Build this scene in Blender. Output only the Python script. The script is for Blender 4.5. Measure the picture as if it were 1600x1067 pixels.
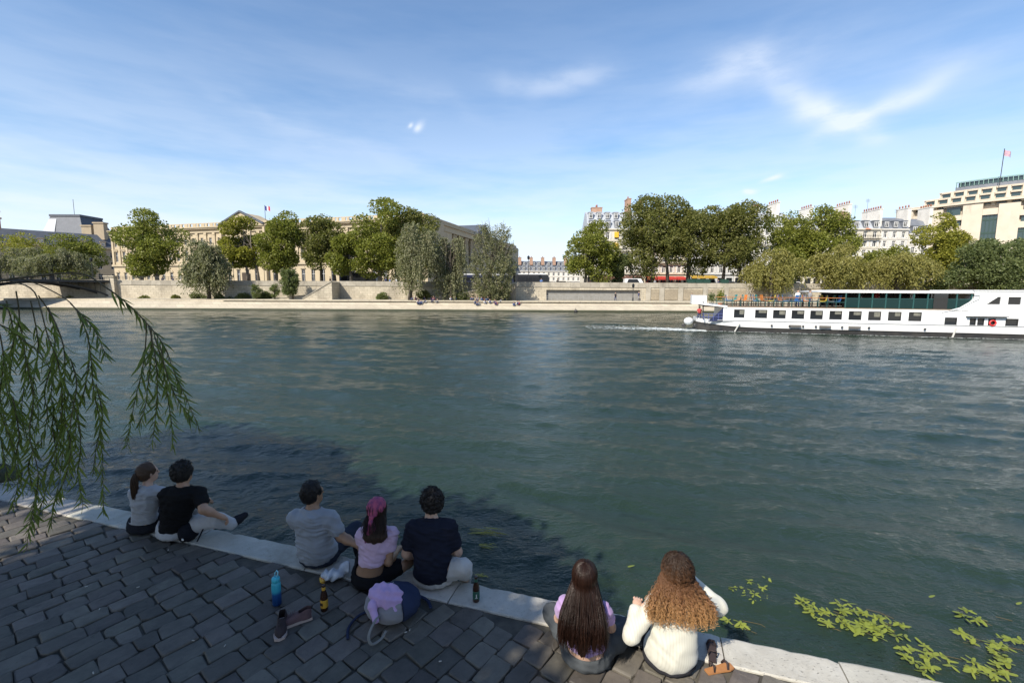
import bpy, bmesh, math, random
import numpy as np
from mathutils import Vector, Matrix, Quaternion

scene = bpy.context.scene
for _o in list(bpy.data.objects):
    bpy.data.objects.remove(_o)
COL = scene.collection
R = math.radians
random.seed(7)

# ------------------------------------------------------------------ camera
FPX = 711.0                       # focal length in pixels of a 1600 px wide picture (16 mm on full frame)
PITCH, ROLL, CAMZ = R(6.46), R(-0.3), 4.0
cam_data = bpy.data.cameras.new('camera')
cam_data.sensor_width = 36.0
cam_data.lens = 36.0 * FPX / 1600.0
cam_data.clip_start, cam_data.clip_end = 0.1, 6000.0
cam = bpy.data.objects.new('camera', cam_data)
COL.objects.link(cam)
cam.location = (0, 0, CAMZ)
cam.rotation_euler = (math.pi / 2 - PITCH, ROLL, 0)
scene.camera = cam

# ------------------------------------------------------------------ sun and sky
SUN_AZ, SUN_EL = R(38), R(41)     # light travels SUN_AZ to the right of straight ahead and downwards
LDIR = Vector((math.sin(SUN_AZ) * math.cos(SUN_EL), math.cos(SUN_AZ) * math.cos(SUN_EL), -math.sin(SUN_EL)))
sun_data = bpy.data.lights.new('sun', 'SUN')
sun_data.energy, sun_data.angle, sun_data.color = 5.0, R(0.53), (1.0, 0.93, 0.81)
sun = bpy.data.objects.new('sun', sun_data)
COL.objects.link(sun)
sun.rotation_euler = LDIR.to_track_quat('-Z', 'Y').to_euler()
sun.location = (-40, -60, 60)

world = bpy.data.worlds.new('World')
scene.world = world
world.use_nodes = True
wt = world.node_tree
wt.nodes.clear()

class NT:
    """tiny helper for writing node trees"""
    def __init__(s, tree): s.t = tree
    def n(s, typ, **kw):
        nd = s.t.nodes.new(typ)
        ins = kw.pop('ins', {})
        for k, v in kw.items(): setattr(nd, k, v)
        for k, v in ins.items(): s.set(nd, k, v)
        return nd
    def set(s, nd, k, v):
        sock = nd.inputs[k]
        if hasattr(v, 'is_linked') or isinstance(v, bpy.types.NodeSocket): s.t.links.new(v, sock)
        else: sock.default_value = v
    def m(s, op, a, b=None, c=None, clamp=False):
        nd = s.t.nodes.new('ShaderNodeMath'); nd.operation = op; nd.use_clamp = clamp
        for i, v in enumerate((a, b, c)):
            if v is not None: s.set(nd, i, v)
        return nd.outputs[0]
    def mix(s, f, a, b, mode='MIX'):
        nd = s.t.nodes.new('ShaderNodeMix'); nd.data_type = 'RGBA'; nd.blend_type = mode
        s.set(nd, 0, f); s.set(nd, 6, a); s.set(nd, 7, b)
        return nd.outputs[2]
    def noise(s, vec, scale, detail=4, rough=0.55, dist=0.0):
        nd = s.t.nodes.new('ShaderNodeTexNoise')
        if vec is not None: s.set(nd, 'Vector', vec)
        s.set(nd, 'Scale', scale); s.set(nd, 'Detail', detail); s.set(nd, 'Roughness', rough); s.set(nd, 'Distortion', dist)
        return nd
    def ramp(s, fac, stops):
        nd = s.t.nodes.new('ShaderNodeValToRGB'); s.set(nd, 0, fac)
        el = nd.color_ramp.elements
        while len(el) < len(stops): el.new(0.5)
        for e, (p, c) in zip(el, stops):
            e.position = p; e.color = c if len(c) == 4 else (*c, 1)
        return nd.outputs[0]
    def mapping(s, vec, loc=(0, 0, 0), rot=(0, 0, 0), scale=(1, 1, 1)):
        nd = s.t.nodes.new('ShaderNodeMapping'); s.set(nd, 0, vec)
        nd.inputs[1].default_value = loc; nd.inputs[2].default_value = rot; nd.inputs[3].default_value = scale
        return nd.outputs[0]

W = NT(wt)
sky = W.n('ShaderNodeTexSky', sky_type='NISHITA', sun_disc=False)
sky.sun_elevation = SUN_EL
sky.sun_rotation = math.pi + SUN_AZ      # the sun stands behind the camera, to the left
sky.air_density, sky.dust_density, sky.ozone_density, sky.altitude = 1.0, 0.5, 2.2, 0
tc = W.n('ShaderNodeTexCoord').outputs['Generated']
sep = W.n('ShaderNodeSeparateXYZ', ins={0: tc})
dx, dy, dz = sep.outputs
# thin high cloud: a layer far overhead, stretched by the wind, over the whole sky
zz = W.m('ADD', W.m('MAXIMUM', dz, 0.0), 0.16)
layer = W.n('ShaderNodeCombineXYZ', ins={0: W.m('DIVIDE', dx, zz), 1: W.m('DIVIDE', dy, zz), 2: 0.0}).outputs[0]
fine = W.noise(W.mapping(layer, rot=(0, 0, R(-28)), scale=(1.0, 3.4, 1)), 1.7, 6, 0.62, 0.6).outputs[0]
broad = W.noise(W.mapping(layer, loc=(3.1, 7.7, 0), rot=(0, 0, R(-20)), scale=(0.55, 1.2, 1)), 0.62, 2, 0.5, 0.0).outputs[0]
veil = W.m('MULTIPLY', W.m('SUBTRACT', broad, 0.5, clamp=True), W.m('SUBTRACT', fine, 0.36, clamp=True))
veil = W.m('MULTIPLY', veil, 0.3, clamp=True)
# named wisps, each a soft streak with a direction of its own (tangents of azimuth and elevation)
ysafe = W.m('MAXIMUM', dy, 0.05)
wob = W.noise(tc, 7.0, 2, 0.55).outputs['Color']
wsep = W.n('ShaderNodeSeparateXYZ', ins={0: wob})
ta = W.m('ADD', W.m('DIVIDE', dx, ysafe), W.m('MULTIPLY', W.m('SUBTRACT', wsep.outputs[0], 0.5), 0.16))
te = W.m('ADD', W.m('DIVIDE', dz, ysafe), W.m('MULTIPLY', W.m('SUBTRACT', wsep.outputs[1], 0.5), 0.10))
def streak(a, e, la, lb, ang, amt):
    c, s_ = math.cos(ang), math.sin(ang)
    da, de = W.m('SUBTRACT', ta, a), W.m('SUBTRACT', te, e)
    u = W.m('ADD', W.m('MULTIPLY', da, c / la), W.m('MULTIPLY', de, s_ / la))
    v = W.m('ADD', W.m('MULTIPLY', da, -s_ / lb), W.m('MULTIPLY', de, c / lb))
    r2 = W.m('ADD', W.m('MULTIPLY', u, u), W.m('MULTIPLY', v, v))
    return W.m('MULTIPLY', W.m('POWER', 2.718, W.m('MULTIPLY', r2, -1.0)), amt)
def pe(x, y):   # pixel of the photograph -> tangents of azimuth and elevation, camera pitched PITCH down
    a = (x - 800) / FPX; t = (533.5 - y) / FPX
    cy = math.cos(PITCH) + t * math.sin(PITCH); cz = -math.sin(PITCH) + t * math.cos(PITCH)
    return a / cy, cz / cy
wisps = None
for (x, y, la, lb, ang, amt) in (
        (1135, 105, .11, .04, .25, .40), (1245, 150, .12, .035, -.55, .30), (1320, 185, .085, .026, -.35, .60), (1390, 158, .15, .020, .50, .50),
        (1490, 90, .13, .04, .3, .20), (1250, 95, .2, .08, .5, .12), (900, 118, .08, .025, .12, .30), (835, 125, .09, .02, -.1, .12),
        (470, 205, .22, .018, -.35, .14), (650, 150, .2, .025, -.3, .08)):
    a, e = pe(x, y)
    st = streak(a, e, la, lb, ang, amt)
    wisps = st if wisps is None else W.m('ADD', wisps, st)
fine2 = W.noise(W.mapping(tc, rot=(0, R(25), 0), scale=(3, 3, 9)), 3.0, 5, 0.6, 0.0).outputs[0]
wisps = W.m('MULTIPLY', wisps, W.m('MULTIPLY', W.m('SUBTRACT', fine2, 0.18, clamp=True), 2.6, clamp=True))
puffs = None
for (x, y, la, lb) in ((651, 207, .011, .010), (632, 200, .008, .006), (1222, 277, .018, .006), (1187, 295, .013, .007)):
    a, e = pe(x, y)
    st = streak(a + .0, e, la, lb, 0.15, .6)
    puffs = st if puffs is None else W.m('ADD', puffs, st)
# low band of pale cloud towards the horizon
low = W.m('POWER', 2.718, W.m('MULTIPLY', W.m('MAXIMUM', W.m('SUBTRACT', dz, 0.02), 0.0), -6.2))
bank = W.noise(W.mapping(tc, scale=(2.2, 2.2, 13)), 1.6, 4, 0.6, 0.0).outputs[0]
low = W.m('MULTIPLY', low, W.m('MULTIPLY', W.m('SUBTRACT', bank, 0.15, clamp=True), 2.3, clamp=True))
cover = W.m('ADD', W.m('ADD', veil, wisps), W.m('ADD', W.m('MULTIPLY', low, 1.35), puffs))
cover = W.m('MINIMUM', cover, 0.85)
skyblue = W.n('ShaderNodeHueSaturation', ins={'Saturation': 1.12, 'Value': 1.0, 'Color': sky.outputs[0]}).outputs[0]
skycol = W.mix(cover, skyblue, (4.7, 5.1, 5.75, 1))
bg = W.n('ShaderNodeBackground', ins={0: skycol, 1: 0.142})
world.cycles.sampling_method = 'MANUAL'
world.cycles.sample_map_resolution = 256
wo = W.n('ShaderNodeOutputWorld', ins={0: bg.outputs[0]})

# ------------------------------------------------------------------ exposure and render settings
vs = scene.view_settings
vs.view_transform, vs.look, vs.exposure, vs.gamma = 'Standard', 'None', 0.48, 1.0
vs.use_curve_mapping = False
scene.render.engine = 'CYCLES'
cy = scene.cycles
cy.use_denoising = True
cy.max_bounces, cy.diffuse_bounces, cy.glossy_bounces, cy.transmission_bounces, cy.transparent_max_bounces = 6, 3, 3, 4, 8
cy.caustics_reflective = cy.caustics_refractive = False
cy.sample_clamp_indirect = 6.0

# ------------------------------------------------------------------ pixel helpers (photograph pixel -> point of the place)
_cm = Matrix.Rotation(ROLL, 3, 'Y') @ Matrix.Rotation(math.pi / 2 - PITCH, 3, 'X')
CAMP = Vector((0, 0, CAMZ))
def ray(x, y): return _cm @ Vector(((x - 800) / FPX, (533.5 - y) / FPX, -1))
def on_z(x, y, z):
    d = ray(x, y); return CAMP + d * ((z - CAMZ) / d.z)
def on_y(x, y, Y):
    d = ray(x, y); return CAMP + d * (Y / d.y)

# ------------------------------------------------------------------ object helpers
def tag(o, label=None, cat=None, group=None, kind=None):
    if label: o['label'] = label
    if cat: o['category'] = cat
    if group: o['group'] = group
    if kind: o['kind'] = kind
    return o
def empty(name, loc=(0, 0, 0), rz=0.0):
    o = bpy.data.objects.new(name, None); COL.objects.link(o)
    o.location = loc; o.rotation_euler = (0, 0, rz); o.empty_display_size = 0.2
    return o
def link(name, me, parent=None, loc=None, rot=None, scale=None):
    o = bpy.data.objects.new(name, me); COL.objects.link(o)
    if parent is not None: o.parent = parent
    if loc is not None: o.location = loc
    if rot is not None: o.rotation_euler = rot
    if scale is not None: o.scale = scale
    return o
def copy_tree(o, parent=None):
    c = o.copy(); COL.objects.link(c); c.parent = parent
    for ch in o.children: copy_tree(ch, c)
    return c

class MB:
    """collects polygons; build() links them as one mesh object"""
    def __init__(s): s.v, s.f, s.mi = [], [], []
    def add(s, vs_, fs, mi=0):
        o = len(s.v); s.v += [tuple(p) for p in vs_]
        for f in fs: s.f.append(tuple(i + o for i in f)); s.mi.append(mi)
        return s
    def box(s, x0, x1, y0, y1, z0, z1, mi=0):
        return s.add([(x0, y0, z0), (x1, y0, z0), (x1, y1, z0), (x0, y1, z0), (x0, y0, z1), (x1, y0, z1), (x1, y1, z1), (x0, y1, z1)],
                     [(0, 3, 2, 1), (4, 5, 6, 7), (0, 1, 5, 4), (1, 2, 6, 5), (2, 3, 7, 6), (3, 0, 4, 7)], mi)
    def obox(s, o, u, v, w, mi=0):
        """oriented box from corner o along vectors u, v, w"""
        o, u, v, w = map(Vector, (o, u, v, w))
        p = [o, o + u, o + u + v, o + v]; p += [q + w for q in p]
        fs = [(0, 3, 2, 1), (4, 5, 6, 7), (0, 1, 5, 4), (1, 2, 6, 5), (2, 3, 7, 6), (3, 0, 4, 7)]
        if u.cross(v).dot(w) < 0: fs = [tuple(reversed(f)) for f in fs]
        return s.add(p, fs, mi)
    def prism(s, pts, z0, z1, mi=0):
        """vertical prism over a plan polygon (counter-clockwise)"""
        n = len(pts)
        vs_ = [(p[0], p[1], z0) for p in pts] + [(p[0], p[1], z1) for p in pts]
        fs = [tuple(reversed(range(n))), tuple(range(n, 2 * n))] + [(i, (i + 1) % n, (i + 1) % n + n, i + n) for i in range(n)]
        return s.add(vs_, fs, mi)
    def extrude(s, pts, d, mi=0):
        """closed polygon of 3-D points swept along vector d"""
        n = len(pts); d = Vector(d); P = [Vector(p) for p in pts]
        vs_ = P + [p + d for p in P]
        fs = [tuple(reversed(range(n))), tuple(range(n, 2 * n))] + [(i, (i + 1) % n, (i + 1) % n + n, i + n) for i in range(n)]
        return s.add(vs_, fs, mi)
    def tube(s, pts, rad, seg=6, mi=0, cap=True):
        pts = [Vector(p) for p in pts]; n = len(pts)
        if not hasattr(rad, '__len__'): rad = [rad] * n
        o = len(s.v); ref = Vector((0, 0, 1)); prev = None
        for i, p in enumerate(pts):
            t = (pts[min(i + 1, n - 1)] - pts[max(i - 1, 0)])
            t = t.normalized() if t.length > 1e-9 else Vector((0, 0, 1))
            if prev is None:
                a = t.cross(ref)
                if a.length < 1e-3: a = t.cross(Vector((1, 0, 0)))
            else: a = prev - t * prev.dot(t)
            a.normalize(); prev = a; b = t.cross(a)
            for k in range(seg):
                th = 2 * math.pi * k / seg
                s.v.append(tuple(p + (a * math.cos(th) + b * math.sin(th)) * rad[i]))
        for i in range(n - 1):
            for k in range(seg):
                k2 = (k + 1) % seg
                s.f.append((o + i * seg + k, o + i * seg + k2, o + (i + 1) * seg + k2, o + (i + 1) * seg + k)); s.mi.append(mi)
        if cap:
            s.f.append(tuple(o + k for k in reversed(range(seg)))); s.mi.append(mi)
            s.f.append(tuple(o + (n - 1) * seg + k for k in range(seg))); s.mi.append(mi)
        return s
    def lathe(s, prof, seg=16, c=(0, 0, 0), mi=0):
        o = len(s.v); n = len(prof)
        for (r, z) in prof:
            for k in range(seg):
                th = 2 * math.pi * k / seg
                s.v.append((c[0] + r * math.cos(th), c[1] + r * math.sin(th), c[2] + z))
        for i in range(n - 1):
            for k in range(seg):
                k2 = (k + 1) % seg
                s.f.append((o + i * seg + k, o + i * seg + k2, o + (i + 1) * seg + k2, o + (i + 1) * seg + k)); s.mi.append(mi)
        s.f.append(tuple(o + k for k in reversed(range(seg)))); s.mi.append(mi)
        s.f.append(tuple(o + (n - 1) * seg + k for k in range(seg))); s.mi.append(mi)
        return s
    def mesh(s, name, mats, smooth=False, origin=None):
        me = bpy.data.meshes.new(name)
        vs_ = s.v if origin is None else [(p[0] - origin[0], p[1] - origin[1], p[2] - origin[2]) for p in s.v]
        me.from_pydata(vs_, [], s.f)
        for m_ in (mats if isinstance(mats, (list, tuple)) else [mats]): me.materials.append(m_)
        if any(s.mi): me.polygons.foreach_set('material_index', s.mi)
        if smooth: me.polygons.foreach_set('use_smooth', [True] * len(me.polygons))
        me.update()
        return me
    def build(s, name, mats, parent=None, smooth=False, world=True):
        """world=True: the collected points are in the place's coordinates, the parent being an unrotated Empty"""
        org = None
        if parent is not None and world:
            org = Vector((0, 0, 0)); q = parent
            while q is not None: org = org + Vector(q.location); q = q.parent
        return link(name, s.mesh(name, mats, smooth, org), parent)

def np_mesh(name, V, F, mat, smooth=True):
    """V (n,3) and F (m,k) numpy arrays -> mesh, fast"""
    me = bpy.data.meshes.new(name)
    V = np.asarray(V, np.float32); F = np.asarray(F, np.int32)
    k = F.shape[1]
    me.vertices.add(len(V)); me.vertices.foreach_set('co', V.ravel())
    me.loops.add(F.size); me.loops.foreach_set('vertex_index', F.ravel())
    me.polygons.add(len(F)); me.polygons.foreach_set('loop_start', np.arange(0, F.size, k, dtype=np.int32))
    if smooth: me.polygons.foreach_set('use_smooth', np.ones(len(F), bool))
    me.update(calc_edges=True)
    for m_ in (mat if isinstance(mat, (list, tuple)) else [mat]): me.materials.append(m_)
    return me

# ------------------------------------------------------------------ materials
MATS = {}
def mat(name, col, rough=0.7, col2=None, scale=3.0, amt=1.0, bump=0.0, bscale=None, metal=0.0, spec=0.5, rnd=0.0, rot=(0, 0, 0), stretch=(1, 1, 1),
        grime=None, coords='Object', trans=0.0, sheen=0.0):
    m = bpy.data.materials.new(name); m.use_nodes = True
    t = m.node_tree; N = NT(t); b = t.nodes['Principled BSDF']
    co = N.n('ShaderNodeTexCoord').outputs[coords]
    oi = N.n('ShaderNodeObjectInfo').outputs['Random']
    off = N.n('ShaderNodeCombineXYZ', ins={0: N.m('MULTIPLY', oi, 37.0), 1: N.m('MULTIPLY', oi, 91.0), 2: 0.0}).outputs[0]
    vec = N.n('ShaderNodeVectorMath', operation='ADD', ins={0: N.mapping(co, rot=rot, scale=stretch), 1: off}).outputs[0]
    c = (*col, 1)
    if col2 is not None:
        f = N.noise(vec, scale, 6, 0.6).outputs[0]
        f = N.m('MULTIPLY', N.m('SUBTRACT', f, 0.32, clamp=True), 2.6 * amt, clamp=True)
        c = N.mix(f, c, (*col2, 1))
    if grime is not None:
        gcol, gs, gth = grime
        g = N.noise(N.mapping(vec, scale=(1, 1, 0.35)), gs, 8, 0.65).outputs[0]
        g = N.m('MULTIPLY', N.m('SUBTRACT', g, gth, clamp=True), 5.0, clamp=True)
        c = N.mix(g, c, (*gcol, 1))
    if rnd:
        v = N.m('ADD', N.m('MULTIPLY', oi, 2 * rnd), 1 - rnd)
        hs = N.n('ShaderNodeHueSaturation', ins={'Value': v, 'Color': c}); c = hs.outputs[0]
    N.set(b, 'Base Color', c)
    b.inputs['Roughness'].default_value = rough; b.inputs['Metallic'].default_value = metal
    b.inputs['Specular IOR Level'].default_value = spec
    if sheen: b.inputs['Sheen Weight'].default_value = sheen
    if bump:
        h = N.noise(vec, bscale or scale * 4, 6, 0.6).outputs[0]
        bn = N.n('ShaderNodeBump', ins={'Height': h, 'Strength': min(1.0, bump * 10), 'Distance': bump})
        N.set(b, 'Normal', bn.outputs[0])
    MATS[name] = m
    return m
def glass(name, col=(0.02, 0.025, 0.03), rough=0.1, spec=0.3, tilt=0.0):
    m = mat(name, col, rough, spec=spec)
    return m

# ================================================================== the setting: river, banks, streets
QU = Vector((0.9547, -0.2973, 0)); QN = Vector((0.2973, 0.9547, 0)); QO = Vector((-0.37, 3.96, 0)); QZ = 1.30
def Q(s, t, z=0.0): return QO + QU * s + QN * t + Vector((0, 0, QZ + z))   # s along the quay edge, t towards the water

# ---- water
def make_water():
    m = bpy.data.materials.new('river_water'); m.use_nodes = True
    t = m.node_tree; N = NT(t); b = t.nodes['Principled BSDF']
    co = N.n('ShaderNodeTexCoord').outputs['Object']
    big = N.noise(N.mapping(co, scale=(0.06, 0.13, 1)), 1.0, 5, 0.55).outputs[0]
    c = N.mix(N.m('MULTIPLY', N.m('SUBTRACT', big, 0.35, clamp=True), 3, clamp=True), (0.0125, 0.0265, 0.019, 1), (0.022, 0.037, 0.025, 1))
    # weed growing under the surface along the near quay
    al = N.mapping(co, loc=(0, 0, 0), rot=(0, 0, math.atan2(0.2973, 0.9547)))
    sp = N.n('ShaderNodeSeparateXYZ', ins={0: N.n('ShaderNodeVectorMath', operation='SUBTRACT', ins={0: co, 1: (QO.x, QO.y, 0)}).outputs[0]})
    tt = N.m('ADD', N.m('MULTIPLY', sp.outputs[0], QN.x), N.m('MULTIPLY', sp.outputs[1], QN.y))
    near = N.m('SUBTRACT', 1.0, N.m('MULTIPLY', N.m('ABSOLUTE', N.m('SUBTRACT', tt, 0.9)), 0.55), clamp=True)
    wn = N.noise(N.mapping(al, scale=(0.8, 2.4, 1)), 2.2, 7, 0.65, 0.5).outputs[0]
    wf = N.m('MULTIPLY', near, N.m('MULTIPLY', N.m('SUBTRACT', wn, 0.5, clamp=True), 7, clamp=True))
    c = N.mix(wf, c, (0.022, 0.028, 0.012, 1))
    N.set(b, 'Base Color', c)
    b.inputs['Roughness'].default_value = 0.10
    b.inputs['IOR'].default_value = 1.333
    v = N.mapping(co, rot=(0, 0, R(12)), scale=(0.9, 1.3, 1))
    n1 = N.noise(v, 4.2, 4, 0.55, 0.3).outputs[0]
    n2 = N.noise(N.mapping(co, rot=(0, 0, R(-20)), scale=(0.8, 1.5, 1)), 13.0, 4, 0.6, 0.2).outputs[0]
    n3 = N.noise(v, 0.55, 3, 0.5, 0.4).outputs[0]
    h = N.m('ADD', N.m('ADD', N.m('MULTIPLY', n1, 0.046), N.m('MULTIPLY', n2, 0.022)), N.m('MULTIPLY', n3, 0.05))
    bn = N.n('ShaderNodeBump', ins={'Height': h, 'Strength': 1.0, 'Distance': 1.0})
    N.set(b, 'Normal', bn.outputs[0])
    # surface: finer cells close to the camera
    ys = 1.6 * (90.0 / 1.6) ** (np.arange(520) / 519.0)
    a = np.tan(np.linspace(-1.33, 1.33, 640)); a = np.sign(a) * np.abs(a)
    A, Y = np.meshgrid(a, ys)
    X = A * Y
    cell = Y * 0.0078
    rng = np.random.default_rng(3)
    Z = np.zeros_like(X)
    for i in range(46):
        lam = 0.28 * (5.5 / 0.28) ** (i / 45.0)
        main = R(72) if i % 3 else R(105)
        th = main + rng.normal(0, 0.42)
        k = 2 * math.pi / lam
        ph = rng.uniform(0, 6.28)
        amp = 0.0080 * lam ** 0.5 * rng.uniform(0.6, 1.3)
        env = 0.55 + 0.45 * np.sin(X * rng.uniform(.05, .25) + Y * rng.uniform(.05, .3) + rng.uniform(0, 6))
        fade = np.clip((lam - 2.2 * cell) / (1.5 * cell), 0, 1)
        wob_ = 0.8 * np.sin(X * rng.uniform(.2, .6) + rng.uniform(0, 6)) + 0.8 * np.sin(Y * rng.uniform(.2, .6))
        Z += amp * env * fade * np.sin(k * (X * math.cos(th) + Y * math.sin(th)) + ph + wob_)
    # waves from the boat running along the near right
    wk = np.exp(-((X - 9 - 0.5 * Y) / 9.0) ** 2) * np.clip((Y - 4) / 8, 0, 1) * np.clip((40 - Y) / 15, 0, 1)
    Z += 0.026 * wk * np.sin(2 * math.pi / 1.25 * (X * 0.30 + Y * 0.954) + 0.7 * np.sin(X * .35)) * np.clip((1.25 - 2.2 * cell) / cell, 0, 1)
    V = np.stack([X, Y, Z], -1).reshape(-1, 3)
    nr, nc = X.shape
    idx = np.arange(nr * nc).reshape(nr, nc)
    F = np.stack([idx[:-1, :-1], idx[:-1, 1:], idx[1:, 1:], idx[1:, :-1]], -1).reshape(-1, 4)
    o = link('river', np_mesh('river', V, F, m))
    tag(o, 'wide green-blue rippled river crossing the whole picture', kind='structure')
make_water()

# ---- stone materials of the far bank
def ashlar(name, c1, c2, mortar, sx, sy, dirt, dirt_amt=0.5, bump=0.02):
    """courses of cut stone for a surface too far away to tell single stones"""
    m = bpy.data.materials.new(name); m.use_nodes = True
    t = m.node_tree; N = NT(t); b = t.nodes['Principled BSDF']
    co = N.n('ShaderNodeTexCoord').outputs['Object']
    sp = N.n('ShaderNodeSeparateXYZ', ins={0: co})
    flat = N.n('ShaderNodeCombineXYZ', ins={0: N.m('ADD', sp.outputs[0], sp.outputs[1]), 1: sp.outputs[2], 2: 0.0}).outputs[0]
    br = N.n('ShaderNodeTexBrick', ins={'Vector': flat, 'Color1': (*c1, 1), 'Color2': (*c2, 1), 'Mortar': (*mortar, 1), 'Scale': 1.0, 'Mortar Size': 0.025,
                                       'Brick Width': sx, 'Row Height': sy, 'Bias': 0.0})
    n = N.noise(N.mapping(co, scale=(1, 1, 0.5)), 0.35, 8, 0.65).outputs[0]
    f = N.m('MULTIPLY', N.m('SUBTRACT', n, 0.48, clamp=True), 6 * dirt_amt, clamp=True)
    c = N.mix(f, br.outputs[0], (*dirt, 1))
    n2 = N.noise(co, 2.5, 6, 0.6).outputs[0]
    c = N.mix(0.35, c, N.mix(1.0, c, N.ramp(n2, [(0.25, (0.55, 0.55, 0.55)), (0.75, (1.2, 1.2, 1.2))]), 'MULTIPLY'))
    N.set(b, 'Base Color', c); b.inputs['Roughness'].default_value = 0.9
    bn = N.n('ShaderNodeBump', ins={'Height': n2, 'Strength': 0.5, 'Distance': bump}); N.set(b, 'Normal', bn.outputs[0])
    MATS[name] = m
    return m
M_wall = ashlar('quay_wall_stone', (0.53, 0.465, 0.355), (0.44, 0.385, 0.29), (0.26, 0.225, 0.17), 1.1, 0.45, (0.22, 0.19, 0.145), 0.6)
M_wall2 = ashlar('brown_wall_stone', (0.36, 0.30, 0.21), (0.30, 0.25, 0.18), (0.22, 0.18, 0.13), 0.7, 0.3, (0.20, 0.165, 0.12), 0.6)
M_rev = ashlar('revetment_stone', (0.50, 0.44, 0.33), (0.43, 0.37, 0.28), (0.30, 0.26, 0.2), 1.6, 0.5, (0.25, 0.21, 0.15), 0.3)
M_low = mat('low_quay_paving', (0.44, 0.39, 0.30), 0.9, (0.32, 0.28, 0.21), 0.6, bump=0.02)
M_algae = mat('algae_band', (0.07, 0.065, 0.035), 0.6, (0.035, 0.045, 0.02), 1.5, bump=0.03)
M_asphalt = mat('asphalt', (0.06, 0.06, 0.062), 0.9, (0.045, 0.045, 0.047), 2)
M_pave = mat('pavement_stone', (0.26, 0.25, 0.23), 0.9, (0.2, 0.19, 0.17), 1.5)
M_dark = mat('dark_iron', (0.022, 0.024, 0.024), 0.55, (0.03, 0.03, 0.03), 4)
M_greeniron = mat('green_iron', (0.02, 0.05, 0.04), 0.5)

STREET, PAR = 4.6, 5.6          # street level and parapet top on the far bank
YW, YB, YL = 84.0, 87.5, 94.0   # water edge, top of the sloping bank, foot of the upper wall

def structure(o, label=None):
    tag(o, label, kind='structure'); return o
# river bed and the whole ground beyond
g = MB(); g.add([(-2500, -900, -1.2), (2500, -900, -1.2), (2500, 3000, -1.2), (-2500, 3000, -1.2)], [(0, 1, 2, 3)])
structure(g.build('ground', M_low))
g = MB(); g.box(-420, 420, YL + 6, 900, -1.0, STREET)
structure(g.build('city_ground', M_pave))
# sloping stone bank with its dark wet foot
g = MB()
pr = [(YW - 0.25, -1), (YW - 0.2, 0.28), (YW, 0.36), (YB - 0.5, 1.62), (YB - .5, 1.90), (YL + 0.5, 1.95), (YL + 0.5, -1)]
def profile(prof, x0, x1):
    mb = MB(); n = len(prof)
    vs_ = [(x0, y, z) for y, z in prof] + [(x1, y, z) for y, z in prof]
    mb.add(vs_, [tuple(range(n)), tuple(reversed(range(n, 2 * n)))] + [(i, i + n, (i + 1) % n + n, (i + 1) % n) for i in range(n)])
    return mb
bank_mb = profile(pr, -300, 300)
bank_mb.mi = [0] * len(bank_mb.mi)
n_ = len(pr)
for i in range(n_):
    bank_mb.mi[2 + i] = {0: 2, 1: 2, 2: 1, 3: 1, 4: 0}.get(i, 0)
bank = structure(bank_mb.build('far_low_quay', [M_low, M_rev, M_algae]))
# long kerb step half way up the slope, as a row of separate blocks
for i in range(-14, 15):
    b = MB(); b.box(0.02, 3.98, 0, 0.45, 0, 0.22)
    if i == -14: kerb_me = b.mesh('kerb_block', M_rev)
    link('kerb_block', kerb_me, bank, (i * 4.0 + 1, YB - 0.96 + 0.01 * math.sin(i * 3.1), 1.70))
# upper street
g = MB(); g.box(-420, 420, YL + 0.6, YL + 6.01, 0, STREET)
structure(g.build('quay_pavement', M_pave))
g = MB(); g.add([(-420, YL + 6.5, STREET + .004), (420, YL + 6.5, STREET + .004), (420, YL + 19, STREET + .004), (-420, YL + 19, STREET + .004)], [(0, 1, 2, 3)])
structure(g.build('quay_road', M_asphalt))
g = MB()
for i in range(-40, 40):
    x = i * 6.0
    g.add([(x, YL + 12.6, STREET + .008), (x + 3, YL + 12.6, STREET + .008), (x + 3, YL + 12.75, STREET + .008), (x, YL + 12.75, STREET + .008)], [(0, 1, 2, 3)])
structure(g.build('road_marking', mat('road_paint', (0.75, 0.75, 0.72), 0.8)))

# ---- the upper quay wall with the gallery opening, its cornice and parapet
def wx(px, Y=YL): return (px - 800) / FPX * Y * 1.006      # x of an image column on the plane Y (near the horizon)
gx0, gx1 = wx(853), wx(998)
g = MB()
g.box(-300, gx0, YL, YL + .6, 1.95, PAR - 1.0)
g.box(gx1, 300, YL, YL + .6, 1.95, PAR - 1.0)
g.box(gx0, gx1, YL, YL + .6, 4.05, PAR - 1.0)
wall = g.build('upper_quay_wall', M_wall)
tag(wall, 'tall pale stone embankment wall above the far low quay', 'quay wall', kind='structure')
M_cope = mat('parapet_stone', (0.40, 0.36, 0.29), 0.9, (0.27, 0.24, 0.19), 0.8, bump=0.02, rnd=.12, grime=((0.15, 0.135, 0.11), .5, .56))
b = MB(); b.box(0.01, 1.99, -0.12, 0.42, 0, 0.22); b.box(0.012, 1.988, 0.0, 0.34, 0.22, 1.0)
pm = b.mesh('parapet_block', M_cope)
for i in range(-75, 75):                                     # parapet, block by block
    link('parapet_block', pm, wall, (i * 2.0, YL + 0.02, PAR - 1.0 + 0.006 * math.sin(i * 1.7)))
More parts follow.
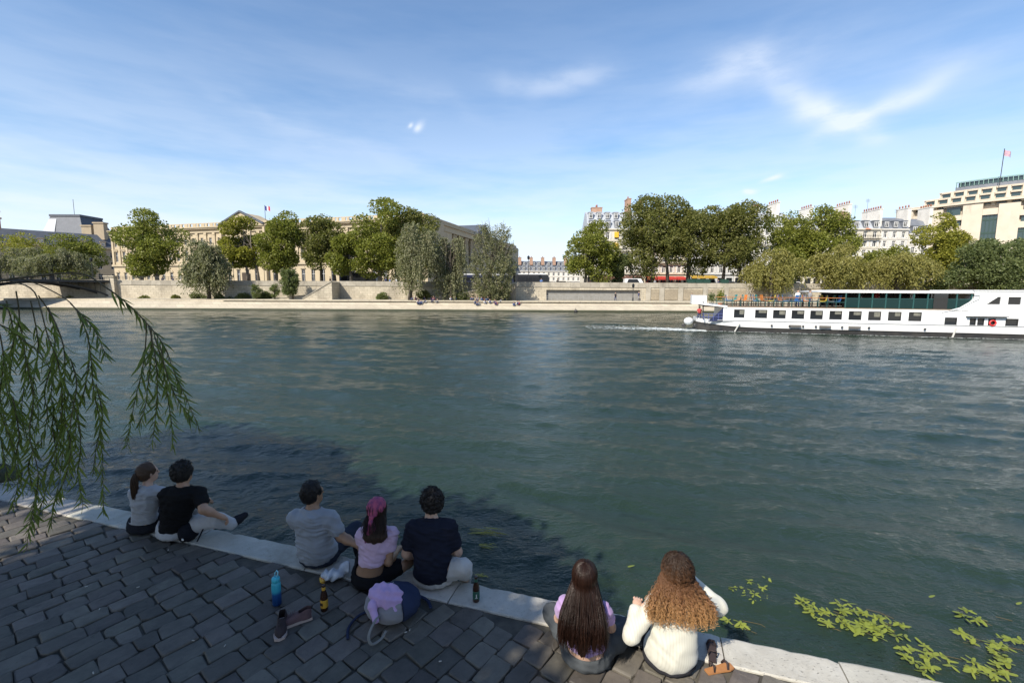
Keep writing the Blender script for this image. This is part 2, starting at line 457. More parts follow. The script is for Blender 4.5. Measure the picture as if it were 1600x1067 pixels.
# gallery behind the opening
g = MB()
g.box(gx0 - 0.3, gx1 + 4, YL + 5.2, YL + 5.5, 1.97, 4.05)
g.box(gx0 - 0.3, gx1 + 4, YL + .6, YL + 5.2, 4.052, 4.3)
g.box(gx0 - 0.6, gx0 - 0.3, YL + .6, YL + 5.5, 1.97, 4.05)
g.build('gallery_wall', mat('gallery_plaster', (0.55, 0.51, 0.46), 0.9, (0.42, 0.38, 0.33), 0.8), wall)
for i in range(4):
    x = gx0 + 2.2 + i * 3.3
    b = MB(); b.box(x, x + (1.6 if i % 2 else 1.1), YL + 5.14, YL + 5.19, 2.3, 3.5 + 0.2 * (i % 2))
    b.build('gallery_doorway', mat('gallery_poster%d' % i, [(0.25, 0.03, 0.05), (0.05, 0.05, 0.06), (0.18, 0.18, 0.2), (0.06, 0.10, 0.05)][i], 0.8), wall)
# pilasters right of the opening, small stone wall panels between them
for px in (1010, 1031, 1060, 1098, 1130, 1165, 1200, 1250, 1300, 1350, 1400, 1450, 1500):
    x = wx(px); b = MB(); b.box(x - .5, x + .5, YL - .22, YL - .002, 1.96, PAR - 1.02)
    b.build('pilaster', M_cope, wall)
px_edges = [1010, 1031, 1060, 1098, 1130, 1165, 1200]
for a, c in zip(px_edges[:-1], px_edges[1:]):
    b = MB(); b.box(wx(a) + .55, wx(c) - .55, YL - .10, YL - .003, 2.1, PAR - 1.35); b.build('wall_panel', M_wall2, wall)
# triangular ramp wall that juts out of the embankment
def ramp(px0, px1, z0, z1, depth, m, name='ramp_wall'):
    x0, x1 = wx(px0, YL - depth), wx(px1, YL - depth)
    b = MB(); b.extrude([(x0, YL - depth, 1.9), (x1, YL - depth, 1.9), (x1, YL - depth, z1), (x0, YL - depth, z0)], (0, depth - .003, 0))
    b.build(name, m, wall)
    b = MB(); d = Vector((x1 - x0, 0, z1 - z0)); b.obox((x0, YL - depth - .1, z0), d, (0, .45, 0), (0, 0, .18)); b.build('ramp_coping', M_cope, wall)
ramp(476, 522, 2.0, PAR - .2, 4.2, M_wall)
ramp(668, 806, 2.0, 5.2, 3.2, M_wall2)  # darker stone puts the tree shade on this ramp into its colour
ramp(430, 478, 1.98, 2.6, 3.0, M_wall)
# railing along the gallery and the lower quay
def railing(name, p0, p1, h, n, m, label, group=None, parent=None, cat='railing', rails=2):
    p0, p1 = Vector(p0), Vector(p1)
    e = empty(name, p0) if parent is None else parent
    for k in range(rails):
        z = h * (k + 1) / rails
        b = MB(); b.tube([p0 + Vector((0, 0, z)), p1 + Vector((0, 0, z))], 0.035, 5); b.build('rail', m, e)
    for i in range(n + 1):
        p = p0.lerp(p1, i / n); b = MB(); b.tube([p, p + Vector((0, 0, h + .04))], 0.03, 5); b.build('post', m, e)
    if label: tag(e, label, cat, group)
    return e
railing('gallery_railing', (gx0, YL - .4, 1.95), (gx1 - 4, YL - .4, 1.95), 0.85, 14, mat('grey_rail', (0.3, 0.3, 0.29), 0.5), 'grey metal railing along the gallery opening in the embankment')
railing('street_railing', (wx(190, YL), YL + .2, PAR), (wx(300, YL), YL + .2, PAR), 0.7, 22, M_dark, 'dark iron railing on the embankment beside the footbridge')

# ---- foot bridge at the far left
def bridge():
    A = Vector((wx(184, 93.5), 93.5, 0)); Bp = A + Vector((-26, -42, 0))
    d = (Bp - A); L = d.length; d.normalize(); n = Vector((-d.y, d.x, 0))
    if n.x > 0: n = -n
    e = empty('footbridge', A)
    b = MB(); b.obox(A + Vector((0, 0, 5.05)), d * L, n * 10, (0, 0, .45)); b.build('deck', M_dark, e)
    for s in (0.1, 9.7):
        for k in range(3):
            b = MB(); b.tube([A + n * s + Vector((0, 0, 5.75 + k * .4)), Bp + n * s + Vector((0, 0, 5.75 + k * .4))], 0.03, 5); b.build('handrail', M_dark, e)
    b = MB(); b.tube([A + n * .1 + Vector((0, 0, 5.5)), A + n * .1 + Vector((0, 0, 6.6))], .03, 4)
    bal = b.mesh('baluster', M_dark, origin=A + n * .1)
    for i in range(34):
        link('baluster', bal, e, n * .1 + d * (i * L / 34))
    for s in (0.6, 3.5, 6.5, 9.4):
        pts = []
        for i in range(13):
            u = i / 12; p = A + d * (u * 21) + n * s; p.z = 1.9 + 3.0 * math.sin(math.pi * u) ** .8 + .1; pts.append(p)
        b = MB(); b.tube(pts, .16, 5); b.build('steel_arch', M_dark, e)
        for i in range(1, 12):
            b = MB(); b.tube([pts[i], Vector((pts[i].x, pts[i].y, 5.1))], .06, 4); b.build('spandrel_post', M_dark, e)
    p = A + d * 22
    b = MB(); c = [p - n * 1.2 - d * 1.3, p - n * 2.4, p - n * 1.2 + d * 1.3, p + n * 11.2 + d * 1.3, p + n * 12.4, p + n * 11.2 - d * 1.3]
    b.prism(c if (c[1] - c[0]).cross(c[2] - c[1]).z > 0 else c[::-1], -1, 2.3); b.build('stone_pier', M_rev, e)
    b = MB(); b.box(A.x - 1.2, A.x + .6, 93.2, 94.1, 1.9, 6.2); b.box(A.x - 1.4, A.x + .8, 93.0, 94.2, 6.2, 6.45); b.build('abutment', M_wall, e)
    tag(e, 'dark steel footbridge ending at the far embankment on the left', 'bridge')
bridge()

# ---- the near quay: body, coping stones, cobbles
def stone_mat(name, c1, c2, speck, rnd, rough=0.85, pits=False):
    m = bpy.data.materials.new(name); m.use_nodes = True
    t = m.node_tree; N = NT(t); b = t.nodes['Principled BSDF']
    co = N.n('ShaderNodeTexCoord').outputs['Object']; oi = N.n('ShaderNodeObjectInfo').outputs['Random']
    geo = N.n('ShaderNodeNewGeometry')
    co = geo.outputs['Position']
    n1 = N.noise(co, 9.0, 8, 0.65).outputs[0]; n2 = N.noise(co, 60.0, 5, 0.6).outputs[0]; n3 = N.noise(co, 1.6, 5, 0.6).outputs[0]
    c = N.mix(N.m('MULTIPLY', N.m('SUBTRACT', n1, 0.35, clamp=True), 3, clamp=True), (*c1, 1), (*c2, 1))
    c = N.mix(N.m('MULTIPLY', N.m('SUBTRACT', n2, 0.62, clamp=True), 7, clamp=True), c, (*speck, 1))
    c = N.mix(N.m('MULTIPLY', N.m('SUBTRACT', n3, 0.5, clamp=True), 2.0, clamp=True), c, N.mix(0.5, c, (*speck, 1)))
    isl = geo.outputs['Random Per Island']
    if pits:      # the small dark holes and water stains of worn limestone
        pv = N.noise(N.mapping(co, rot=(0, 0, R(17)), scale=(1, 2.2, 1)), 38.0, 3, 0.5).outputs[0]
        pm_ = N.m('MULTIPLY', N.m('SUBTRACT', pv, 0.655, clamp=True), 22, clamp=True)
        c = N.mix(N.m('MULTIPLY', pm_, .6), c, (0.09, 0.085, 0.075, 1))
        st_ = N.noise(co, 2.3, 6, 0.7, 0.6).outputs[0]
        c = N.mix(N.m('MULTIPLY', N.m('SUBTRACT', st_, 0.5, clamp=True), 3.2, clamp=True), c, (0.26, 0.235, 0.19, 1))
    r_ = N.m('FRACT', N.m('ADD', oi, isl))
    hs = N.n('ShaderNodeHueSaturation', ins={'Value': N.m('ADD', N.m('MULTIPLY', r_, 2 * rnd), 1 - rnd), 'Hue': N.m('ADD', 0.5, N.m('MULTIPLY', N.m('SUBTRACT', N.m('FRACT', N.m('MULTIPLY', r_, 7.3)), .5), 0.05)), 'Color': c})
    N.set(b, 'Base Color', hs.outputs[0])
    b.inputs['Roughness'].default_value = rough
    h = N.m('ADD', N.m('MULTIPLY', n1, 1.0), N.m('MULTIPLY', n2, 0.35))
    if pits: h = N.m('SUBTRACT', h, N.m('MULTIPLY', pm_, .9))
    bn = N.n('ShaderNodeBump', ins={'Height': h, 'Strength': 0.7, 'Distance': 0.008}); N.set(b, 'Normal', bn.outputs[0])
    return m
M_cobble = stone_mat('cobble_granite', (0.082, 0.072, 0.060), (0.125, 0.110, 0.090), (0.042, 0.038, 0.032), 0.36, 0.7)
M_joint = mat('joint_sand', (0.030, 0.029, 0.026), 0.95, (0.12, 0.105, 0.08), 5, amt=.9, bump=0.01, bscale=90)
M_coping = stone_mat('coping_limestone', (0.46, 0.435, 0.385), (0.38, 0.355, 0.31), (0.24, 0.225, 0.20), 0.10, 0.85, True)
def plan(s, t): p = QO + QU * s + QN * t; return (p.x, p.y)
g = MB(); g.prism([plan(-40, -30), plan(40, -30), plan(40, -.03), plan(-40, -.03)], -1.1, QZ - .024)
quay = structure(g.build('near_quay', [M_joint]))
tag(quay, 'cobbled stone quay in the foreground')
# a stone face below the coping
g = MB(); g.prism([plan(-40, -.029), plan(40, -.029), plan(40, -.012), plan(-40, -.012)], -1.1, QZ - .23)
face = g.build('quay_face', M_wall2, quay)
COPE_W = 0.315
random.seed(11)
joints = [-14.0, -12.6, -11.3, -10.1, -8.9, -7.7, -6.4, -5.1, -4.15, -3.14, -1.62, -0.09, 1.05, 2.13, 2.93, 4.1, 5.3, 6.6, 8.0, 9.5]
def bevel_box(x0, x1, y0, y1, z0, z1, bv, jit=0.0, rng=random):
    """block with worn upper edges; returns verts, faces"""
    j = lambda: rng.uniform(-jit, jit)
    lo = [(x0 + j(), y0 + j()), (x1 + j(), y0 + j()), (x1 + j(), y1 + j()), (x0 + j(), y1 + j())]
    cx, cy_ = (x0 + x1) / 2, (y0 + y1) / 2
    def ins(p, d):
        return (p[0] + (d if p[0] < cx else -d), p[1] + (d if p[1] < cy_ else -d))
    v = [(p[0], p[1], z0) for p in lo] + [(p[0], p[1], z1 - bv + j() * .4) for p in lo]
    v += [(*ins(p, bv * .45), z1 - bv * .3 + j() * .4) for p in lo] + [(*ins(p, bv * 1.5), z1 + j() * .5) for p in lo]
    f = []
    for k in range(3):
        for i in range(4):
            i2 = (i + 1) % 4; f.append((k * 4 + i, k * 4 + i2, k * 4 + 4 + i2, k * 4 + 4 + i))
    f.append((12, 13, 14, 15))
    return v, f
qrot = math.atan2(QU.y, QU.x)
def to_world_local(v):  # (s,t,z) -> place
    p = QO + QU * v[0] + QN * v[1]; return (p.x, p.y, QZ + v[2])
for a, c in zip(joints[:-1], joints[1:]):
    n = max(6, int((c - a) / .06)); rows_ = []
    top_ = random.uniform(-.005, .004); o_ = random.uniform(-.006, .004)
    ch = [min(.03, random.expovariate(1 / .004)) for _ in range(n + 1)]
    for i_ in range(n + 1):
        s_ = a + .005 + (c - a - .010) * i_ / n + (random.uniform(-.004, .004) if 0 < i_ < n else 0); k_ = ch[i_]; e_ = .006 if i_ in (0, n) else 0
        rows_.append([(s_, o_ - .002, -.23), (s_, o_ - k_ * .3, top_ - .022 - k_), (s_, o_ - .007 - k_ * .6, top_ - .007 - k_ * .4 - e_), (s_, o_ - .024 - k_, top_ - .001 - e_), (s_, -COPE_W * .5, top_ + random.uniform(-.0015, .0015) - e_ * .5),
                      (s_, -COPE_W + .018, top_ - .001 - e_), (s_, -COPE_W + .006, top_ - .009 - e_), (s_, -COPE_W + .003 + random.uniform(0, .003), -.23)])
    b = MB(); V_ = [to_world_local(p) for r_ in rows_ for p in r_]; m_ = 8
    F_ = [(i_ * m_ + k_, i_ * m_ + k_ + 1, (i_ + 1) * m_ + k_ + 1, (i_ + 1) * m_ + k_) for i_ in range(n) for k_ in range(m_ - 1)] + [tuple(range(m_ - 1, -1, -1)), tuple(n * m_ + k_ for k_ in range(m_))]
    b.add(V_, [tuple(reversed(q)) for q in F_]); b.build('coping_stone', M_coping, quay)
# cobbles: rows that run askew to the edge, staggered, every stone a little different
ROW = R(-37)                       # row direction, clockwise from straight ahead
rd = Vector((math.sin(-ROW), math.cos(-ROW), 0)); rn = Vector((rd.y, -rd.x, 0))
def cam_px(p):
    v = _cm.transposed() @ (Vector(p) - CAMP)
    if v.z > -0.1: return None
    return 800 + FPX * v.x / -v.z, 533.5 - FPX * v.y / -v.z
cob = []
rng = random.Random(5)
w = 0.0; rowk = 0
wpos = -11.0
while wpos < 6.0:
    wid = rng.uniform(.155, .205)
    lpos = -6.0 + rng.uniform(0, .25)
    while lpos < 9.5:
        ln = rng.uniform(.19, .28) if rng.random() > .2 else rng.uniform(.14, .19)
        cw, cl = wpos + wid / 2, lpos + ln / 2
        bend = 0.018 * (cw + 1.0) * (cl - 3.0) * 0.35     # rows fan out a little
        c = rn * (cw + bend) + rd * cl
        rel = c - QO
        s_, t_ = rel.dot(QU), rel.dot(QN)
        if t_ < -COPE_W - .03 and t_ > -3.9 and -11 < s_ < 6:
            cob.append((c.copy(), wid, ln, s_, t_))
        lpos += ln
    wpos += wid
seen = []
for i, (c, wid, ln, s_, t_) in enumerate(cob):
    p = cam_px((c.x, c.y, QZ))
    vis = p is not None and -30 < p[0] < 1630 and p[1] < 1100
    seen.append((0 if vis else 1, (c - Vector((0, 0, 0))).length, i))
seen.sort()
single = set(i for _, _, i in seen[:300])
rest = MB()
ang0 = math.atan2(rd.y, rd.x)
for i, (c, wid, ln, s_, t_) in enumerate(cob):
    gap = rng.uniform(.002, .006)
    hl, hw_ = ln / 2 - gap, wid / 2 - gap
    ring_ = []
    for (sx_, sy_) in ((-1, -1), (1, -1), (1, 1), (-1, 1)):      # knocked-off corners
        c1, c2 = (rng.uniform(.004, .016), rng.uniform(.004, .016)) if rng.random() < .7 else (rng.uniform(.015, .05), rng.uniform(.012, .04))
        a_, b_ = (sx_ * (hl - c1), sy_ * hw_), (sx_ * hl, sy_ * (hw_ - c2))
        ring_ += [a_, b_] if sx_ * sy_ < 0 else [b_, a_]
    ring_ = [(p[0] + rng.uniform(-.007, .007), p[1] + rng.uniform(-.007, .007)) for p in ring_]
    zt_, bv = rng.uniform(-.010, .004), rng.uniform(.007, .013); nr_ = len(ring_); v = []
    for (k_, z_) in ((1.0, -.09), (1.0, zt_ - bv), (.968, zt_ - bv * .3), (.90, zt_), (.45, zt_ + rng.uniform(.0, .003))):
        v += [(p[0] * k_ + (0 if k_ == 1 else rng.uniform(-.002, .002)), p[1] * k_, z_ + (0 if k_ == 1 else rng.uniform(-.0018, .0018))) for p in ring_]
    f = [(q * nr_ + w_, q * nr_ + (w_ + 1) % nr_, (q + 1) * nr_ + (w_ + 1) % nr_, (q + 1) * nr_ + w_) for q in range(4) for w_ in range(nr_)] + [tuple(4 * nr_ + w_ for w_ in range(nr_))]
    # clip stones that reach into the coping
    a = ang0 + rng.uniform(-.08, .08); ca, sa = math.cos(a), math.sin(a)
    tx, ty = rng.uniform(-.022, .022), rng.uniform(-.022, .022)
    V3 = []
    for p in v:
        wv = Vector((c.x + p[0] * ca - p[1] * sa, c.y + p[0] * sa + p[1] * ca, QZ + p[2] + p[0] * tx + p[1] * ty))
        t__ = (wv - QO).dot(QN)
        if t__ > -COPE_W - .006: wv = wv - QN * (t__ + COPE_W + .006)
        V3.append(wv)
    if i in single:
        b = MB(); b.add([p - c for p in V3], f)
        o = link('cobble', b.mesh('cobble', M_cobble), quay, c)
    else: rest.add(V3, f)
tag(rest.build('outer_cobbles', M_cobble, quay), kind='stuff')

# ================================================================== buildings
def holed_wall(mb, O, U, N, L, z0, z1, holes, depth=0.4, mi=0):
    """outer face of a wall with real window openings and their reveals; O = foot at s=0, U along, N outward"""
    S = sorted(set([0.0, L] + [h[0] for h in holes] + [h[1] for h in holes]))
    Z = sorted(set([z0, z1] + [h[2] for h in holes] + [h[3] for h in holes]))
    P = lambda s, z, d=0.0: O + U * s - N * d + Vector((0, 0, z))
    # merge cells in columns where possible
    for i in range(len(S) - 1):
        run = None
        for j in range(len(Z) - 1):
            sm, zm = (S[i] + S[i + 1]) / 2, (Z[j] + Z[j + 1]) / 2
            inside = any(h[0] < sm < h[1] and h[2] < zm < h[3] for h in holes)
            if not inside: run = Z[j] if run is None else run
            if run is not None and (inside or j == len(Z) - 2):
                top = Z[j] if inside else Z[j + 1]
                mb.add([P(S[i], run), P(S[i + 1], run), P(S[i + 1], top), P(S[i], top)], [(0, 1, 2, 3)], mi); run = None
    for (a, b, c, d) in holes:
        q = [P(a, c), P(b, c), P(b, d), P(a, d)]; r = [P(a, c, depth), P(b, c, depth), P(b, d, depth), P(a, d, depth)]
        mb.add(q + r, [(0, 4, 5, 1), (1, 5, 6, 2), (2, 6, 7, 3), (3, 7, 4, 0)], mi)

M_glass = glass('window_glass', (0.016, 0.018, 0.022), 0.12)
M_glass_g = glass('green_window_glass', (0.035, 0.06, 0.062), 0.05, 0.7)
M_white = mat('white_paint', (0.72, 0.71, 0.68), 0.6, (0.62, 0.61, 0.58), 2)
M_shut = mat('pale_shutter', (0.62, 0.60, 0.56), 0.7, (0.5, 0.48, 0.45), 2, rnd=0.08)
_wm = {}
def window_mesh(w, h, frame=0.12, style='cross', gm=None, fm=None):
    key = (round(w, 2), round(h, 2), style, (gm or M_glass).name, (fm or M_white).name)
    if key not in _wm:
        b = MB(); b.box(-w / 2, w / 2, 0, .05, 0, h, 0)
        for x0, x1, z0, z1 in ((-w / 2, w / 2, 0, frame), (-w / 2, w / 2, h - frame, h), (-w / 2, -w / 2 + frame, frame, h - frame), (w / 2 - frame, w / 2, frame, h - frame)):
            b.box(x0, x1, -.06, -.003, z0, z1, 1)
        if style == 'cross':
            b.box(-.05, .05, -.055, -.004, frame + .001, h - frame - .001, 1); b.box(-w / 2 + frame, w / 2 - frame, -.05, -.005, h * .66, h * .66 + .08, 1)
        if style == 'grid':
            n = max(2, int(w / 1.4)); k = max(2, int(h / 1.6))
            for i in range(1, n): x = -w / 2 + w * i / n; b.box(x - .05, x + .05, -.055, -.004, frame, h - frame, 1)
            for i in range(1, k): z = h * i / k; b.box(-w / 2 + frame, w / 2 - frame, -.05, -.005, z - .05, z + .05, 1)
        _wm[key] = b.mesh('window', [gm or M_glass, fm or M_white])
    return _wm[key]
def put_window(parent, O, U, N, s, z, w, h, depth=0.3, **kw):
    p = O + U * s - N * depth + Vector((0, 0, z))
    return link('window', window_mesh(w, h, **kw), parent, p - Vector(parent.location), (0, 0, math.atan2(-N.x, N.y) + math.pi if False else math.atan2(U.y, U.x)))

def wallmat(name, c, dark=0.72):
    return mat(name, c, 0.9, tuple(k * 0.86 for k in c), 0.5, bump=0.02, bscale=1.5, grime=(tuple(k * dark for k in c), 0.35, 0.56))
M_louvre = wallmat('palace_limestone', (0.46, 0.375, 0.25), .66)
M_louvre2 = wallmat('palace_trim', (0.43, 0.355, 0.24), .6)
M_slate = mat('blue_slate', (0.085, 0.095, 0.115), 0.6, (0.06, 0.068, 0.085), 0.8, bump=0.01)
M_zinc = mat('zinc_roof', (0.40, 0.42, 0.45), 0.55, (0.32, 0.34, 0.37), 0.6, stretch=(1, 1, .2))
M_zincd = mat('dark_zinc_roof', (0.17, 0.185, 0.21), 0.55, (0.13, 0.14, 0.16), 0.6, stretch=(1, 1, .2))
M_clay = mat('clay_pot', (0.36, 0.15, 0.09), 0.85, (0.25, 0.1, 0.06), 3)
M_brick = mat('chimney_brick', (0.42, 0.27, 0.19), 0.9, (0.33, 0.2, 0.14), 2)
M_chim = mat('white_chimney_render', (0.70, 0.67, 0.61), 0.9, (0.56, 0.53, 0.48), 0.6, grime=((0.4, 0.37, 0.33), 0.6, 0.58))

# ---- the long palace facade
C0, C1 = Vector((-28.5, 150, 0)), Vector((-163, 188.6, 0))
def palace():
    e = empty('palace', (-96, 170, STREET))
    U = (C0 - C1); L = U.length; U.normalize(); N = Vector((U.y, -U.x, 0))
    bays = 34; bw = L / bays
    def s_at(px):   # image column -> distance along the facade
        k = (px - 800) / FPX * 1.006
        return (k * C1.y - C1.x) / (U.x - k * U.y)
    holes = []
    for i in range(bays):
        c = (i + .5) * bw
        arch = 14 <= i
        holes.append((c - .75, c + .75, 6.0 if arch else 7.3, 10.9 if arch else 10.0))
        holes.append((c - .72, c + .72, 14.4, 18.3)); holes.append((c - .62, c + .62, 20.4, 22.9))
    pc = s_at(392); d0, d1 = pc - 2.5 * bw, pc + 2.5 * bw
    b = MB(); holed_wall(b, C1, U, N, L, STREET - .1, 26.4, holes, .45)
    b.obox(C1 - N * .46 + Vector((0, 0, STREET)), U * L, -N * 22, (0, 0, 21.7))
    b.build('wall', M_louvre, e)
    for i in range(bays):
        c = (i + .5) * bw
        for (a, z, w, h) in ((c, 6.0 if i >= 14 else 7.3, 1.5, 4.9 if i >= 14 else 2.7), (c, 14.4, 1.44, 3.9), (c, 20.4, 1.24, 2.5)):
            put_window(e, C1, U, N, a, z, w, h, .34)
        hb = MB(); z = 10.9 if i >= 14 else 10.0
        hb.extrude([C1 + U * (c - 1.15) + N * .003 + Vector((0, 0, z + .15)), C1 + U * (c + 1.15) + N * .003 + Vector((0, 0, z + .15)), C1 + U * (c + .6) + N * .003 + Vector((0, 0, z + .95)), C1 + U * (c - .6) + N * .003 + Vector((0, 0, z + .95))], N * .3)
        hb.build('window_hood', M_louvre2, e)
        hb = MB(); hb.obox(C1 + U * (c - 1.1) + N * .003 + Vector((0, 0, 18.55)), U * 2.2, N * .4, (0, 0, .35)); hb.build('window_cornice', M_louvre2, e)
    for i in range(bays + 1):
        c = min(max(i * bw, .55), L - .55)
        pb = MB(); pb.obox(C1 + U * (c - .5) + N * .003 + Vector((0, 0, 13.6)), U * 1.0, N * .35, (0, 0, 10.3))
        pb.obox(C1 + U * (c - .62) + N * .003 + Vector((0, 0, 23.9)), U * 1.24, N * .5, (0, 0, .75))
        pb.obox(C1 + U * (c - .62) + N * .003 + Vector((0, 0, 13.3)), U * 1.24, N * .5, (0, 0, .3))
        pb.build('pilaster', M_louvre, e)
    for z, h, d, nm in ((12.6, .7, .6, 'string_course'), (19.2, .25, .25, 'string_course'), (24.7, .5, .5, 'architrave'), (26.0, .45, 1.0, 'cornice'), (26.45, .35, 1.35, 'cornice'), (STREET, 1.2, .35, 'plinth')):
        cb = MB(); cb.obox(C1 - U * .4 + N * .004 + Vector((0, 0, z)), U * (L + .8), N * d, (0, 0, h)); cb.build(nm, M_louvre2, e)
    bb = MB(); bb.obox(C1 + Vector((0, 0, 26.8)), U * L, -N * .35, (0, 0, .3)); bb.obox(C1 + Vector((0, 0, 28.1)), U * L, -N * .4, (0, 0, .25)); bb.build('balustrade', M_louvre, e)
    for i in range(bays * 2):
        c = i * bw / 2
        pb = MB(); pb.obox(C1 + U * c + Vector((0, 0, 27.1)), U * (.9 if i % 2 == 0 else .0 + 1.6), -N * (.38 if i % 2 == 0 else .2), (0, 0, 1.0)); pb.build('balustrade_pier', M_louvre, e)
    # pediment over the middle
    pb = MB(); z0 = 26.8
    A, B2, T = C1 + U * d0 + Vector((0, 0, z0)), C1 + U * d1 + Vector((0, 0, z0)), C1 + U * pc + Vector((0, 0, z0 + 4.6))
    pb.extrude([A + N * 1.4, B2 + N * 1.4, T + N * 1.4], -N * 9); pb.build('pediment', M_louvre, e)
    for P, Qp in ((A, T), (B2, T)):
        rb = MB(); rb.obox(P + N * .9, Qp - P, N * 1.0, (0, 0, .55)); rb.build('pediment_cornice', M_slate, e)
    pb = MB(); pb.obox(C1 + U * d0 + N * .36 + Vector((0, 0, STREET)), U * .9, N * .9, (0, 0, 21.3)); pb.build('corner_pier', M_louvre, e); pb = MB(); pb.obox(C1 + U * (d1 - .9) + N * .36 + Vector((0, 0, STREET)), U * .9, N * .9, (0, 0, 21.3)); pb.build('corner_pier', M_louvre, e)
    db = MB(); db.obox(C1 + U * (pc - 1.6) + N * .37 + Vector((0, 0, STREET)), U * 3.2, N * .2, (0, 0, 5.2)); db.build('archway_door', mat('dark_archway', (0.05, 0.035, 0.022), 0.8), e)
    # east side with its colonnade, seen at a slant
    U2, N2, L2 = -N, U, 112.0
    O2 = C0 + N2 * .004
    b = MB(); b.obox(O2 + U2 * .9 - N2 * 20 + Vector((0, 0, STREET)), U2 * L2, N2 * 18.0, (0, 0, 21.9)); b.obox(O2 - N2 * 2.0 + Vector((0, 0, STREET)), U2 * L2, N2 * 2.0, (0, 0, 8.3))
    b.obox(O2 - N2 * 2.0 + Vector((0, 0, 24.6)), U2 * L2, N2 * 2.3, (0, 0, 1.9)); b.build('east_wall', M_louvre, e)
    b = MB(); b.obox(O2 - N2 * 2.5 + Vector((0, 0, 26.5)), U2 * L2, N2 * 3.3, (0, 0, .5)); b.obox(O2 - N2 * 1.0 + Vector((0, 0, 27.0)), U2 * L2, N2 * .9, (0, 0, 1.3)); b.build('east_cornice', M_louvre2, e)
    for (a0, a1) in ((0, 13), (46, 64), (99, 112)):   # solid end and middle pavilions
        b = MB(); b.obox(O2 + U2 * a0 - N2 * 1.9 + Vector((0, 0, STREET)), U2 * (a1 - a0), N2 * 3.0, (0, 0, 21.85)); b.build('pavilion', M_louvre, e)
    P = O2 + U2 * 45; T0 = 26.9
    b = MB(); b.extrude([P + N2 * 1.6 + Vector((0, 0, T0)), P + U2 * 20 + N2 * 1.6 + Vector((0, 0, T0)), P + U2 * 10 + N2 * 1.6 + Vector((0, 0, T0 + 5.2))], -N2 * 14); b.build('east_pediment', M_slate, e)
    cm = MB(); cm.lathe([(.85, 0), (.85, .3), (.62, .5), (.58, 5), (.5, 9.9), (.8, 10.6), (.8, 11.1)], 10)
    cmesh = cm.mesh('column', M_louvre, True)
    k = 13.5
    while k < 99:
        if not 45 < k < 65:
            for dk in (0, 1.7):
                link('column', cmesh, e, O2 + U2 * (k + dk) - N2 * .9 + Vector((0, 0, 13.4)) - Vector(e.location))
            wb = MB(); wb.obox(O2 + U2 * (k + 3.3) - N2 * 1.995 + Vector((0, 0, 14)), U2 * 1.8, N2 * .1, (0, 0, 6)); wb.build('niche', M_glass, e)
        k += 6.1
    for k in range(22):
        wb = MB(); wb.obox(O2 + U2 * (2.5 + k * 5) + N2 * .003 + Vector((0, 0, 6.3)), U2 * 1.5, N2 * .05, (0, 0, 3.6)); wb.build('window', M_glass, e)
    tag(e, 'long cream stone palace with rows of windows, pilasters and pediments', 'palace')
    # flag over the middle
    f = empty('flag', C1 + U * (pc + 6) - N * 4 + Vector((0, 0, 27)))
    o = Vector(f.location)
    b = MB(); b.tube([o, o + Vector((0, 0, 7.5))], .08, 6); b.build('flagpole', M_dark, f)
    for i, c in enumerate(((0.04, 0.06, 0.3), (0.8, 0.8, 0.8), (0.65, 0.03, 0.05))):
        b = MB(); b.add([o + Vector((.1 + .5 * i, .2 * i, 7.3)), o + Vector((.6 + .5 * i, .2 * (i + 1), 7.0)), o + Vector((.6 + .5 * i, .2 * (i + 1), 5.4)), o + Vector((.1 + .5 * i, .2 * i, 5.7))], [(0, 1, 2, 3)])
        b.build('flag_cloth', mat('flag_cloth%d' % i, c, 0.8), f)
    tag(f, 'small tricolour flag on the roof of the palace', 'flag')
palace()

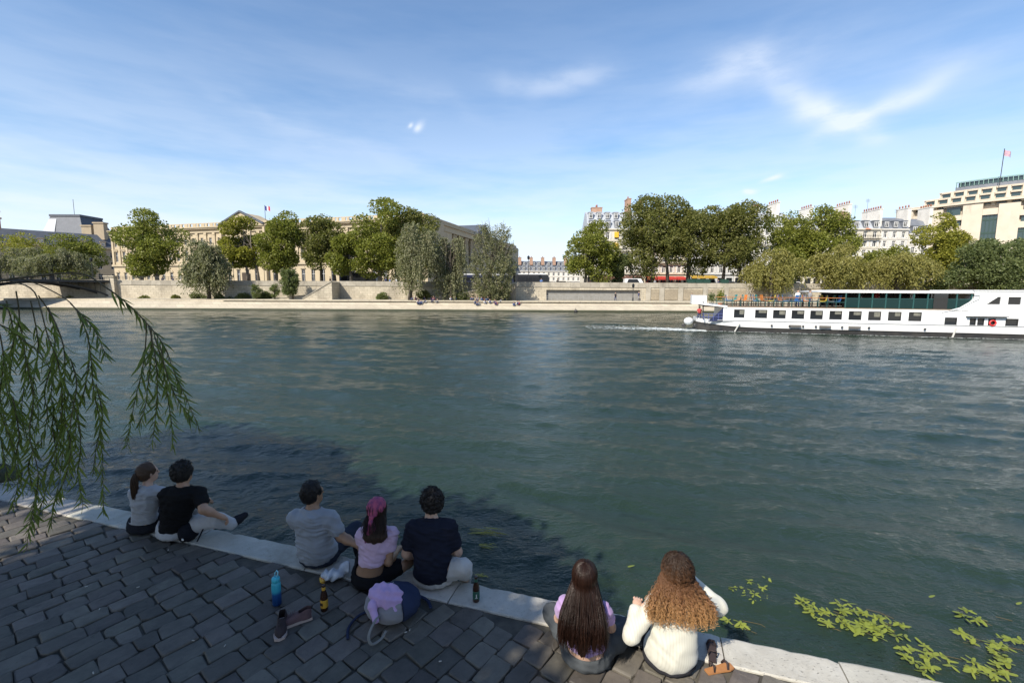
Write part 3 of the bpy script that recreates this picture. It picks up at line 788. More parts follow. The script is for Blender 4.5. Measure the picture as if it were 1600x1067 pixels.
# ---- slate-roofed wing at the far left with its square pavilion
def wing():
    e = empty('slate_roofed_wing', (-200, 215, STREET))
    PL, PR = Vector((-222, 176, 0)), Vector((-184, 216, 0))
    U = PR - PL; L = U.length; U.normalize(); N = Vector((U.y, -U.x, 0))
    holes = []; n = 12
    for i in range(n):
        c = (i + .5) * L / n
        for z, h in ((7, 3.4), (12.5, 3.4), (17.6, 2.6)): holes.append((c - .8, c + .8, z, z + h))
    mw = wallmat('wing_stone', (0.36, 0.29, 0.20))
    b = MB(); holed_wall(b, PL, U, N, L, STREET, 21.6, holes); b.obox(PL - N * .41 + Vector((0, 0, STREET)), U * L, -N * 14, (0, 0, 17)); b.build('wall', mw, e)
    for h in holes: put_window(e, PL, U, N, (h[0] + h[1]) / 2, h[2], 1.6, h[3] - h[2], .3)
    b = MB(); b.obox(PL + N * .002 + Vector((0, 0, 21.6)), U * L, N * .8, (0, 0, .7)); b.build('cornice', mw, e)
    b = MB(); p = [PL + Vector((0, 0, 22.3)), PL - N * 4 + Vector((0, 0, 28.2)), PL - N * 10 + Vector((0, 0, 28.8)), PL - N * 14.4 + Vector((0, 0, 22.3))]
    b.extrude(p, U * L); roof = b.build('roof', M_slate, e)
    for i in range(8):
        c = PL + U * (3 + i * 6.6) - N * 1.2 + Vector((0, 0, 22.7)); d = MB(); d.obox(c + N * .9, U * 1.8, -N * 2.6, (0, 0, 1.9)); d.obox(c - U * .2 + N * 1.0 + Vector((0, 0, 1.9)), U * 2.2, -N * 3.4, (0, 0, .5)); d.build('dormer', mw, e)
        link('dormer_window', window_mesh(1.0, 1.3), e, c + U * .9 + N * .98 + Vector((0, 0, .3)) - Vector(e.location), (0, 0, math.atan2(U.y, U.x)))
    for px, Y, z0, z1, w in ((3, 183, 27, 33.5, 5), (8, 184, 27, 31, 3), (152, 214, 26, 32, 4.5), (171, 214, 26, 33.3, 4.6)):
        x = (px - 800) / FPX * Y * 1.006; b = MB(); b.box(x - w / 2, x + w / 2, Y, Y + 2.2, z0, z1); b.box(x - w / 2 - .3, x + w / 2 + .3, Y - .3, Y + 2.5, z1, z1 + .6); b.build('chimney', M_brick if px < 100 else mw, e)
    tag(e, 'long palace wing with dark slate mansard roof at the far left', 'palace wing')
    # pavilion
    Y = 222; x0, x1 = (85 - 800) / FPX * Y * 1.006, (148 - 800) / FPX * Y * 1.006
    e = empty('slate_pavilion', ((x0 + x1) / 2, Y, STREET))
    b = MB(); b.box(x0, x1, Y, Y + 18, STREET, 29.5); b.build('wall', mw, e)
    t0, t1 = x0 + 1.5, x1 - 4
    b = MB(); b.add([(x0, Y - .2, 29.5), (x1, Y - .2, 29.5), (x1, Y + 18, 29.5), (x0, Y + 18, 29.5), (t0, Y + 3, 38), (t1, Y + 3, 38), (t1, Y + 15, 38), (t0, Y + 15, 38)], [(0, 1, 5, 4), (1, 2, 6, 5), (2, 3, 7, 6), (3, 0, 4, 7), (4, 5, 6, 7), (3, 2, 1, 0)]); b.build('roof', M_slate, e)
    b = MB(); b.box(t0 - .3, t1 + .3, Y + 2.7, Y + 15.3, 38, 39); b.build('roof_crest', M_slate, e)
    b = MB(); b.add([(x0 + .1, Y - .35, 30), (x0 + 6, Y - .35, 30), (x0 + 5, Y + 2.4, 36.8), (x0 + 1.5, Y + 2.4, 36.8)], [(0, 1, 2, 3)]); b.build('lead_panel', M_zinc, e)
    b = MB(); b.tube([((t0 + t1) / 2, Y + 8, 39), ((t0 + t1) / 2, Y + 8, 47)], .1, 5); b.build('finial', M_dark, e)
    tag(e, 'square pavilion with steep truncated slate roof behind the left trees', 'pavilion')
wing()

# ---- town houses
def chimney_slab(e, x, y0, y1, z0, z1, w=.9, pots=5, m=None):
    b = MB(); b.box(x - w / 2, x + w / 2, y0, y1, z0, z1); b.box(x - w / 2 - .1, x + w / 2 + .1, y0 - .1, y1 + .1, z1, z1 + .25); ch = b.build('chimney', m or M_chim, e)
    pm_ = MB(); pm_.lathe([(.2, 0), (.17, .5), (.2, .55), (.15, .75)], 7)
    if 'pot' not in _wm: _wm['pot'] = pm_.mesh('chimney_pot', M_clay, True)
    for i in range(pots):
        y = y0 + (i + .5) * (y1 - y0) / pots
        link('chimney_pot', _wm['pot'], ch, Vector((x, y, z1 + .25)) - Vector(e.location))
def house(name, label, x0, x1, Y, z_eave, z_ridge, floors, bays, col, roof=None, shop=None, dormers=True, balcony=(), shut=True, depth=12, blinds=(), roof2=False, gab=None):
    cx = (x0 + x1) / 2
    e = empty(name, (cx, Y, STREET)); el = Vector(e.location)
    U, N, O = Vector((1, 0, 0)), Vector((0, -1, 0)), Vector((x0, Y, 0)); L = x1 - x0
    g0 = STREET + 4.1; fh = (z_eave - g0) / floors; bw = L / bays
    ww, wh = min(1.15, bw * .42), fh * .66
    mw = wallmat(name + '_render', col)
    holes = [((i + .5) * bw - ww / 2, (i + .5) * bw + ww / 2, g0 + f * fh + fh * .12, g0 + f * fh + fh * .12 + wh) for f in range(floors) for i in range(bays)]
    holes += [((i + .5) * bw - bw * .36, (i + .5) * bw + bw * .36, STREET + .3, STREET + 3.1) for i in range(bays)]
    b = MB(); holed_wall(b, O, U, N, L, STREET - .05, z_eave, holes, .35); b.box(x0, x1, Y + .36, Y + depth, STREET, z_eave - .01); b.build('wall', mw, e)
    k = 0
    for h in holes:
        f = int((h[2] - g0) / fh + .01) if h[2] > g0 else -1
        w_, h_ = h[1] - h[0], h[3] - h[2]
        if f < 0: link('shop_window', window_mesh(w_, h_, style='grid', fm=shop or M_dark), e, Vector(((h[0] + h[1]) / 2 + x0, Y + .28, h[2])) - el); continue
        put_window(e, O, U, N, (h[0] + h[1]) / 2, h[2], w_, h_, .26)
        if (f, int(h[0] / bw)) in blinds:
            b = MB(); b.box(x0 + h[0] - .1, x0 + h[1] + .1, Y - .35, Y - .01, h[2] + h_ * .25, h[3]); b.build('blind', MATS.get('yellow_blind') or mat('yellow_blind', (0.75, 0.42, 0.03), 0.8), e)
        if shut and not f in balcony:
            for s in (-1, 1):
                xx = x0 + (h[0] if s < 0 else h[1]); b = MB(); b.box(min(xx, xx + s * ww * .5), max(xx, xx + s * ww * .5), Y - .07, Y - .004, h[2], h[3])
                if (name, 'sh') not in _wm:
                    _wm[(name, 'sh')] = MB().box(-ww * .25, ww * .25, -.07, -.004, 0, h_).mesh('shutter', M_shut)
                link('shutter', _wm[(name, 'sh')], e, Vector((xx + s * ww * .25, Y, h[2])) - el)
    for f in range(floors + 1):
        z = g0 + f * fh - .12
        b = MB(); b.box(x0 + .01, x1 - .01, Y - (.35 if f in (0, floors) else .14), Y - .005, z, z + (.35 if f in (0, floors) else .16)); b.build('cornice', mw, e)
    for f in balcony:
        z = g0 + f * fh
        b = MB(); b.box(x0 + .05, x1 - .05, Y - .75, Y - .36, z - .1, z + .05); b.box(x0 + .05, x1 - .05, Y - .72, Y - .68, z + .75, z + .85); [b.box(x0 + .1 + q * .45, x0 + .16 + q * .45, Y - .72, Y - .69, z + .05, z + .75) for q in range(int((x1 - x0 - .2) / .45))]; b.build('balcony', M_dark, e)
    rm = roof or M_zinc
    sl = (z_ridge - z_eave)
    b = MB()
    prof = [(Y - .1, z_eave + .2), (Y + sl * .42, z_eave + sl * .78), (Y + 5, z_ridge), (Y + depth - .5, z_eave + .2)]
    b.extrude([(x0 + .02, y, z) for y, z in prof][::-1], (L - .04, 0, 0)); r = b.build('roof', rm, e)
    if gab:
        b = MB(); b.extrude([(gab[0], Y + .2, z_eave + .3), (gab[1], Y + .2, z_eave + .3), (gab[1], Y + .2, gab[2] - 1.2), ((gab[0] + gab[1]) / 2, Y + .2, gab[2]), (gab[0], Y + .2, gab[2] - 1.2)], (0, 8, 0)); b.build('gable', M_brick, e)
    if dormers:
        rows = 2 if roof2 else 1
        for rr in range(rows):
            for i in range(bays):
                c = x0 + (i + .5) * bw; z = z_eave + .55 + rr * sl * .46
                yf = Y - .05 + rr * sl * .25
                b = MB(); b.box(c - ww * .62, c + ww * .62, yf, yf + 2.2, z, z + 1.75); b.box(c - ww * .72, c + ww * .72, yf - .12, yf + 2.4, z + 1.75, z + 1.95); d = b.build('dormer', rm if rr else M_zincd, e)
                link('dormer_window', window_mesh(ww, 1.45), d, Vector((c, yf - .06, z + .15)) - el)
    tag(e, label, 'town house', 'town houses along the far quay')
    return e
def hx(px, Y=130.0): return (px - 800) / FPX * Y * 1.006
YH = 130.0
cream, creamw, greyw, warm = (0.60, 0.55, 0.45), (0.66, 0.62, 0.55), (0.55, 0.54, 0.52), (0.58, 0.50, 0.38)
e = house('corner_town_house', 'cream corner house with tall zinc mansard and two yellow blinds', hx(914), hx(1003), YH, 20.9, 26.4, 4, 7, cream, roof2=True, balcony=(2, 4) if False else (2,), blinds=((2, 3), (3, 3)), shop=mat('brown_shopfront', (0.10, 0.05, 0.03), 0.6))
chimney_slab(e, hx(978), YH + 1, YH + 4.5, 24, 29.4, 1.0, 1, M_brick); chimney_slab(e, hx(933), YH + 5, YH + 7, 25, 27.6, 3.0, 3, M_brick); chimney_slab(e, hx(997), YH + 2, YH + 6, 22, 28.6, 1.0, 4, M_brick)
o = on_y(978, 336, YH)
e = house('red_cafe_house', 'cream house above the red cafe awnings behind the largest trees', hx(1003.5), hx(1074), YH, 20.4, 25.2, 4, 6, warm, balcony=(1, 3), shop=mat('red_shopfront', (0.25, 0.03, 0.02), 0.6))
chimney_slab(e, hx(1030), YH + 3, YH + 8, 22, 27.4)
e = house('grey_painted_house', 'grey painted house above the yellow awning behind the largest trees', hx(1074.5), hx(1141), YH, 21.2, 25.6, 4, 5, greyw, balcony=(2,), shop=mat('green_shopfront', (0.03, 0.06, 0.05), 0.6), roof=M_zincd)
e = house('white_house_between_trees', 'white house showing between two tree groups left of the boat canopy', hx(1141.5), hx(1222), YH, 21.8, 26.6, 5, 6, creamw, balcony=(3,))
chimney_slab(e, hx(1205), YH + 1, YH + 6, 23, 28.6); chimney_slab(e, hx(1185), YH + 4, YH + 8, 23, 28.0)
e = house('house_with_brown_gable', 'cream house with brown gable beside the tall white chimney wall', hx(1222.5), hx(1315), YH, 21.2, 25.2, 5, 7, cream, gab=(hx(1291), hx(1313), 26.3))
chimney_slab(e, hx(1315) - .5, YH + .4, YH + 6, 22, 28.2, .9, 6)
chimney_slab(e, hx(1260), YH + 2, YH + 7, 22, 27.5)
e = house('cream_balcony_house', 'cream house with brown upper balcony right of the brown gable', hx(1315.3), hx(1360), YH, 21.3, 24.6, 5, 3, cream, balcony=(4,))
chimney_slab(e, hx(1360.6), YH + .4, YH + 7.2, 22, 26.9, .8, 8)
e = house('white_shuttered_house', 'white house with pale shutters and blue-grey roof between two chimney walls', hx(1361.3), hx(1403), YH, 21.3, 25.3, 5, 3, creamw, roof=M_zincd)
chimney_slab(e, hx(1403.5), YH + .4, YH + 4.4, 22, 27.2, 1.0, 4)
e = house('narrow_white_house', 'narrow white house beside the curved department store', hx(1404.2), hx(1437), YH, 20.0, 25.0, 4, 2, creamw, roof=M_zincd)
chimney_slab(e, hx(1436.5), YH + .4, YH + 4.2, 21, 27.4, 1.0, 5)
e = house('far_terrace', 'distant pale terrace with grey roof seen through the gap between trees', 2.4, 36, 240.0, 13.6, 19.2, 2, 13, creamw, roof=M_zincd, roof2=True, shut=False)
for i in range(6): chimney_slab(e, 4 + i * 6, 241, 244, 17, 20.6, 1.6, 2, M_brick)
# television aerials
for (px, z0, h) in ((1319, 24.5, 4.2), (1337, 26.4, 4), (1424, 25, 3.2), (1382, 25, 2.5)):
    x = hx(px, 134); t = empty('tv_aerial', (x, 134, z0)); p = Vector(t.location)
    b = MB(); b.tube([p, p + Vector((0, 0, h))], .04, 4); b.build('mast', M_dark, t)
    for k in range(3):
        b = MB(); b.tube([p + Vector((-.6, 0, h - .2 - .35 * k)), p + Vector((.6, 0, h - .2 - .35 * k))], .03, 4); b.build('aerial_rod', M_dark, t)
    tag(t, {1319: 'thin television aerial beside the tall chimney right of the brown gable', 1337: 'television aerial above the cream balcony house', 1424: 'television aerial above the narrow white house', 1382: 'small television aerial on the roof between the chimney walls'}[px], 'aerial', 'television aerials')

# ---- the curved department store at the right
def store():
    C = Vector((175, 165, 0)); RR = 59.0
    e = empty('department_store', (135, 128, STREET)); el = Vector(e.location)
    ms = wallmat('store_limestone', (0.58, 0.505, 0.40), 0.72)
    def P(phi, r, z): return Vector((C.x + r * math.cos(phi), C.y + r * math.sin(phi), z))
    def ring(name, m, p0, p1, r0, r1, z0, z1, n=24, parent=e):
        pts = [P(p0 + (p1 - p0) * i / n, r1, 0) for i in range(n + 1)] + [P(p1 + (p0 - p1) * i / n, r0, 0) for i in range(n + 1)]
        b = MB(); nn = len(pts)
        a2 = sum(pts[i].x * pts[(i + 1) % nn].y - pts[(i + 1) % nn].x * pts[i].y for i in range(nn))
        b.prism(pts if a2 > 0 else pts[::-1], z0, z1)
        return b.build(name, m, parent)
    d = R(1)
    a0, a1 = -158 * d, -108 * d
    ring('wall_core', ms, a0, a1, RR - 8, RR - .9, STREET, 27.5)
    # tall bays: pier, glass, pier ...
    bay = 7.3 * d; phi = a0
    k = 0
    while phi + bay <= a1 + .001:
        wide = bay * (.56 if k % 2 else .40)
        m0 = phi + (bay - wide) / 2
        ring('pier', ms, phi, m0, RR - .9, RR + .5, STREET, 28.4 if k % 2 == 0 else 27.6, 3)
        ring('pier', ms, m0 + wide, phi + bay, RR - .9, RR + .5, STREET, 28.4 if k % 2 else 27.6, 3)
        top = 21.0 if k % 2 else 25.0
        gl = ring('tall_window', M_glass_g, m0, m0 + wide, RR - .9, RR - .45, STREET + 3.6, top, 4)
        for i in range(5):
            z = STREET + 4.5 + i * 3.6
            if z < top - .5: ring('floor_band', M_greeniron, m0, m0 + wide, RR - .9, RR - .36, z, z + .5, 4, gl)
        for i in range(1, 4):
            q = m0 + wide * i / 4; ring('mullion', M_greeniron, q - .0012, q + .0012, RR - .9, RR - .33, STREET + 3.6, top, 1, gl)
        ring('lintel', ms, m0, m0 + wide, RR - .9, RR + .1, top, top + 1.6, 4)
        if k % 2:
            g2 = ring('upper_window', M_glass_g, m0 + wide * .1, m0 + wide * .9, RR - .9, RR - .4, top + 1.6, top + 3.2, 4)
            ring('lintel', ms, m0, m0 + wide, RR - .9, RR + .3, top + 3.2, top + 4.6, 4)
            ring('upper_window', M_glass_g, m0 + wide * .15, m0 + wide * .85, RR - .9, RR - .3, top + 4.6, top + 7.0, 4)
            ring('lintel', ms, m0, m0 + wide, RR - .9, RR + .3, top + 7.0, top + 7.9, 4)
        ring('ground_floor_awning', mat('store_awning%d' % k, (0.10, 0.02, 0.02), 0.8), m0, m0 + wide, RR + .52, RR + 2.2, STREET + 3.0, STREET + 3.25, 3)
        phi += bay; k += 1
    ring('cornice', ms, a0, a1, RR - .8, RR + .9, 28.4, 28.9)
    # set-back terraces with arched dormers
    for (b0, b1, r, z0, z1) in ((-157 * d, a1, RR - 1.0, 27.5, 29.2), (-154.5 * d, a1, RR - 2.3, 29.2, 31.0), (-151.5 * d, a1, RR - 3.8, 31.0, 32.8)):
        ring('terrace_wall', ms, b0, b1, r - 4, r, z0, z1); ring('terrace_cornice', ms, b0 - .002, b1, r - 1, r + .35, z1, z1 + .2)
        n = int((b1 - b0) / (2.9 * d))
        for i in range(n):
            q = b0 + (i + .25) * 2.9 * d
            ring('terrace_window', M_glass_g, q, q + 1.75 * d, r - .3, r + .06, z0 + .45, z1 - .3, 3)
            ring('terrace_hood', ms, q - .15 * d, q + 1.9 * d, r + .07, r + .55, z1 - .3, z1 - .08, 3)
            ring('terrace_pier', ms, q + 1.95 * d, q + 2.65 * d, r + .002, r + .55, z0, z1 - .05, 2)
    ring('top_floor', M_zincd, -148.5 * d, a1, RR - 12, RR - 5.4, 33.0, 34.2); ring('top_glazing', M_glass_g, -148 * d, a1, RR - 11, RR - 5.9, 34.2, 35.5)
    mg = mat('verdigris_rail', (0.20, 0.32, 0.28), 0.6)
    ring('top_railing', mg, -148.5 * d, a1, RR - 5.5, RR - 5.3, 35.5, 35.75)
    for i in range(40):
        q = -148.4 * d + i * (40 * d) / 40
        ring('railing_post', mg, q, q + .0022, RR - 5.6, RR - 5.2, 34.2, 35.5, 1)
    tag(e, 'big cream department store with curved terraces and tall green windows', 'department store')
    f = empty('roof_flag', on_y(1563, 278, 128)); o = Vector(f.location)
    b = MB(); b.tube([o - Vector((0, 0, 2)), o + Vector((.2, 0, 7.6))], .09, 6); b.build('flagpole', M_dark, f)
    ps = []
    for j in range(2):
        for i in range(7): ps.append(o + Vector((.25 + i * .33, .22 * math.sin(i * 1.2), 7.4 - j * 1.5 - .12 * i)))
    b = MB(); b.add(ps, [(i, i + 7, i + 8, i + 1) for i in range(6)]); b.build('flag_cloth', mat('pink_flag', (0.62, 0.36, 0.36), 0.8, (0.3, 0.22, 0.34), 1.4), f)
    tag(f, 'faded red flag on a tall pole over the department store', 'flag')
store()

# ================================================================== trees
def leaf_mat(name, c1, c2, trans=0.5):
    m = bpy.data.materials.new(name); m.use_nodes = True
    t = m.node_tree; N = NT(t); b = t.nodes['Principled BSDF']; out = t.nodes['Material Output']
    geo = N.n('ShaderNodeNewGeometry'); isl = geo.outputs['Random Per Island']
    pos = N.noise(geo.outputs['Position'], 0.45, 3, 0.5).outputs[0]
    f = N.m('ADD', N.m('MULTIPLY', isl, 0.55), N.m('MULTIPLY', N.m('SUBTRACT', pos, 0.25, clamp=True), 0.9), clamp=True)
    c = N.mix(f, (*c1, 1), (*c2, 1))
    hs = N.n('ShaderNodeHueSaturation', ins={'Value': N.m('ADD', 0.75, N.m('MULTIPLY', N.m('FRACT', N.m('MULTIPLY', isl, 13.7)), 0.5)), 'Color': c}).outputs[0]
    N.set(b, 'Base Color', hs); b.inputs['Roughness'].default_value = 0.5; b.inputs['Specular IOR Level'].default_value = 0.35
    tr = N.n('ShaderNodeBsdfTranslucent', ins={0: N.mix(0.5, hs, (0.16, 0.20, 0.02, 1))})
    mx = N.n('ShaderNodeMixShader', ins={0: trans, 1: b.outputs[0], 2: tr.outputs[0]})
    t.links.new(mx.outputs[0], out.inputs[0])
    return m
LM = {
    'plane': leaf_mat('plane_tree_leaves', (0.151, 0.184, 0.030), (0.302, 0.301, 0.057)),
    'dark': leaf_mat('dark_plane_leaves', (0.122, 0.141, 0.038), (0.245, 0.229, 0.066)),
    'bright': leaf_mat('bright_leaves', (0.216, 0.229, 0.030), (0.403, 0.367, 0.063)),
    'silver': leaf_mat('silver_willow_leaves', (0.173, 0.184, 0.089), (0.331, 0.315, 0.184)),
    'willow': leaf_mat('weeping_willow_leaves', (0.216, 0.209, 0.051), (0.360, 0.321, 0.101)),
    'conifer': leaf_mat('dense_dark_leaves', (0.108, 0.144, 0.057), (0.216, 0.243, 0.095)),
}
M_bark = mat('bark', (0.10, 0.08, 0.06), 0.9, (0.20, 0.17, 0.13), 1.2, bump=0.03)
M_barkd = mat('dark_bark', (0.05, 0.04, 0.03), 0.9, (0.09, 0.075, 0.055), 2, bump=0.03)

def leaf_quads(P, D, rng, ln, wd):
    """P (n,3) positions, D (n,3) leaf directions -> folded leaf faces"""
    n = len(P)
    D = D / (np.linalg.norm(D, axis=1, keepdims=True) + 1e-9)
    r = rng.normal(size=(n, 3)); S = np.cross(D, r); S /= (np.linalg.norm(S, axis=1, keepdims=True) + 1e-9)
    L = (ln * rng.uniform(.65, 1.3, n))[:, None]; Wd = (wd * rng.uniform(.65, 1.3, n))[:, None]
    v0 = P; v1 = P + D * L * .45 + S * Wd * .5; v2 = P + D * L; v3 = P + D * L * .45 - S * Wd * .5
    V = np.stack([v0, v1, v2, v3], 1).reshape(-1, 3)
    F = np.arange(4 * n).reshape(n, 4)
    return V, F

def tree(name, label, px0, px1, py_top, py_bot, base_px, Y, zbase, kind='round', leaf='plane', n=6500, trunks=None, seed=0, group=None, ls=0.37, bare=0.0, lobes=26, cat='tree'):
    rng = np.random.default_rng(seed + 100); n = int(n * 2.4)
    if kind == 'round': w_ = (px1 - px0) * .05; px0, px1, py_top, py_bot = px0 - w_, px1 + w_, py_top - 2, py_bot + 9
    xs0, xs1 = hx(px0, Y), hx(px1, Y)
    roll = lambda px: (px - 800) * 0.00524
    zt = CAMZ + (453 + roll((px0 + px1) / 2) - py_top) / FPX * Y * 1.006; zb = CAMZ + (453 + roll((px0 + px1) / 2) - py_bot) / FPX * Y * 1.006
    cx, rx, cz, rz = (xs0 + xs1) / 2, (xs1 - xs0) / 2, (zt + zb) / 2, (zt - zb) / 2
    bx = hx(base_px, Y)
    e = empty(name, (bx, Y, zbase)); el = np.array([bx, Y, zbase])
    ry_ = min(rx, rz) * 0.85 if kind == 'round' else rx * .8
    C = np.array([cx, Y, cz])
    tb = MB()
    if kind == 'round':
        # leafy lobes scattered through an egg-shaped crown
        cen = []
        while len(cen) < lobes:
            p = rng.uniform(-1, 1, 3)
            q = np.linalg.norm(p)
            if q > 1 or q < .35: continue
            p = p * .90
            w_ = 1.0 - .28 * max(0, p[2]) ** 2 - .12 * max(0, -p[2] - .3)
            cen.append(np.array([p[0] * w_ * rx, p[1] * w_ * ry_, p[2] * rz]) + C)
        cen = np.array(cen)
        rad = rng.uniform(.22, .36, lobes) * min(rx, rz) * 1.12 + .25
        which = rng.choice(lobes, n, p=rad ** 2 / np.sum(rad ** 2))
        d = rng.normal(size=(n, 3)); d /= np.linalg.norm(d, axis=1, keepdims=True)
        rr = rad[which] * rng.uniform(.45, 1.08, n) ** .6
        # every lobe is broken up into twigs
        tw = rng.normal(size=(lobes, 14, 3)); tw /= np.linalg.norm(tw, axis=2, keepdims=True)
        d = d * .55 + tw[which, rng.integers(0, 14, n)] * .75; d /= np.linalg.norm(d, axis=1, keepdims=True)
        P = cen[which] + d * rr[:, None] * np.array([1.05, 1, .85])
        D = d + rng.normal(0, .8, (n, 3)) + np.array([0, 0, -.25])
        V, F = leaf_quads(P, D, rng, ls * 1.1, ls * .95)
        tops = cen
    else:
        # hanging or upswept sprays
        ns = max(40, n // 34); per = n // ns
        Ps, Ds = [], []
        tops = []
        wc = []
        while len(wc) < 17:
            p_ = rng.uniform(-1, 1, 3)
            if .3 < np.linalg.norm(p_) < 1: wc.append(np.array([p_[0] * rx * .78, p_[1] * ry_ * .78, (p_[2] * .62 + .30) * rz, rng.uniform(.14, .30) * min(rx, rz)]))
        for i in range(ns):
            a = rng.uniform(0, 6.283); q = math.sqrt(rng.uniform(0, 1))
            if kind == 'weep':
                g_ = wc[rng.integers(0, len(wc))]; st = C + g_[:3] + rng.normal(0, 1, 3) * g_[3] * np.array([.5, .5, .4])
                dv = st - C; out = np.array([dv[0], dv[1], 0]) / (np.hypot(dv[0], dv[1]) + .3) * rx * rng.uniform(.05, .28) + rng.normal(0, .12 * rx, 3) * [1, 1, 0]
                drop = min(rz * rng.uniform(.25, .85), max(.3, st[2] - (cz - rz) - rng.uniform(0, .25 * rz)))
                u = np.linspace(0, 1, per)[:, None]
                path = st + out * (1 - (1 - u) ** 2) + np.array([0, 0, .14 * rz]) * np.sin(u * 2.0) * (1 - u) - np.array([0, 0, 1]) * drop * u ** 1.4
                dd = np.array([0, 0, -1.0]) + out / (np.linalg.norm(out) + .01) * .4
            else:           # upright, like a poplar
                z0 = cz - rz + 2 * rz * rng.uniform(0, .86); env = math.sin(math.pi * min(1, max(.06, (z0 - cz + rz) / (2 * rz) * .86 + .12))) ** .7
                st = np.array([cx + rx * env * q * math.cos(a) * .8, Y + ry_ * env * q * math.sin(a) * .8, z0])
                u = np.linspace(0, 1, per)[:, None]
                up = np.array([math.cos(a) * rx * .18, math.sin(a) * ry_ * .18, rz * rng.uniform(.16, .34)])
                path = st + up * u - np.array([0, 0, 1]) * (u ** 2) * rz * .1
                dd = np.array([math.cos(a) * .5, math.sin(a) * .5, rng.uniform(-.6, .5)])
            if bare and st[2] > cz and rng.random() < bare:
                tb.tube([Vector(path[0]), Vector(path[per // 2]), Vector(path[-1] + np.array([0, 0, rz * .1]))], [.05, .035, .015], 3)
                keep = rng.random(per) < .25
                path = path[keep]
            tops.append(path[0] if len(path) else st)
            Ps.append(path + rng.normal(0, .16, path.shape)); Ds.append(np.tile(dd, (len(path), 1)) + rng.normal(0, .45, path.shape))
        P, D = np.concatenate(Ps), np.concatenate(Ds)
        V, F = leaf_quads(P, D, rng, ls * 1.15, ls * .5)
    V = V - el
    link('crown', np_mesh('crown', V, F, LM[leaf], smooth=False), e)
    # trunk(s) and limbs
    for k, tpx in enumerate(trunks or [base_px]):
        tx = hx(tpx, Y); h = (cz - zbase); r0 = max(.16, min(.45, rx * .075)) * (1 if len(trunks or [0]) == 1 else .8)
        fx = tx + (cx - tx) * .45
        pts = [(tx, Y, zbase - .1), (tx + (fx - tx) * .2 + .05, Y, zbase + h * .3), (tx + (fx - tx) * .5 - .05, Y + .05, zbase + h * .62), (fx, Y, zbase + h * 1.0), (fx + .1, Y, cz + rz * .5)]
        t_ = MB(); t_.tube(pts, [r0 * 1.25, r0, r0 * .85, r0 * .6, r0 * .2], 8); t_.build('trunk', M_bark if leaf in ('plane', 'bright') else M_barkd, e, smooth=True)
        idx = rng.choice(len(tops), min(9, len(tops)), replace=False)
        for j in idx:
            p1 = Vector(tops[j]); s0 = Vector(pts[2]).lerp(Vector(pts[3]), rng.random()); mid = s0.lerp(p1, .5) + Vector((0, 0, .1 * rz))
            tb.tube([s0, mid, p1], [r0 * .42, r0 * .26, r0 * .08], 5)
    tag(tb.build('limbs', M_barkd, e), kind='stuff')
    tag(e, label, cat, group)
    return e

# street level, left to right
SG = 'trees on the upper quay'
tree('plane_tree', 'round leafy tree with forked trunk before the left end of the palace', 195, 293, 340, 418, 240, 101, STREET, 'round', 'plane', 7000, (229, 254), 1, SG)
tree('plane_tree', 'bright yellow-green tree before the palace pediment', 361, 416, 344, 416, 388, 101, STREET, 'round', 'bright', 4600, (393, 411), 2, SG, lobes=20)
tree('plane_tree', 'tall green tree just right of the palace pediment', 414, 478, 331, 422, 437, 100, STREET, 'round', 'plane', 6500, (437, 459), 3, SG)
tree('plane_tree', 'medium dull green tree left of the dark bus', 478, 541, 342, 414, 506, 101, STREET, 'round', 'dark', 5200, (506, 528), 4, SG)
tree('plane_tree', 'lower tree standing right in front of the dark bus', 520, 580, 362, 424, 552, 99, STREET, 'round', 'plane', 4600, None, 5, SG, lobes=18)
tree('plane_tree', 'largest tree before the right half of the palace', 562, 648, 322, 424, 596, 100, STREET, 'round', 'plane', 8500, None, 6, SG, lobes=32)
tree('plane_tree', 'dark tree leaning on the largest one before the palace corner', 612, 684, 334, 424, 622, 101.5, STREET, 'round', 'dark', 6500, None, 7, SG)
tree('plane_tree', 'tree at the left corner of the mansard town house', 889, 957, 352, 434, 912, 103, STREET, 'round', 'plane', 5600, (912, 925), 8, SG)
tree('small_tree', 'small dark tree before the corner town house', 950, 985, 398, 434, 965, 104, STREET, 'round', 'conifer', 2600, None, 9, SG, ls=.34, lobes=12)
tree('plane_tree', 'huge dense tree before the red cafe awnings', 972, 1070, 309, 428, 1018, 102, STREET, 'round', 'dark', 9500, (1015, 1040), 10, SG, lobes=34)
tree('plane_tree', 'dense tree crown right of the huge one above the yellow awning', 1032, 1126, 311, 428, 1070, 103, STREET, 'round', 'dark', 7500, None, 11, SG, lobes=30)
tree('plane_tree', 'dense round tree above the stern of the boat', 1090, 1180, 317, 428, 1124, 101, STREET, 'round', 'dark', 8000, (1124, 1152), 12, SG, lobes=30)
tree('plane_tree', 'bright green tree behind the open deck of the boat, left one', 1188, 1262, 331, 432, 1222, 103, STREET, 'round', 'plane', 7000, None, 13, SG, lobes=28)
tree('plane_tree', 'bright green tree behind the open deck of the boat, right one', 1236, 1312, 325, 432, 1270, 102, STREET, 'round', 'plane', 7000, None, 14, SG, lobes=28)
tree('plane_tree', 'yellow-green tree before the left edge of the department store', 1418, 1492, 341, 436, 1450, 104, STREET, 'round', 'bright', 6500, None, 15, SG)
tree('plane_tree', 'low tree before the shuttered house, behind the boat canopy', 1342, 1400, 384, 442, 1368, 104, STREET, 'round', 'plane', 3600, None, 16, SG, lobes=18)
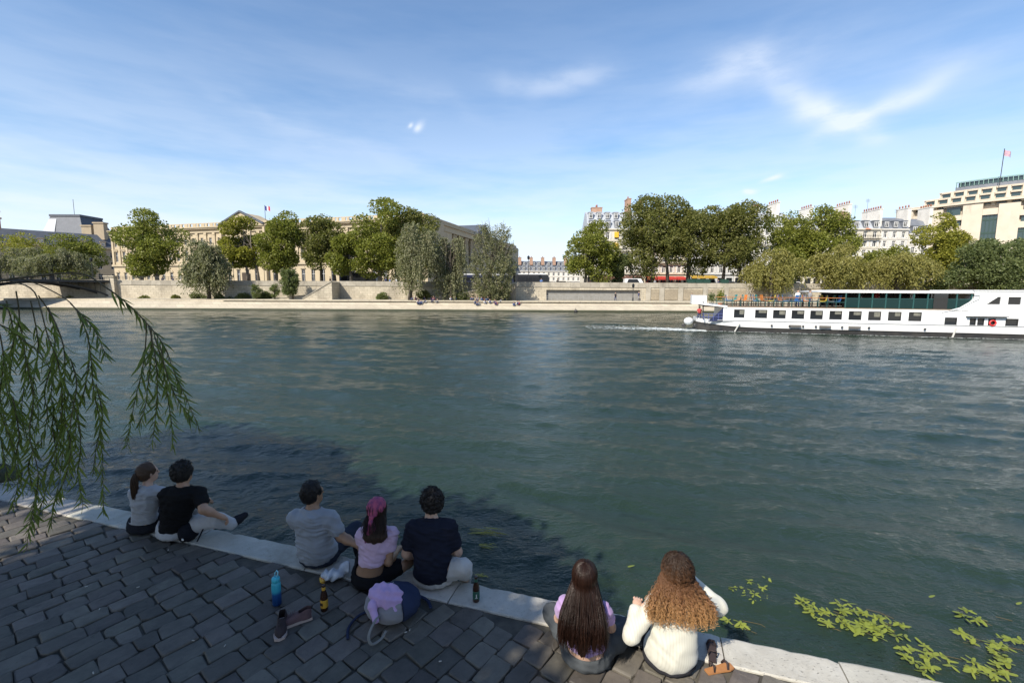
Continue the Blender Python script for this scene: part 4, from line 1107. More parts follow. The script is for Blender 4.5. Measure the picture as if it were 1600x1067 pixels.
# far left
tree('plane_tree', 'yellow-green tree above the footbridge', 28, 92, 364, 432, 60, 120, STREET, 'round', 'bright', 4200, None, 17, 'trees behind the footbridge')
tree('plane_tree', 'dark green tree above the footbridge next to the palace', 92, 158, 363, 434, 126, 120, STREET, 'round', 'plane', 4800, None, 18, 'trees behind the footbridge')
tree('willow', 'grey-green willow above the footbridge at the left picture edge', -40, 62, 378, 438, 10, 108, STREET, 'weep', 'silver', 6500, None, 19, 'trees behind the footbridge')
tree('willow', 'grey-green willow above the footbridge right of the edge one', 38, 142, 384, 438, 92, 108, STREET, 'weep', 'silver', 6500, None, 20, 'trees behind the footbridge')
# on the low quay
LG = 'trees on the far low quay'
ZL = 1.93
tree('willow', 'rounded grey-green willow standing alone at the foot of the left wall', 295, 362, 374, 466, 332, 90, ZL, 'weep', 'silver', 7500, None, 21, LG, lobes=30, ls=.4)
tree('small_tree', 'small pointed tree against the ramp wall', 443, 473, 419, 462, 461, 90, ZL, 'up', 'conifer', 2600, None, 22, LG, ls=.3)
tree('small_tree', 'thin sapling left of the small pointed tree', 427, 440, 444, 464, 433, 91, ZL, 'up', 'conifer', 500, None, 23, LG, ls=.26)
tree('small_tree', 'thin dark sapling right of the lone willow', 398, 414, 444, 466, 406, 91, ZL, 'up', 'conifer', 600, None, 33, LG, ls=.26)
tree('poplar', 'broad upright poplar, left of the three beside the ramp', 624, 694, 346, 477, 642, 88.5, ZL, 'weep', 'silver', 8000, None, 24, LG, ls=.36)
tree('poplar', 'slender poplar with thin top, middle of the three beside the ramp', 674, 734, 354, 477, 706, 89.5, ZL, 'weep', 'silver', 5500, None, 25, LG, bare=.55, ls=.34)
tree('poplar', 'poplar with bare silvery upper twigs, right of the three beside the ramp', 732, 810, 348, 478, 766, 89, ZL, 'up', 'silver', 7500, None, 26, LG, bare=.5, ls=.34)
tree('willow', 'weeping willow above the open stern deck of the boat', 1156, 1242, 388, 464, 1200, 92, ZL, 'weep', 'willow', 7500, None, 27, LG)
tree('willow', 'weeping willow behind the left end of the boat canopy', 1264, 1354, 384, 462, 1310, 92, ZL, 'weep', 'willow', 7500, None, 28, LG)
tree('willow', 'weeping willow behind the middle of the boat canopy', 1340, 1444, 394, 462, 1395, 92, ZL, 'weep', 'willow', 7500, None, 29, LG)
tree('dense_tree', 'dense dark green tree behind the wheelhouse of the boat', 1484, 1606, 376, 456, 1545, 91, ZL, 'round', 'conifer', 11000, None, 30, LG, ls=.34, lobes=40)
tree('small_tree', 'small shrub-like tree between the yellow-green tree and the dense dark one', 1446, 1476, 424, 452, 1462, 92, ZL, 'round', 'conifer', 1500, None, 31, LG, ls=.3, lobes=10)
# shrubs at the foot of the embankment
rs = random.Random(31)
for (px, w_, h_, Y, lab) in ((312, 26, 12, 92.5, 'low shrub at the foot of the wall below the lone willow, left'), (352, 22, 14, 92.5, 'low shrub at the foot of the wall below the lone willow, right'), (384, 18, 14, 93, 'shrub in the shaded wall corner right of the lone willow'),
        (418, 14, 12, 93, 'small shrub between the two saplings'), (232, 12, 7, 92, 'tiny shrub below the left wall, first'), (282, 12, 7, 92, 'tiny shrub below the left wall, second'), (600, 16, 10, 92.6, 'small shrub on the rough wall left of the poplars'),
        (662, 30, 16, 91.5, 'bush under the left poplar'), (725, 34, 16, 91.5, 'bush between the middle and right poplars'), (790, 32, 18, 91.5, 'bush right of the bare-topped poplar'), (118, 26, 14, 95, 'bush in the shade under the footbridge')):
    tree('shrub', lab, px - w_ / 2, px + w_ / 2, 471 - h_, 468, px, Y, ZL, 'round', rs.choice(['conifer', 'silver', 'dark']), 700, None, rs.randint(60, 400), 'shrubs at the foot of the far wall', ls=.26, lobes=9, cat='shrub')

# ================================================================== the river boat
BS, BD = Vector((18.71, 45.64, 0)), Vector((0.962, -0.273, 0)).normalized()
BN = Vector((-BD.y, BD.x, 0))             # across, away from the camera
def bp(px, py):
    """pixel on the boat's near side -> (distance from the stern, height)"""
    d = ray(px, py); t = BS.dot(BN) / d.dot(BN); p = CAMP + d * t
    return (p - BS).dot(BD), p.z
M_bw = mat('boat_white', (0.80, 0.80, 0.79), 0.35, (0.74, 0.735, 0.72), 0.5, grime=((0.6, 0.57, 0.5), 0.5, 0.66))
M_bk = mat('boat_black', (0.02, 0.021, 0.024), 0.4, (0.05, 0.045, 0.04), 1.2)
M_bgreen = mat('boat_green_rail', (0.02, 0.075, 0.07), 0.45)
M_bglass = glass('boat_window', (0.02, 0.022, 0.024), 0.04, 0.7)
M_gpanel = glass('green_rail_glass', (0.008, 0.030, 0.030), 0.12, 0.3)
M_shade = glass('canopy_shade_tone', (0.006, 0.010, 0.011), 0.2, 0.2)
M_blue = mat('stern_shade_navy', (0.012, 0.02, 0.07), 0.6)
M_deck = mat('deck_boards', (0.28, 0.2, 0.13), 0.8, (0.2, 0.14, 0.09), 3)
boat = empty('river_boat', BS, math.atan2(BD.y, BD.x))
def bbuild(mb, name, m, parent=None, smooth=False): return mb.build(name, m, parent or boat, smooth, world=False)
BL, BW = 46.0, 6.2
a_cut, _ = bp(1129, 505); z_deck = 2.42
UX, UN, UO = Vector((1, 0, 0)), Vector((0, -1, 0)), Vector((0, 0, 0))
# hull: plan narrows to the stern, rises aft
def hull_band(z0f, z1f, name, m, inset=0.0, a0=0.0):
    n = 26; b = MB(); V = []
    for i in range(n + 1):
        a = a0 + (BL - a0) * (i / n) ** 1.4; w = 1 - .42 * max(0, 1 - a / 3.2) ** 2
        for (z, k) in ((z0f(a), .96), (z1f(a), 1.0)):
            h = (BW / 2) * w * k + inset
            V += [(a, BW / 2 - h, z), (a, BW / 2 + h, z)]
    F = []
    for i in range(n):
        o = 4 * i
        F += [(o, o + 4, o + 6, o + 2), (o + 1, o + 3, o + 7, o + 5), (o + 2, o + 6, o + 7, o + 3), (o, o + 1, o + 5, o + 4)]
    F += [(0, 2, 3, 1), (4 * n, 4 * n + 1, 4 * n + 3, 4 * n + 2)]
    b.add(V, F); return bbuild(b, name, m)
rise = lambda a: .42 * max(0, 1 - a / 6) ** 2
hull_band(lambda a: -.5 + rise(a), lambda a: .40 + rise(a), 'lower_hull', M_bk, .0)
hull_band(lambda a: .40 + rise(a), lambda a: 1.02 + rise(a) * .5, 'hull', M_bw, .03)
hull_band(lambda a: .36 + rise(a), lambda a: .46 + rise(a), 'rubbing_strake', M_bk, .09)
# main deck house with window openings
wins = [(1146, 1163.5), (1179, 1199), (1207, 1228), (1236, 1257), (1265, 1286), (1295, 1316), (1325, 1346.5), (1355.5, 1377), (1386.5, 1408.7), (1418.5, 1440.4)]
holes = []
for i, (p0, p1) in enumerate(wins):
    a0, zz0 = bp(p0, 501.5 - 1.5 + i * .35); a1, zz1 = bp(p1, 487 + i * .25)
    holes.append((a0, a1, 1.40, 2.22))
a0, _ = bp(1475.7, 500); a1, _ = bp(1495.4, 500); holes.append((a0, a1, 1.06, 1.80))
for p0, p1 in ((1515, 1525), (1527, 1538), (1543.7, 1555.5), (1571, 1591.5), (1604, 1622), (1640, 1664)):
    a0, _ = bp(p0, 500); a1, _ = bp(p1, 500); holes.append((a0, a1, 1.06, 1.78))
hs = [(h[0] - a_cut, h[1] - a_cut, h[2], h[3]) for h in holes]
b = MB(); holed_wall(b, Vector((a_cut, -.03, 0)), UX, UN, BL - 1.5 - a_cut, 1.0, z_deck, hs, .12)
bbuild(b, 'deck_house_side', M_bw)
b = MB(); b.box(a_cut + .05, BL - 1.5, .3, BW, 1.03, z_deck - .02); bbuild(b, 'deck_house', M_bw)
rb_ = random.Random(2); M_cabinlight = mat('painted_cabin_light', (0.20, 0.19, 0.15), .8, (0.12, 0.12, 0.10), 5)
for h in holes:
    b = MB(); b.box(h[0], h[1], .05, .10, h[2], h[3]); w_ = bbuild(b, 'window', M_bglass)
    b = MB(); f = .05
    for x0, x1, z0, z1 in ((h[0], h[1], h[2], h[2] + f), (h[0], h[1], h[3] - f, h[3]), (h[0], h[0] + f, h[2] + f, h[3] - f), (h[1] - f, h[1], h[2] + f, h[3] - f)): b.box(x0, x1, .0, .045, z0, z1)
    bbuild(b, 'window_frame', M_bk, w_)
    if h[2] > 1.2:       # pale rectangle painted for the half-lit interior behind the glass
        q0 = h[0] + (h[1] - h[0]) * rb_.uniform(.3, .55); q1 = h[1] - .06; zz_ = h[3] - (h[3] - h[2]) * rb_.uniform(.35, .6)
        b = MB(); b.box(q0, q1, .044, .0485, zz_, h[3] - .06); bbuild(b, 'blind', M_cabinlight, w_)
for z, x0, x1 in ((1.0, a_cut - 2.2, 31), ):
    b = MB(); b.box(a_cut - .5, BL - 2, -.085, -.031, 1.10, 1.16); bbuild(b, 'side_moulding', mat('grey_moulding', (0.4, 0.4, 0.4), 0.5))
# upper deck
b = MB(); b.box(.6, BL - 1.5, .0, BW, z_deck, z_deck + .08); bbuild(b, 'upper_deck', M_deck)
b = MB(); b.extrude([(.2, -.12, z_deck + .22), (2.6, -.12, z_deck - .02), (2.6, -.12, z_deck + .14), (.3, -.12, z_deck + .34)], (0, BW + .24, 0)); bbuild(b, 'stern_awning', M_bw)
b = MB(); b.extrude([(.9, .05, 1.0), (a_cut + .1, .05, 1.0), (a_cut + .5, .05, 1.8), (a_cut + .55, .05, 2.2), (a_cut, .05, 2.38), (2.2, .05, 2.3), (1.5, .05, 1.5)], (0, .12, 0)); bbuild(b, 'stern_recess_shade', M_blue)  # dark blue sheet painted as the shaded inside of the stern recess
railm = mat('blue_stern_rail', (0.10, 0.12, 0.30), 0.4)
for i in range(7):
    a = .5 + i * .45; b = MB(); b.tube([(a, .0, 1.1), (a, .0, 1.75)], .025, 5); bbuild(b, 'stern_rail_post', railm)
for z in (1.45, 1.75):
    b = MB(); b.tube([(.3, 0, z), (a_cut + .1, 0, z)], .025, 5); bbuild(b, 'stern_rail', railm)
b = MB(); b.tube([(.5, .3, 1.1), (.4, .3, 3.0)], .06, 6); bbuild(b, 'stern_post', M_bk)
# canopy with posts and green rail panels
ac0, ac1 = bp(1300, 470)[0], bp(1519, 470)[0]
ad0 = bp(1322, 470)[0]
b = MB(); zt = 4.02
b.extrude([(ac0 - 1.4, 0, zt - .05), (ac0, 0, zt - .12), (ac1 + .3, 0, zt - .12), (ac1 + .3, 0, zt + .08), (ac0 + 1, 0, zt + .14)], (0, BW, 0)); bbuild(b, 'canopy', M_bw)
npost = 9
for i in range(npost + 1):
    a = ad0 + (ac1 - ad0) * i / npost
    for y in (.12, BW - .12):
        b = MB(); b.box(a - .05, a + .05, y - .05, y + .05, z_deck + .08, zt - .12); bbuild(b, 'canopy_post', M_bgreen)
    if i < npost:
        a2 = ad0 + (ac1 - ad0) * (i + 1) / npost
        b = MB(); b.box(a + .06, a2 - .06, .08, .13, z_deck + .1, z_deck + .92); bbuild(b, 'rail_panel', M_gpanel)
        b = MB(); b.box(a + .06, a2 - .06, BW - .16, BW - .1, z_deck + .1, zt - .14); bbuild(b, 'canopy_shade_sheet', M_shade)  # dark sheet on the far side stands in for shade under the canopy
b = MB(); b.box(ad0, ac1, .05, .16, z_deck + .93, z_deck + .99); bbuild(b, 'hand_rail', M_bgreen)
b = MB(); b.box(ad0 + 1, ac1 - 2, 2.8, 3.6, z_deck + .08, z_deck + 1.15); bbuild(b, 'canopy_shade_block', mat('canopy_shade_dark', (0.05, 0.035, 0.03), 0.6))  # dark block added so the space under the canopy looks shaded
b = MB(); b.box(bp(1458, 480)[0], bp(1480, 480)[0], .02, .07, z_deck - .2, zt - .15); bbuild(b, 'side_door', M_bglass)
# wheelhouse block with windows
aw = bp(1520, 480)[0]
hw = []
for p0, p1 in ((1541, 1562), (1574, 1594), (1612, 1640), (1660, 1690)):
    hw.append((bp(p0, 480)[0] - aw, bp(p1, 480)[0] - aw, 2.98, 3.62))
b = MB(); holed_wall(b, Vector((aw, -.02, 0)), UX, UN, BL - 3 - aw, z_deck, zt + .1, hw, .12); bbuild(b, 'wheelhouse_side', M_bw)
b = MB(); b.box(aw + .05, BL - 3, .3, BW, z_deck + .1, zt + .08); bbuild(b, 'wheelhouse', M_bw)
b = MB(); b.box(aw - .1, BL - 2.8, -.1, BW + .1, zt + .1, zt + .18); bbuild(b, 'wheelhouse_roof', M_bw)
for k, h in enumerate(hw):
    b = MB()
    if k == 0: b.extrude([(aw + h[0], .06, h[2]), (aw + h[1], .06, h[2]), (aw + h[1], .06, h[3]), (aw + h[0] + .75, .06, h[3])], (0, .05, 0))
    else: b.box(aw + h[0], aw + h[1], .06, .11, h[2], h[3])
    bbuild(b, 'wheelhouse_window', M_bglass)
    if k == 0: b = MB(); b.extrude([(aw + h[0] + .02, .0, h[2] + .02), (aw + h[0] + .74, .0, h[3]), (aw + h[0], .0, h[3])], (0, .05, 0)); bbuild(b, 'window_corner', M_bw)
b = MB(); b.extrude([(aw - .02, -.03, z_deck - .12), (aw - 2.0, -.03, z_deck - .12), (aw - .9, -.03, z_deck + .25), (aw - .25, -.03, z_deck + .75), (aw - .02, -.03, z_deck + 1.05)], (0, .1, 0)); bbuild(b, 'curved_bulwark', M_bw)
pts = [(aw - 2.2, -.06, z_deck - .2)] + [(aw - 1.0, -.06, z_deck + .12), (aw - .1, -.06, z_deck + .75), (aw + .35, -.06, z_deck + 1.0), (aw + .35, -.06, z_deck + 1.3), (aw, -.06, z_deck + 1.32)]
b = MB(); b.tube(pts, .03, 5); bbuild(b, 'curved_rail', mat('grey_moulding2', (0.35, 0.36, 0.36), 0.4))
b = MB(); b.box(bp(1509, 490)[0], bp(1573, 490)[0], -.35, -.035, 1.90, 1.95); bbuild(b, 'door_canopy', M_bk)
# portholes, fenders, lines
for px in (1205, 1233, 1254, 1274, 1315, 1357, 1444.5):
    a, _ = bp(px, 516); b = MB(); b.tube([(a, -.055, .72), (a, -.09, .72)], .09, 10); bbuild(b, 'porthole', M_bk)
for px in (1242, 1288, 1334):
    a, _ = bp(px, 515); b = MB(); b.box(a - .45, a + .45, -.24, -.06, .62, .82); bbuild(b, 'fender', mat('fender_grey%d' % px, (0.12, 0.11, 0.1), 0.8))
for p0, p1 in ((1155, 1147), (1493, 1486)):
    a, _ = bp(p0, 510); a2, _ = bp(p1, 520); b = MB(); b.tube([(a, -.12, .85), (a2, -.25, .05)], .07, 6); bbuild(b, 'mooring_pole', mat('worn_pole%d' % p0, (0.45, 0.44, 0.4), 0.7))
a, _ = bp(1550, 505); b = MB()
ring_pts = [(a + .22 * math.cos(t * math.pi / 6), -.09, 1.38 + .22 * math.sin(t * math.pi / 6)) for t in range(13)]
b.tube(ring_pts, .06, 6, cap=False); bbuild(b, 'life_ring', mat('life_ring_red', (0.6, 0.03, 0.03), 0.5))
# white locker on the stern of the upper deck, planters
a0, z0 = bp(1082, 475); a1, _ = bp(1105, 475)
b = MB(); b.box(a0, a1, .6, 2.2, 2.68, 3.55); bbuild(b, 'white_locker', M_bw)
for z in (3.0, 3.4):
    b = MB(); b.tube([(1.5, .1, z), (ad0, .1, z)], .03, 5); bbuild(b, 'deck_rail', M_bgreen if z < 3.2 else mat('varnished_rail', (0.42, 0.16, 0.05), 0.5))
for i in range(16):
    a = 1.6 + (ad0 - 1.6) * i / 15; b = MB(); b.tube([(a, .1, z_deck), (a, .1, 3.42)], .03, 5); bbuild(b, 'deck_rail_post', M_bgreen)
tag(boat, 'white river boat with black hull and covered upper deck', 'boat')
def boat_pt(a, bb, z): p = BS + BD * a + BN * bb; return Vector((p.x, p.y, z))
# tender hanging at the stern
d = empty('tender_dinghy', boat_pt(-.75, 1.5, .85), math.atan2(BD.y, BD.x))
b = MB(); b.lathe([(.02, -.95), (.38, -.8), (.5, -.3), (.5, .4), (.36, .85), (.02, 1.0)], 12); me = b.mesh('dinghy_hull', M_bw, True)
o = link('dinghy_hull', me, d, (0, 0, .05), (R(90), 0, R(90 - 100))); o.scale = (.9, .75, 1)
b = MB(); b.lathe([(.1, -.06), (.2, -.06), (.2, .06), (.1, .06)], 10)
for s in (-.55, .55): link('rubber_wheel', b.mesh('rubber_wheel', M_bk, True), d, (s, -1.0, -.35), (R(90), 0, 0))
tag(d, 'small white dinghy hanging at the stern of the river boat', 'dinghy')
# planters with shrubs on the open deck
for (px, hgt, k) in ((1113, 1.0, 0), (1127, 1.35, 1)):
    a, _ = bp(px, 475); pt = empty('deck_planter', boat_pt(a, .7, z_deck + .08)); o = Vector(pt.location)
    b = MB(); b.lathe([(.16, 0), (.22, .3), (.24, .32)], 10, o); b.build('pot', M_clay if k else M_zincd, pt)
    rng_ = np.random.default_rng(50 + k); n = 500
    P_ = rng_.normal(0, 1, (n, 3)) * np.array([.16, .16, hgt * .22]) + np.array([0, 0, .3 + hgt * .5]); V, F = leaf_quads(P_, rng_.normal(size=(n, 3)) + np.array([0, 0, .6]), rng_, .14, .08)
    link('foliage', np_mesh('foliage', V, F, LM['plane' if k else 'conifer'], False), pt)
    tag(pt, 'tall light green pot plant on the stern deck of the boat' if k else 'dark round pot plant beside the white locker on the boat', 'pot plant')
# folding chairs and tables on the open deck
def chair_proto(name, m):
    e_ = empty(name); 
    b = MB(); b.box(-.21, .21, -.2, .2, .44, .48); b.build('seat', m, e_)
    b = MB(); b.extrude([(-.21, .2, .50), (.21, .2, .50), (.21, .28, .92), (-.21, .28, .92)], (0, .03, 0)); b.build('backrest', m, e_)
    for x in (-.19, .19):
        for y in (-.18, .19):
            b = MB(); b.tube([(x, y, 0), (x, y, .45)], .018, 4); b.build('leg', M_dark, e_)
    return e_
cols = [('blue', (0.03, 0.12, 0.30)), ('orange', (0.60, 0.20, 0.04)), ('yellow', (0.60, 0.45, 0.05)), ('teal', (0.03, 0.25, 0.24)), ('grey', (0.16, 0.17, 0.19))]
rng2 = random.Random(4)
protos = []
for cn, c in cols: protos.append((cn, chair_proto('deck_chair', mat(cn + '_chair', c, 0.5))))
used = set(); k = 0; a = 2.9
while a < ad0 - .4:
    for row in range(2):
        cn, pr_ = protos[rng2.choice([0, 0, 1, 2, 3, 4, 4])]
        o = pr_ if cn not in used else copy_tree(pr_)
        used.add(cn)
        o.location = boat_pt(a + rng2.uniform(-.1, .1), .75 + row * 1.7, z_deck + .08); o.rotation_euler = (0, 0, math.atan2(BD.y, BD.x) + rng2.choice([-1, 1]) * R(90) + rng2.uniform(-.4, .4)); o.scale = (1.15, 1.15, 1.25)
        tag(o, cn + ' folding chair on the open rear deck of the boat', 'chair', cn + ' deck chairs')
    if k % 3 == 1:
        t = empty('deck_table', boat_pt(a + .45, 1.2, z_deck + .08)); o = Vector(t.location)
        b = MB(); b.lathe([(.34, .70), (.34, .74)], 12, o); b.build('table_top', mat('orange_table%d' % k, (0.55, 0.22, 0.06) if k % 2 else (0.5, 0.42, 0.3), 0.5), t)
        b = MB(); b.tube([o, o + Vector((0, 0, .7))], .03, 6); b.build('table_leg', M_dark, t)
        tag(t, 'small round table among the chairs on the open boat deck', 'table', 'deck tables')
    a += .62; k += 1
for cn, pr_ in protos:
    if cn not in used: 
        pr_.location = boat_pt(8, 3.5, z_deck + .08); tag(pr_, cn + ' folding chair on the open rear deck of the boat', 'chair', cn + ' deck chairs')
# wake: broken foam trailing from the stern
def foam():
    m = bpy.data.materials.new('foam'); m.use_nodes = True
    t = m.node_tree; N = NT(t); b = t.nodes['Principled BSDF']
    b.inputs['Base Color'].default_value = (0.62, 0.66, 0.64, 1); b.inputs['Roughness'].default_value = 0.8
    rng_ = np.random.default_rng(8); n = 3000
    u = rng_.uniform(0, 1, n) ** 2.1
    side = rng_.normal(0, 1, n)
    aa = .6 - u * 12.0; bb_ = .5 + side * (.55 + u * 1.1) + 1.0 * u
    P_ = np.array([BS.x, BS.y, 0.035]) + aa[:, None] * np.array(BD) + bb_[:, None] * np.array(BN)
    sz = rng_.uniform(.02, .13, n) * (1.15 - u * .9)
    V = []; ang = rng_.uniform(0, 6.28, n)
    for k_ in range(5):
        th = ang + k_ * 2 * math.pi / 5
        V.append(P_ + np.stack([np.cos(th) * sz * 2.2, np.sin(th) * sz * .7, rng_.uniform(0, .02, n)], 1))
    V = np.stack(V, 1).reshape(-1, 3)
    o = link('wake_foam', np_mesh('wake_foam', V, np.arange(5 * n).reshape(n, 5), m, False))
    tag(o, 'white foam of the wake trailing behind the boat stern', 'foam', kind='stuff')
    n = 900; aa = rng_.uniform(0, 32, n); P_ = np.array([BS.x, BS.y, 0.03]) + aa[:, None] * np.array(BD) + (rng_.uniform(-.3, .0, n) - .05)[:, None] * np.array(BN)
    sz = rng_.uniform(.02, .06, n); V = []; ang = rng_.uniform(0, 6.28, n)
    for k_ in range(5):
        th = ang + k_ * 2 * math.pi / 5
        V.append(P_ + np.stack([np.cos(th) * sz * 2.5, np.sin(th) * sz, rng_.uniform(0, .02, n)], 1))
    o = link('hull_foam', np_mesh('hull_foam', np.stack(V, 1).reshape(-1, 3), np.arange(5 * n).reshape(n, 5), m, False))
    tag(o, 'thin line of foam along the hull of the river boat', 'foam', kind='stuff')
foam()

# ================================================================== street furniture, vehicles and people on the far bank
M_tyre = mat('tyre', (0.02, 0.02, 0.02), 0.8)
def bus(px0, px1, Y, body, label, roofcol, h=3.0, name='bus'):
    x0, x1 = hx(px0, Y), hx(px1, Y); L = x1 - x0
    e = empty(name, ((x0 + x1) / 2, Y, STREET)); z = STREET
    b = MB()
    prof = [(x0, z + .35), (x1 - .1, z + .35), (x1, z + .9), (x1 - .25, z + h - .25), (x1 - .6, z + h), (x0 + .3, z + h), (x0, z + h - .3)]
    b.extrude([(x, Y, q) for x, q in prof], (0, 2.4, 0)); b.build('body', body, e)
    n = max(4, int(L / 1.5)); w = (L - .8) / n
    for i in range(n):
        b = MB(); b.box(x0 + .4 + i * w + .05, x0 + .4 + (i + 1) * w - .05, Y - .02, Y + .01, z + 1.35, z + h - .55); b.build('window', M_glass, e)
    b = MB(); b.box(x0 + .5, x1 - .9, Y + .3, Y + 2.1, z + h + .002, z + h + .22); b.build('roof_unit', roofcol, e)
    wm = MB().lathe([(.1, -.13), (.48, -.13), (.5, 0), (.48, .13), (.1, .13)], 14).mesh('wheel', M_tyre, True)
    for xx in (x0 + L * .2, x1 - L * .22):
        for yy in (Y + .1, Y + 2.3): link('wheel', wm, e, Vector((xx, yy, z + .5)) - Vector(e.location), (R(90), 0, 0))
    for s in (Y + .3, Y + 1.9):
        b = MB(); b.box(x1 - .02, x1 + .03, s, s + .3, z + .7, z + .9); b.build('headlight', M_white, e)
    tag(e, label, 'bus')
navy = mat('navy_bus_paint', (0.02, 0.025, 0.06), 0.35); blackp = mat('black_paint', (0.02, 0.02, 0.022), 0.35); whitep = mat('white_vehicle_paint', (0.75, 0.75, 0.75), 0.3)
bus(534, 591, 104.5, navy, 'navy blue bus parked before the palace behind the low tree', blackp, 2.9)
bus(722, 803, 104, navy, 'long dark bus behind the bare-topped poplar', whitep, 2.75)
bus(806, 858, 101.5, blackp, 'dark coach with white roof in the gap between the tree groups', whitep, 2.8, 'coach')
def car(px, Y, L, col, label, van=False):
    x = hx(px, Y); e = empty('van' if van else 'car', (x, Y, STREET)); z = STREET; h = 2.0 if van else 1.5
    p = [(-L / 2, .3), (L / 2, .3), (L / 2, .8), (L / 2 - .25, .95), (L / 2 - (.5 if van else 1.1), 1.0), (L / 2 - (1.1 if van else 1.8), h), (-L / 2 + (.1 if van else .6), h), (-L / 2, .95)]
    b = MB(); b.extrude([(x + a, Y, z + q) for a, q in p], (0, 1.75, 0)); b.build('body', col, e)
    b = MB(); b.extrude([(x + a, Y - .015, z + q) for a, q in ((-L / 2 + .45, 1.0), (L / 2 - 1.3, 1.0), (L / 2 - 1.85, h - .12), (-L / 2 + .75, h - .12))], (0, .03, 0)); b.build('side_window', M_glass, e)
    wm = MB().lathe([(.08, -.1), (.31, -.1), (.32, 0), (.31, .1), (.08, .1)], 12).mesh('wheel', M_tyre, True)
    for a in (-L * .31, L * .31):
        for yy in (Y + .05, Y + 1.7): link('wheel', wm, e, (a, yy - Y, .32), (R(90), 0, 0))
    b = MB(); b.box(x + L / 2 - .02, x + L / 2 + .03, Y + .1, Y + .4, z + .62, z + .78); b.build('headlight', M_white, e)
    tag(e, label, 'van' if van else 'car')
car(990, 100.5, 4.6, whitep, 'white van left of the red cafe awnings', True)
car(1140, 100.5, 4.2, mat('silver_paint', (0.45, 0.46, 0.47), 0.3), 'silver car on the quay road above the boat stern')
car(1440, 100.5, 4.3, mat('blue_paint', (0.04, 0.06, 0.15), 0.3), 'dark blue car under the yellow-green tree by the department store')
car(880, 102, 4.2, mat('beige_paint', (0.5, 0.46, 0.38), 0.4), 'beige car beside the coach under the leftmost right-hand tree')
car(340, 103, 4.2, mat('grey_paint', (0.2, 0.2, 0.21), 0.3), 'grey car on the quay road behind the lone willow')
car(640, 102, 4.2, blackp, 'black car right of the navy bus under the big trees')
car(1240, 101, 4.3, whitep, 'white car on the quay road behind the open boat deck')
car(1340, 101, 4.6, whitep, 'white van on the quay road behind the boat canopy', True)
# awnings of the cafes
def awning(px0, px1, zt, zb, col, label, Y=129.2, out=2.6, n=4):
    x0, x1 = hx(px0, Y), hx(px1, Y); e = empty('cafe_awning', ((x0 + x1) / 2, Y, zb))
    w = (x1 - x0) / n
    for i in range(n):
        a, c = x0 + i * w + .04, x0 + (i + 1) * w - .04
        b = MB(); b.add([(a, Y, zt), (c, Y, zt), (c, Y - out, zb), (a, Y - out, zb), (a, Y - out, zb - .5), (c, Y - out, zb - .5)], [(0, 3, 2, 1), (3, 4, 5, 2)]); b.build('awning_cloth', col, e)
    for x in (x0 + .1, x1 - .1):
        b = MB(); b.tube([(x, Y - out, zb), (x, Y, zb - .6)], .03, 4); b.build('awning_arm', M_dark, e)
    tag(e, label, 'awning')
awning(1004, 1064, 8.0, 7.5, mat('red_awning', (0.42, 0.03, 0.02), 0.8), 'bright red cafe awning on the far quay')
awning(1070, 1110, 8.3, 7.9, mat('yellow_awning', (0.42, 0.26, 0.03), 0.8), 'yellow shop awning on the far quay')
awning(920, 999, 8.2, 7.3, mat('brown_awning', (0.10, 0.045, 0.03), 0.8), 'dark brown awning on the corner town house', n=6)
awning(1450, 1480, 8.0, 7.0, mat('dark_red_awning', (0.14, 0.02, 0.02), 0.8), 'dark red awning at the foot of the department store', 128, n=2)
# booksellers' green boxes on the parapet
M_box = mat('bookseller_green', (0.015, 0.05, 0.035), 0.5)
for i, px in enumerate((1076, 1088, 1100, 1128, 1216, 1232)):
    x = hx(px, YL); e = empty('bookseller_box', (x, YL + .2, PAR))
    b = MB(); b.box(x - .75, x + .75, YL - .05, YL + .6, PAR + .01, PAR + .5); b.build('box', M_box, e)
    b = MB(); b.extrude([(x - .78, YL - .08, PAR + .5), (x + .78, YL - .08, PAR + .5), (x + .78, YL + .65, PAR + .72), (x - .78, YL + .65, PAR + .72)], (0, 0, .06)); b.build('lid', M_box, e)
    tag(e, 'dark green bookseller box on the parapet of the far quay', 'box', 'bookseller boxes on the parapet')
# orange parasol on a roof terrace
o = on_y(1351, 357, 131); e = empty('parasol', o - Vector((0, 0, 2.3))); q = Vector(e.location)
b = MB(); b.tube([q, q + Vector((0, 0, 2.4))], .04, 6); b.build('pole', M_white, e)
b = MB(); b.lathe([(1.7, 1.9), (1.0, 2.25), (.05, 2.5)], 10, q); b.build('canopy', mat('orange_canvas', (0.8, 0.16, 0.02), 0.8), e)
tag(e, 'orange parasol on the balcony of a far house', 'parasol')
# lamp posts
def lamp(px, Y, z0, h, label):
    x = hx(px, Y); e = empty('street_lamp', (x, Y, z0)); o = Vector(e.location)
    b = MB(); b.lathe([(.16, 0), (.14, .6), (.07, .8), (.05, h)], 8, o); b.build('post', M_dark, e)
    b = MB(); b.lathe([(.12, h), (.24, h + .15), (.28, h + .6), (.05, h + .85)], 8, o); b.build('lantern', M_glass, e)
    tag(e, label, 'street lamp', 'street lamps of the far bank')
lamp(825, 98, STREET, 5.8, 'tall street lamp in the gap between the tree groups')
lamp(155, 100, STREET, 5.0, 'street lamp left of the palace corner above the footbridge')
lamp(372, 99, STREET, 4.2, 'street lamp before the palace pediment')
lamp(987, 91.5, ZL, 2.6, 'dark lamp post on the low quay at the right end of the gallery')
lamp(1415, 98, STREET, 4.6, 'street lamp left of the yellow-green tree by the department store')
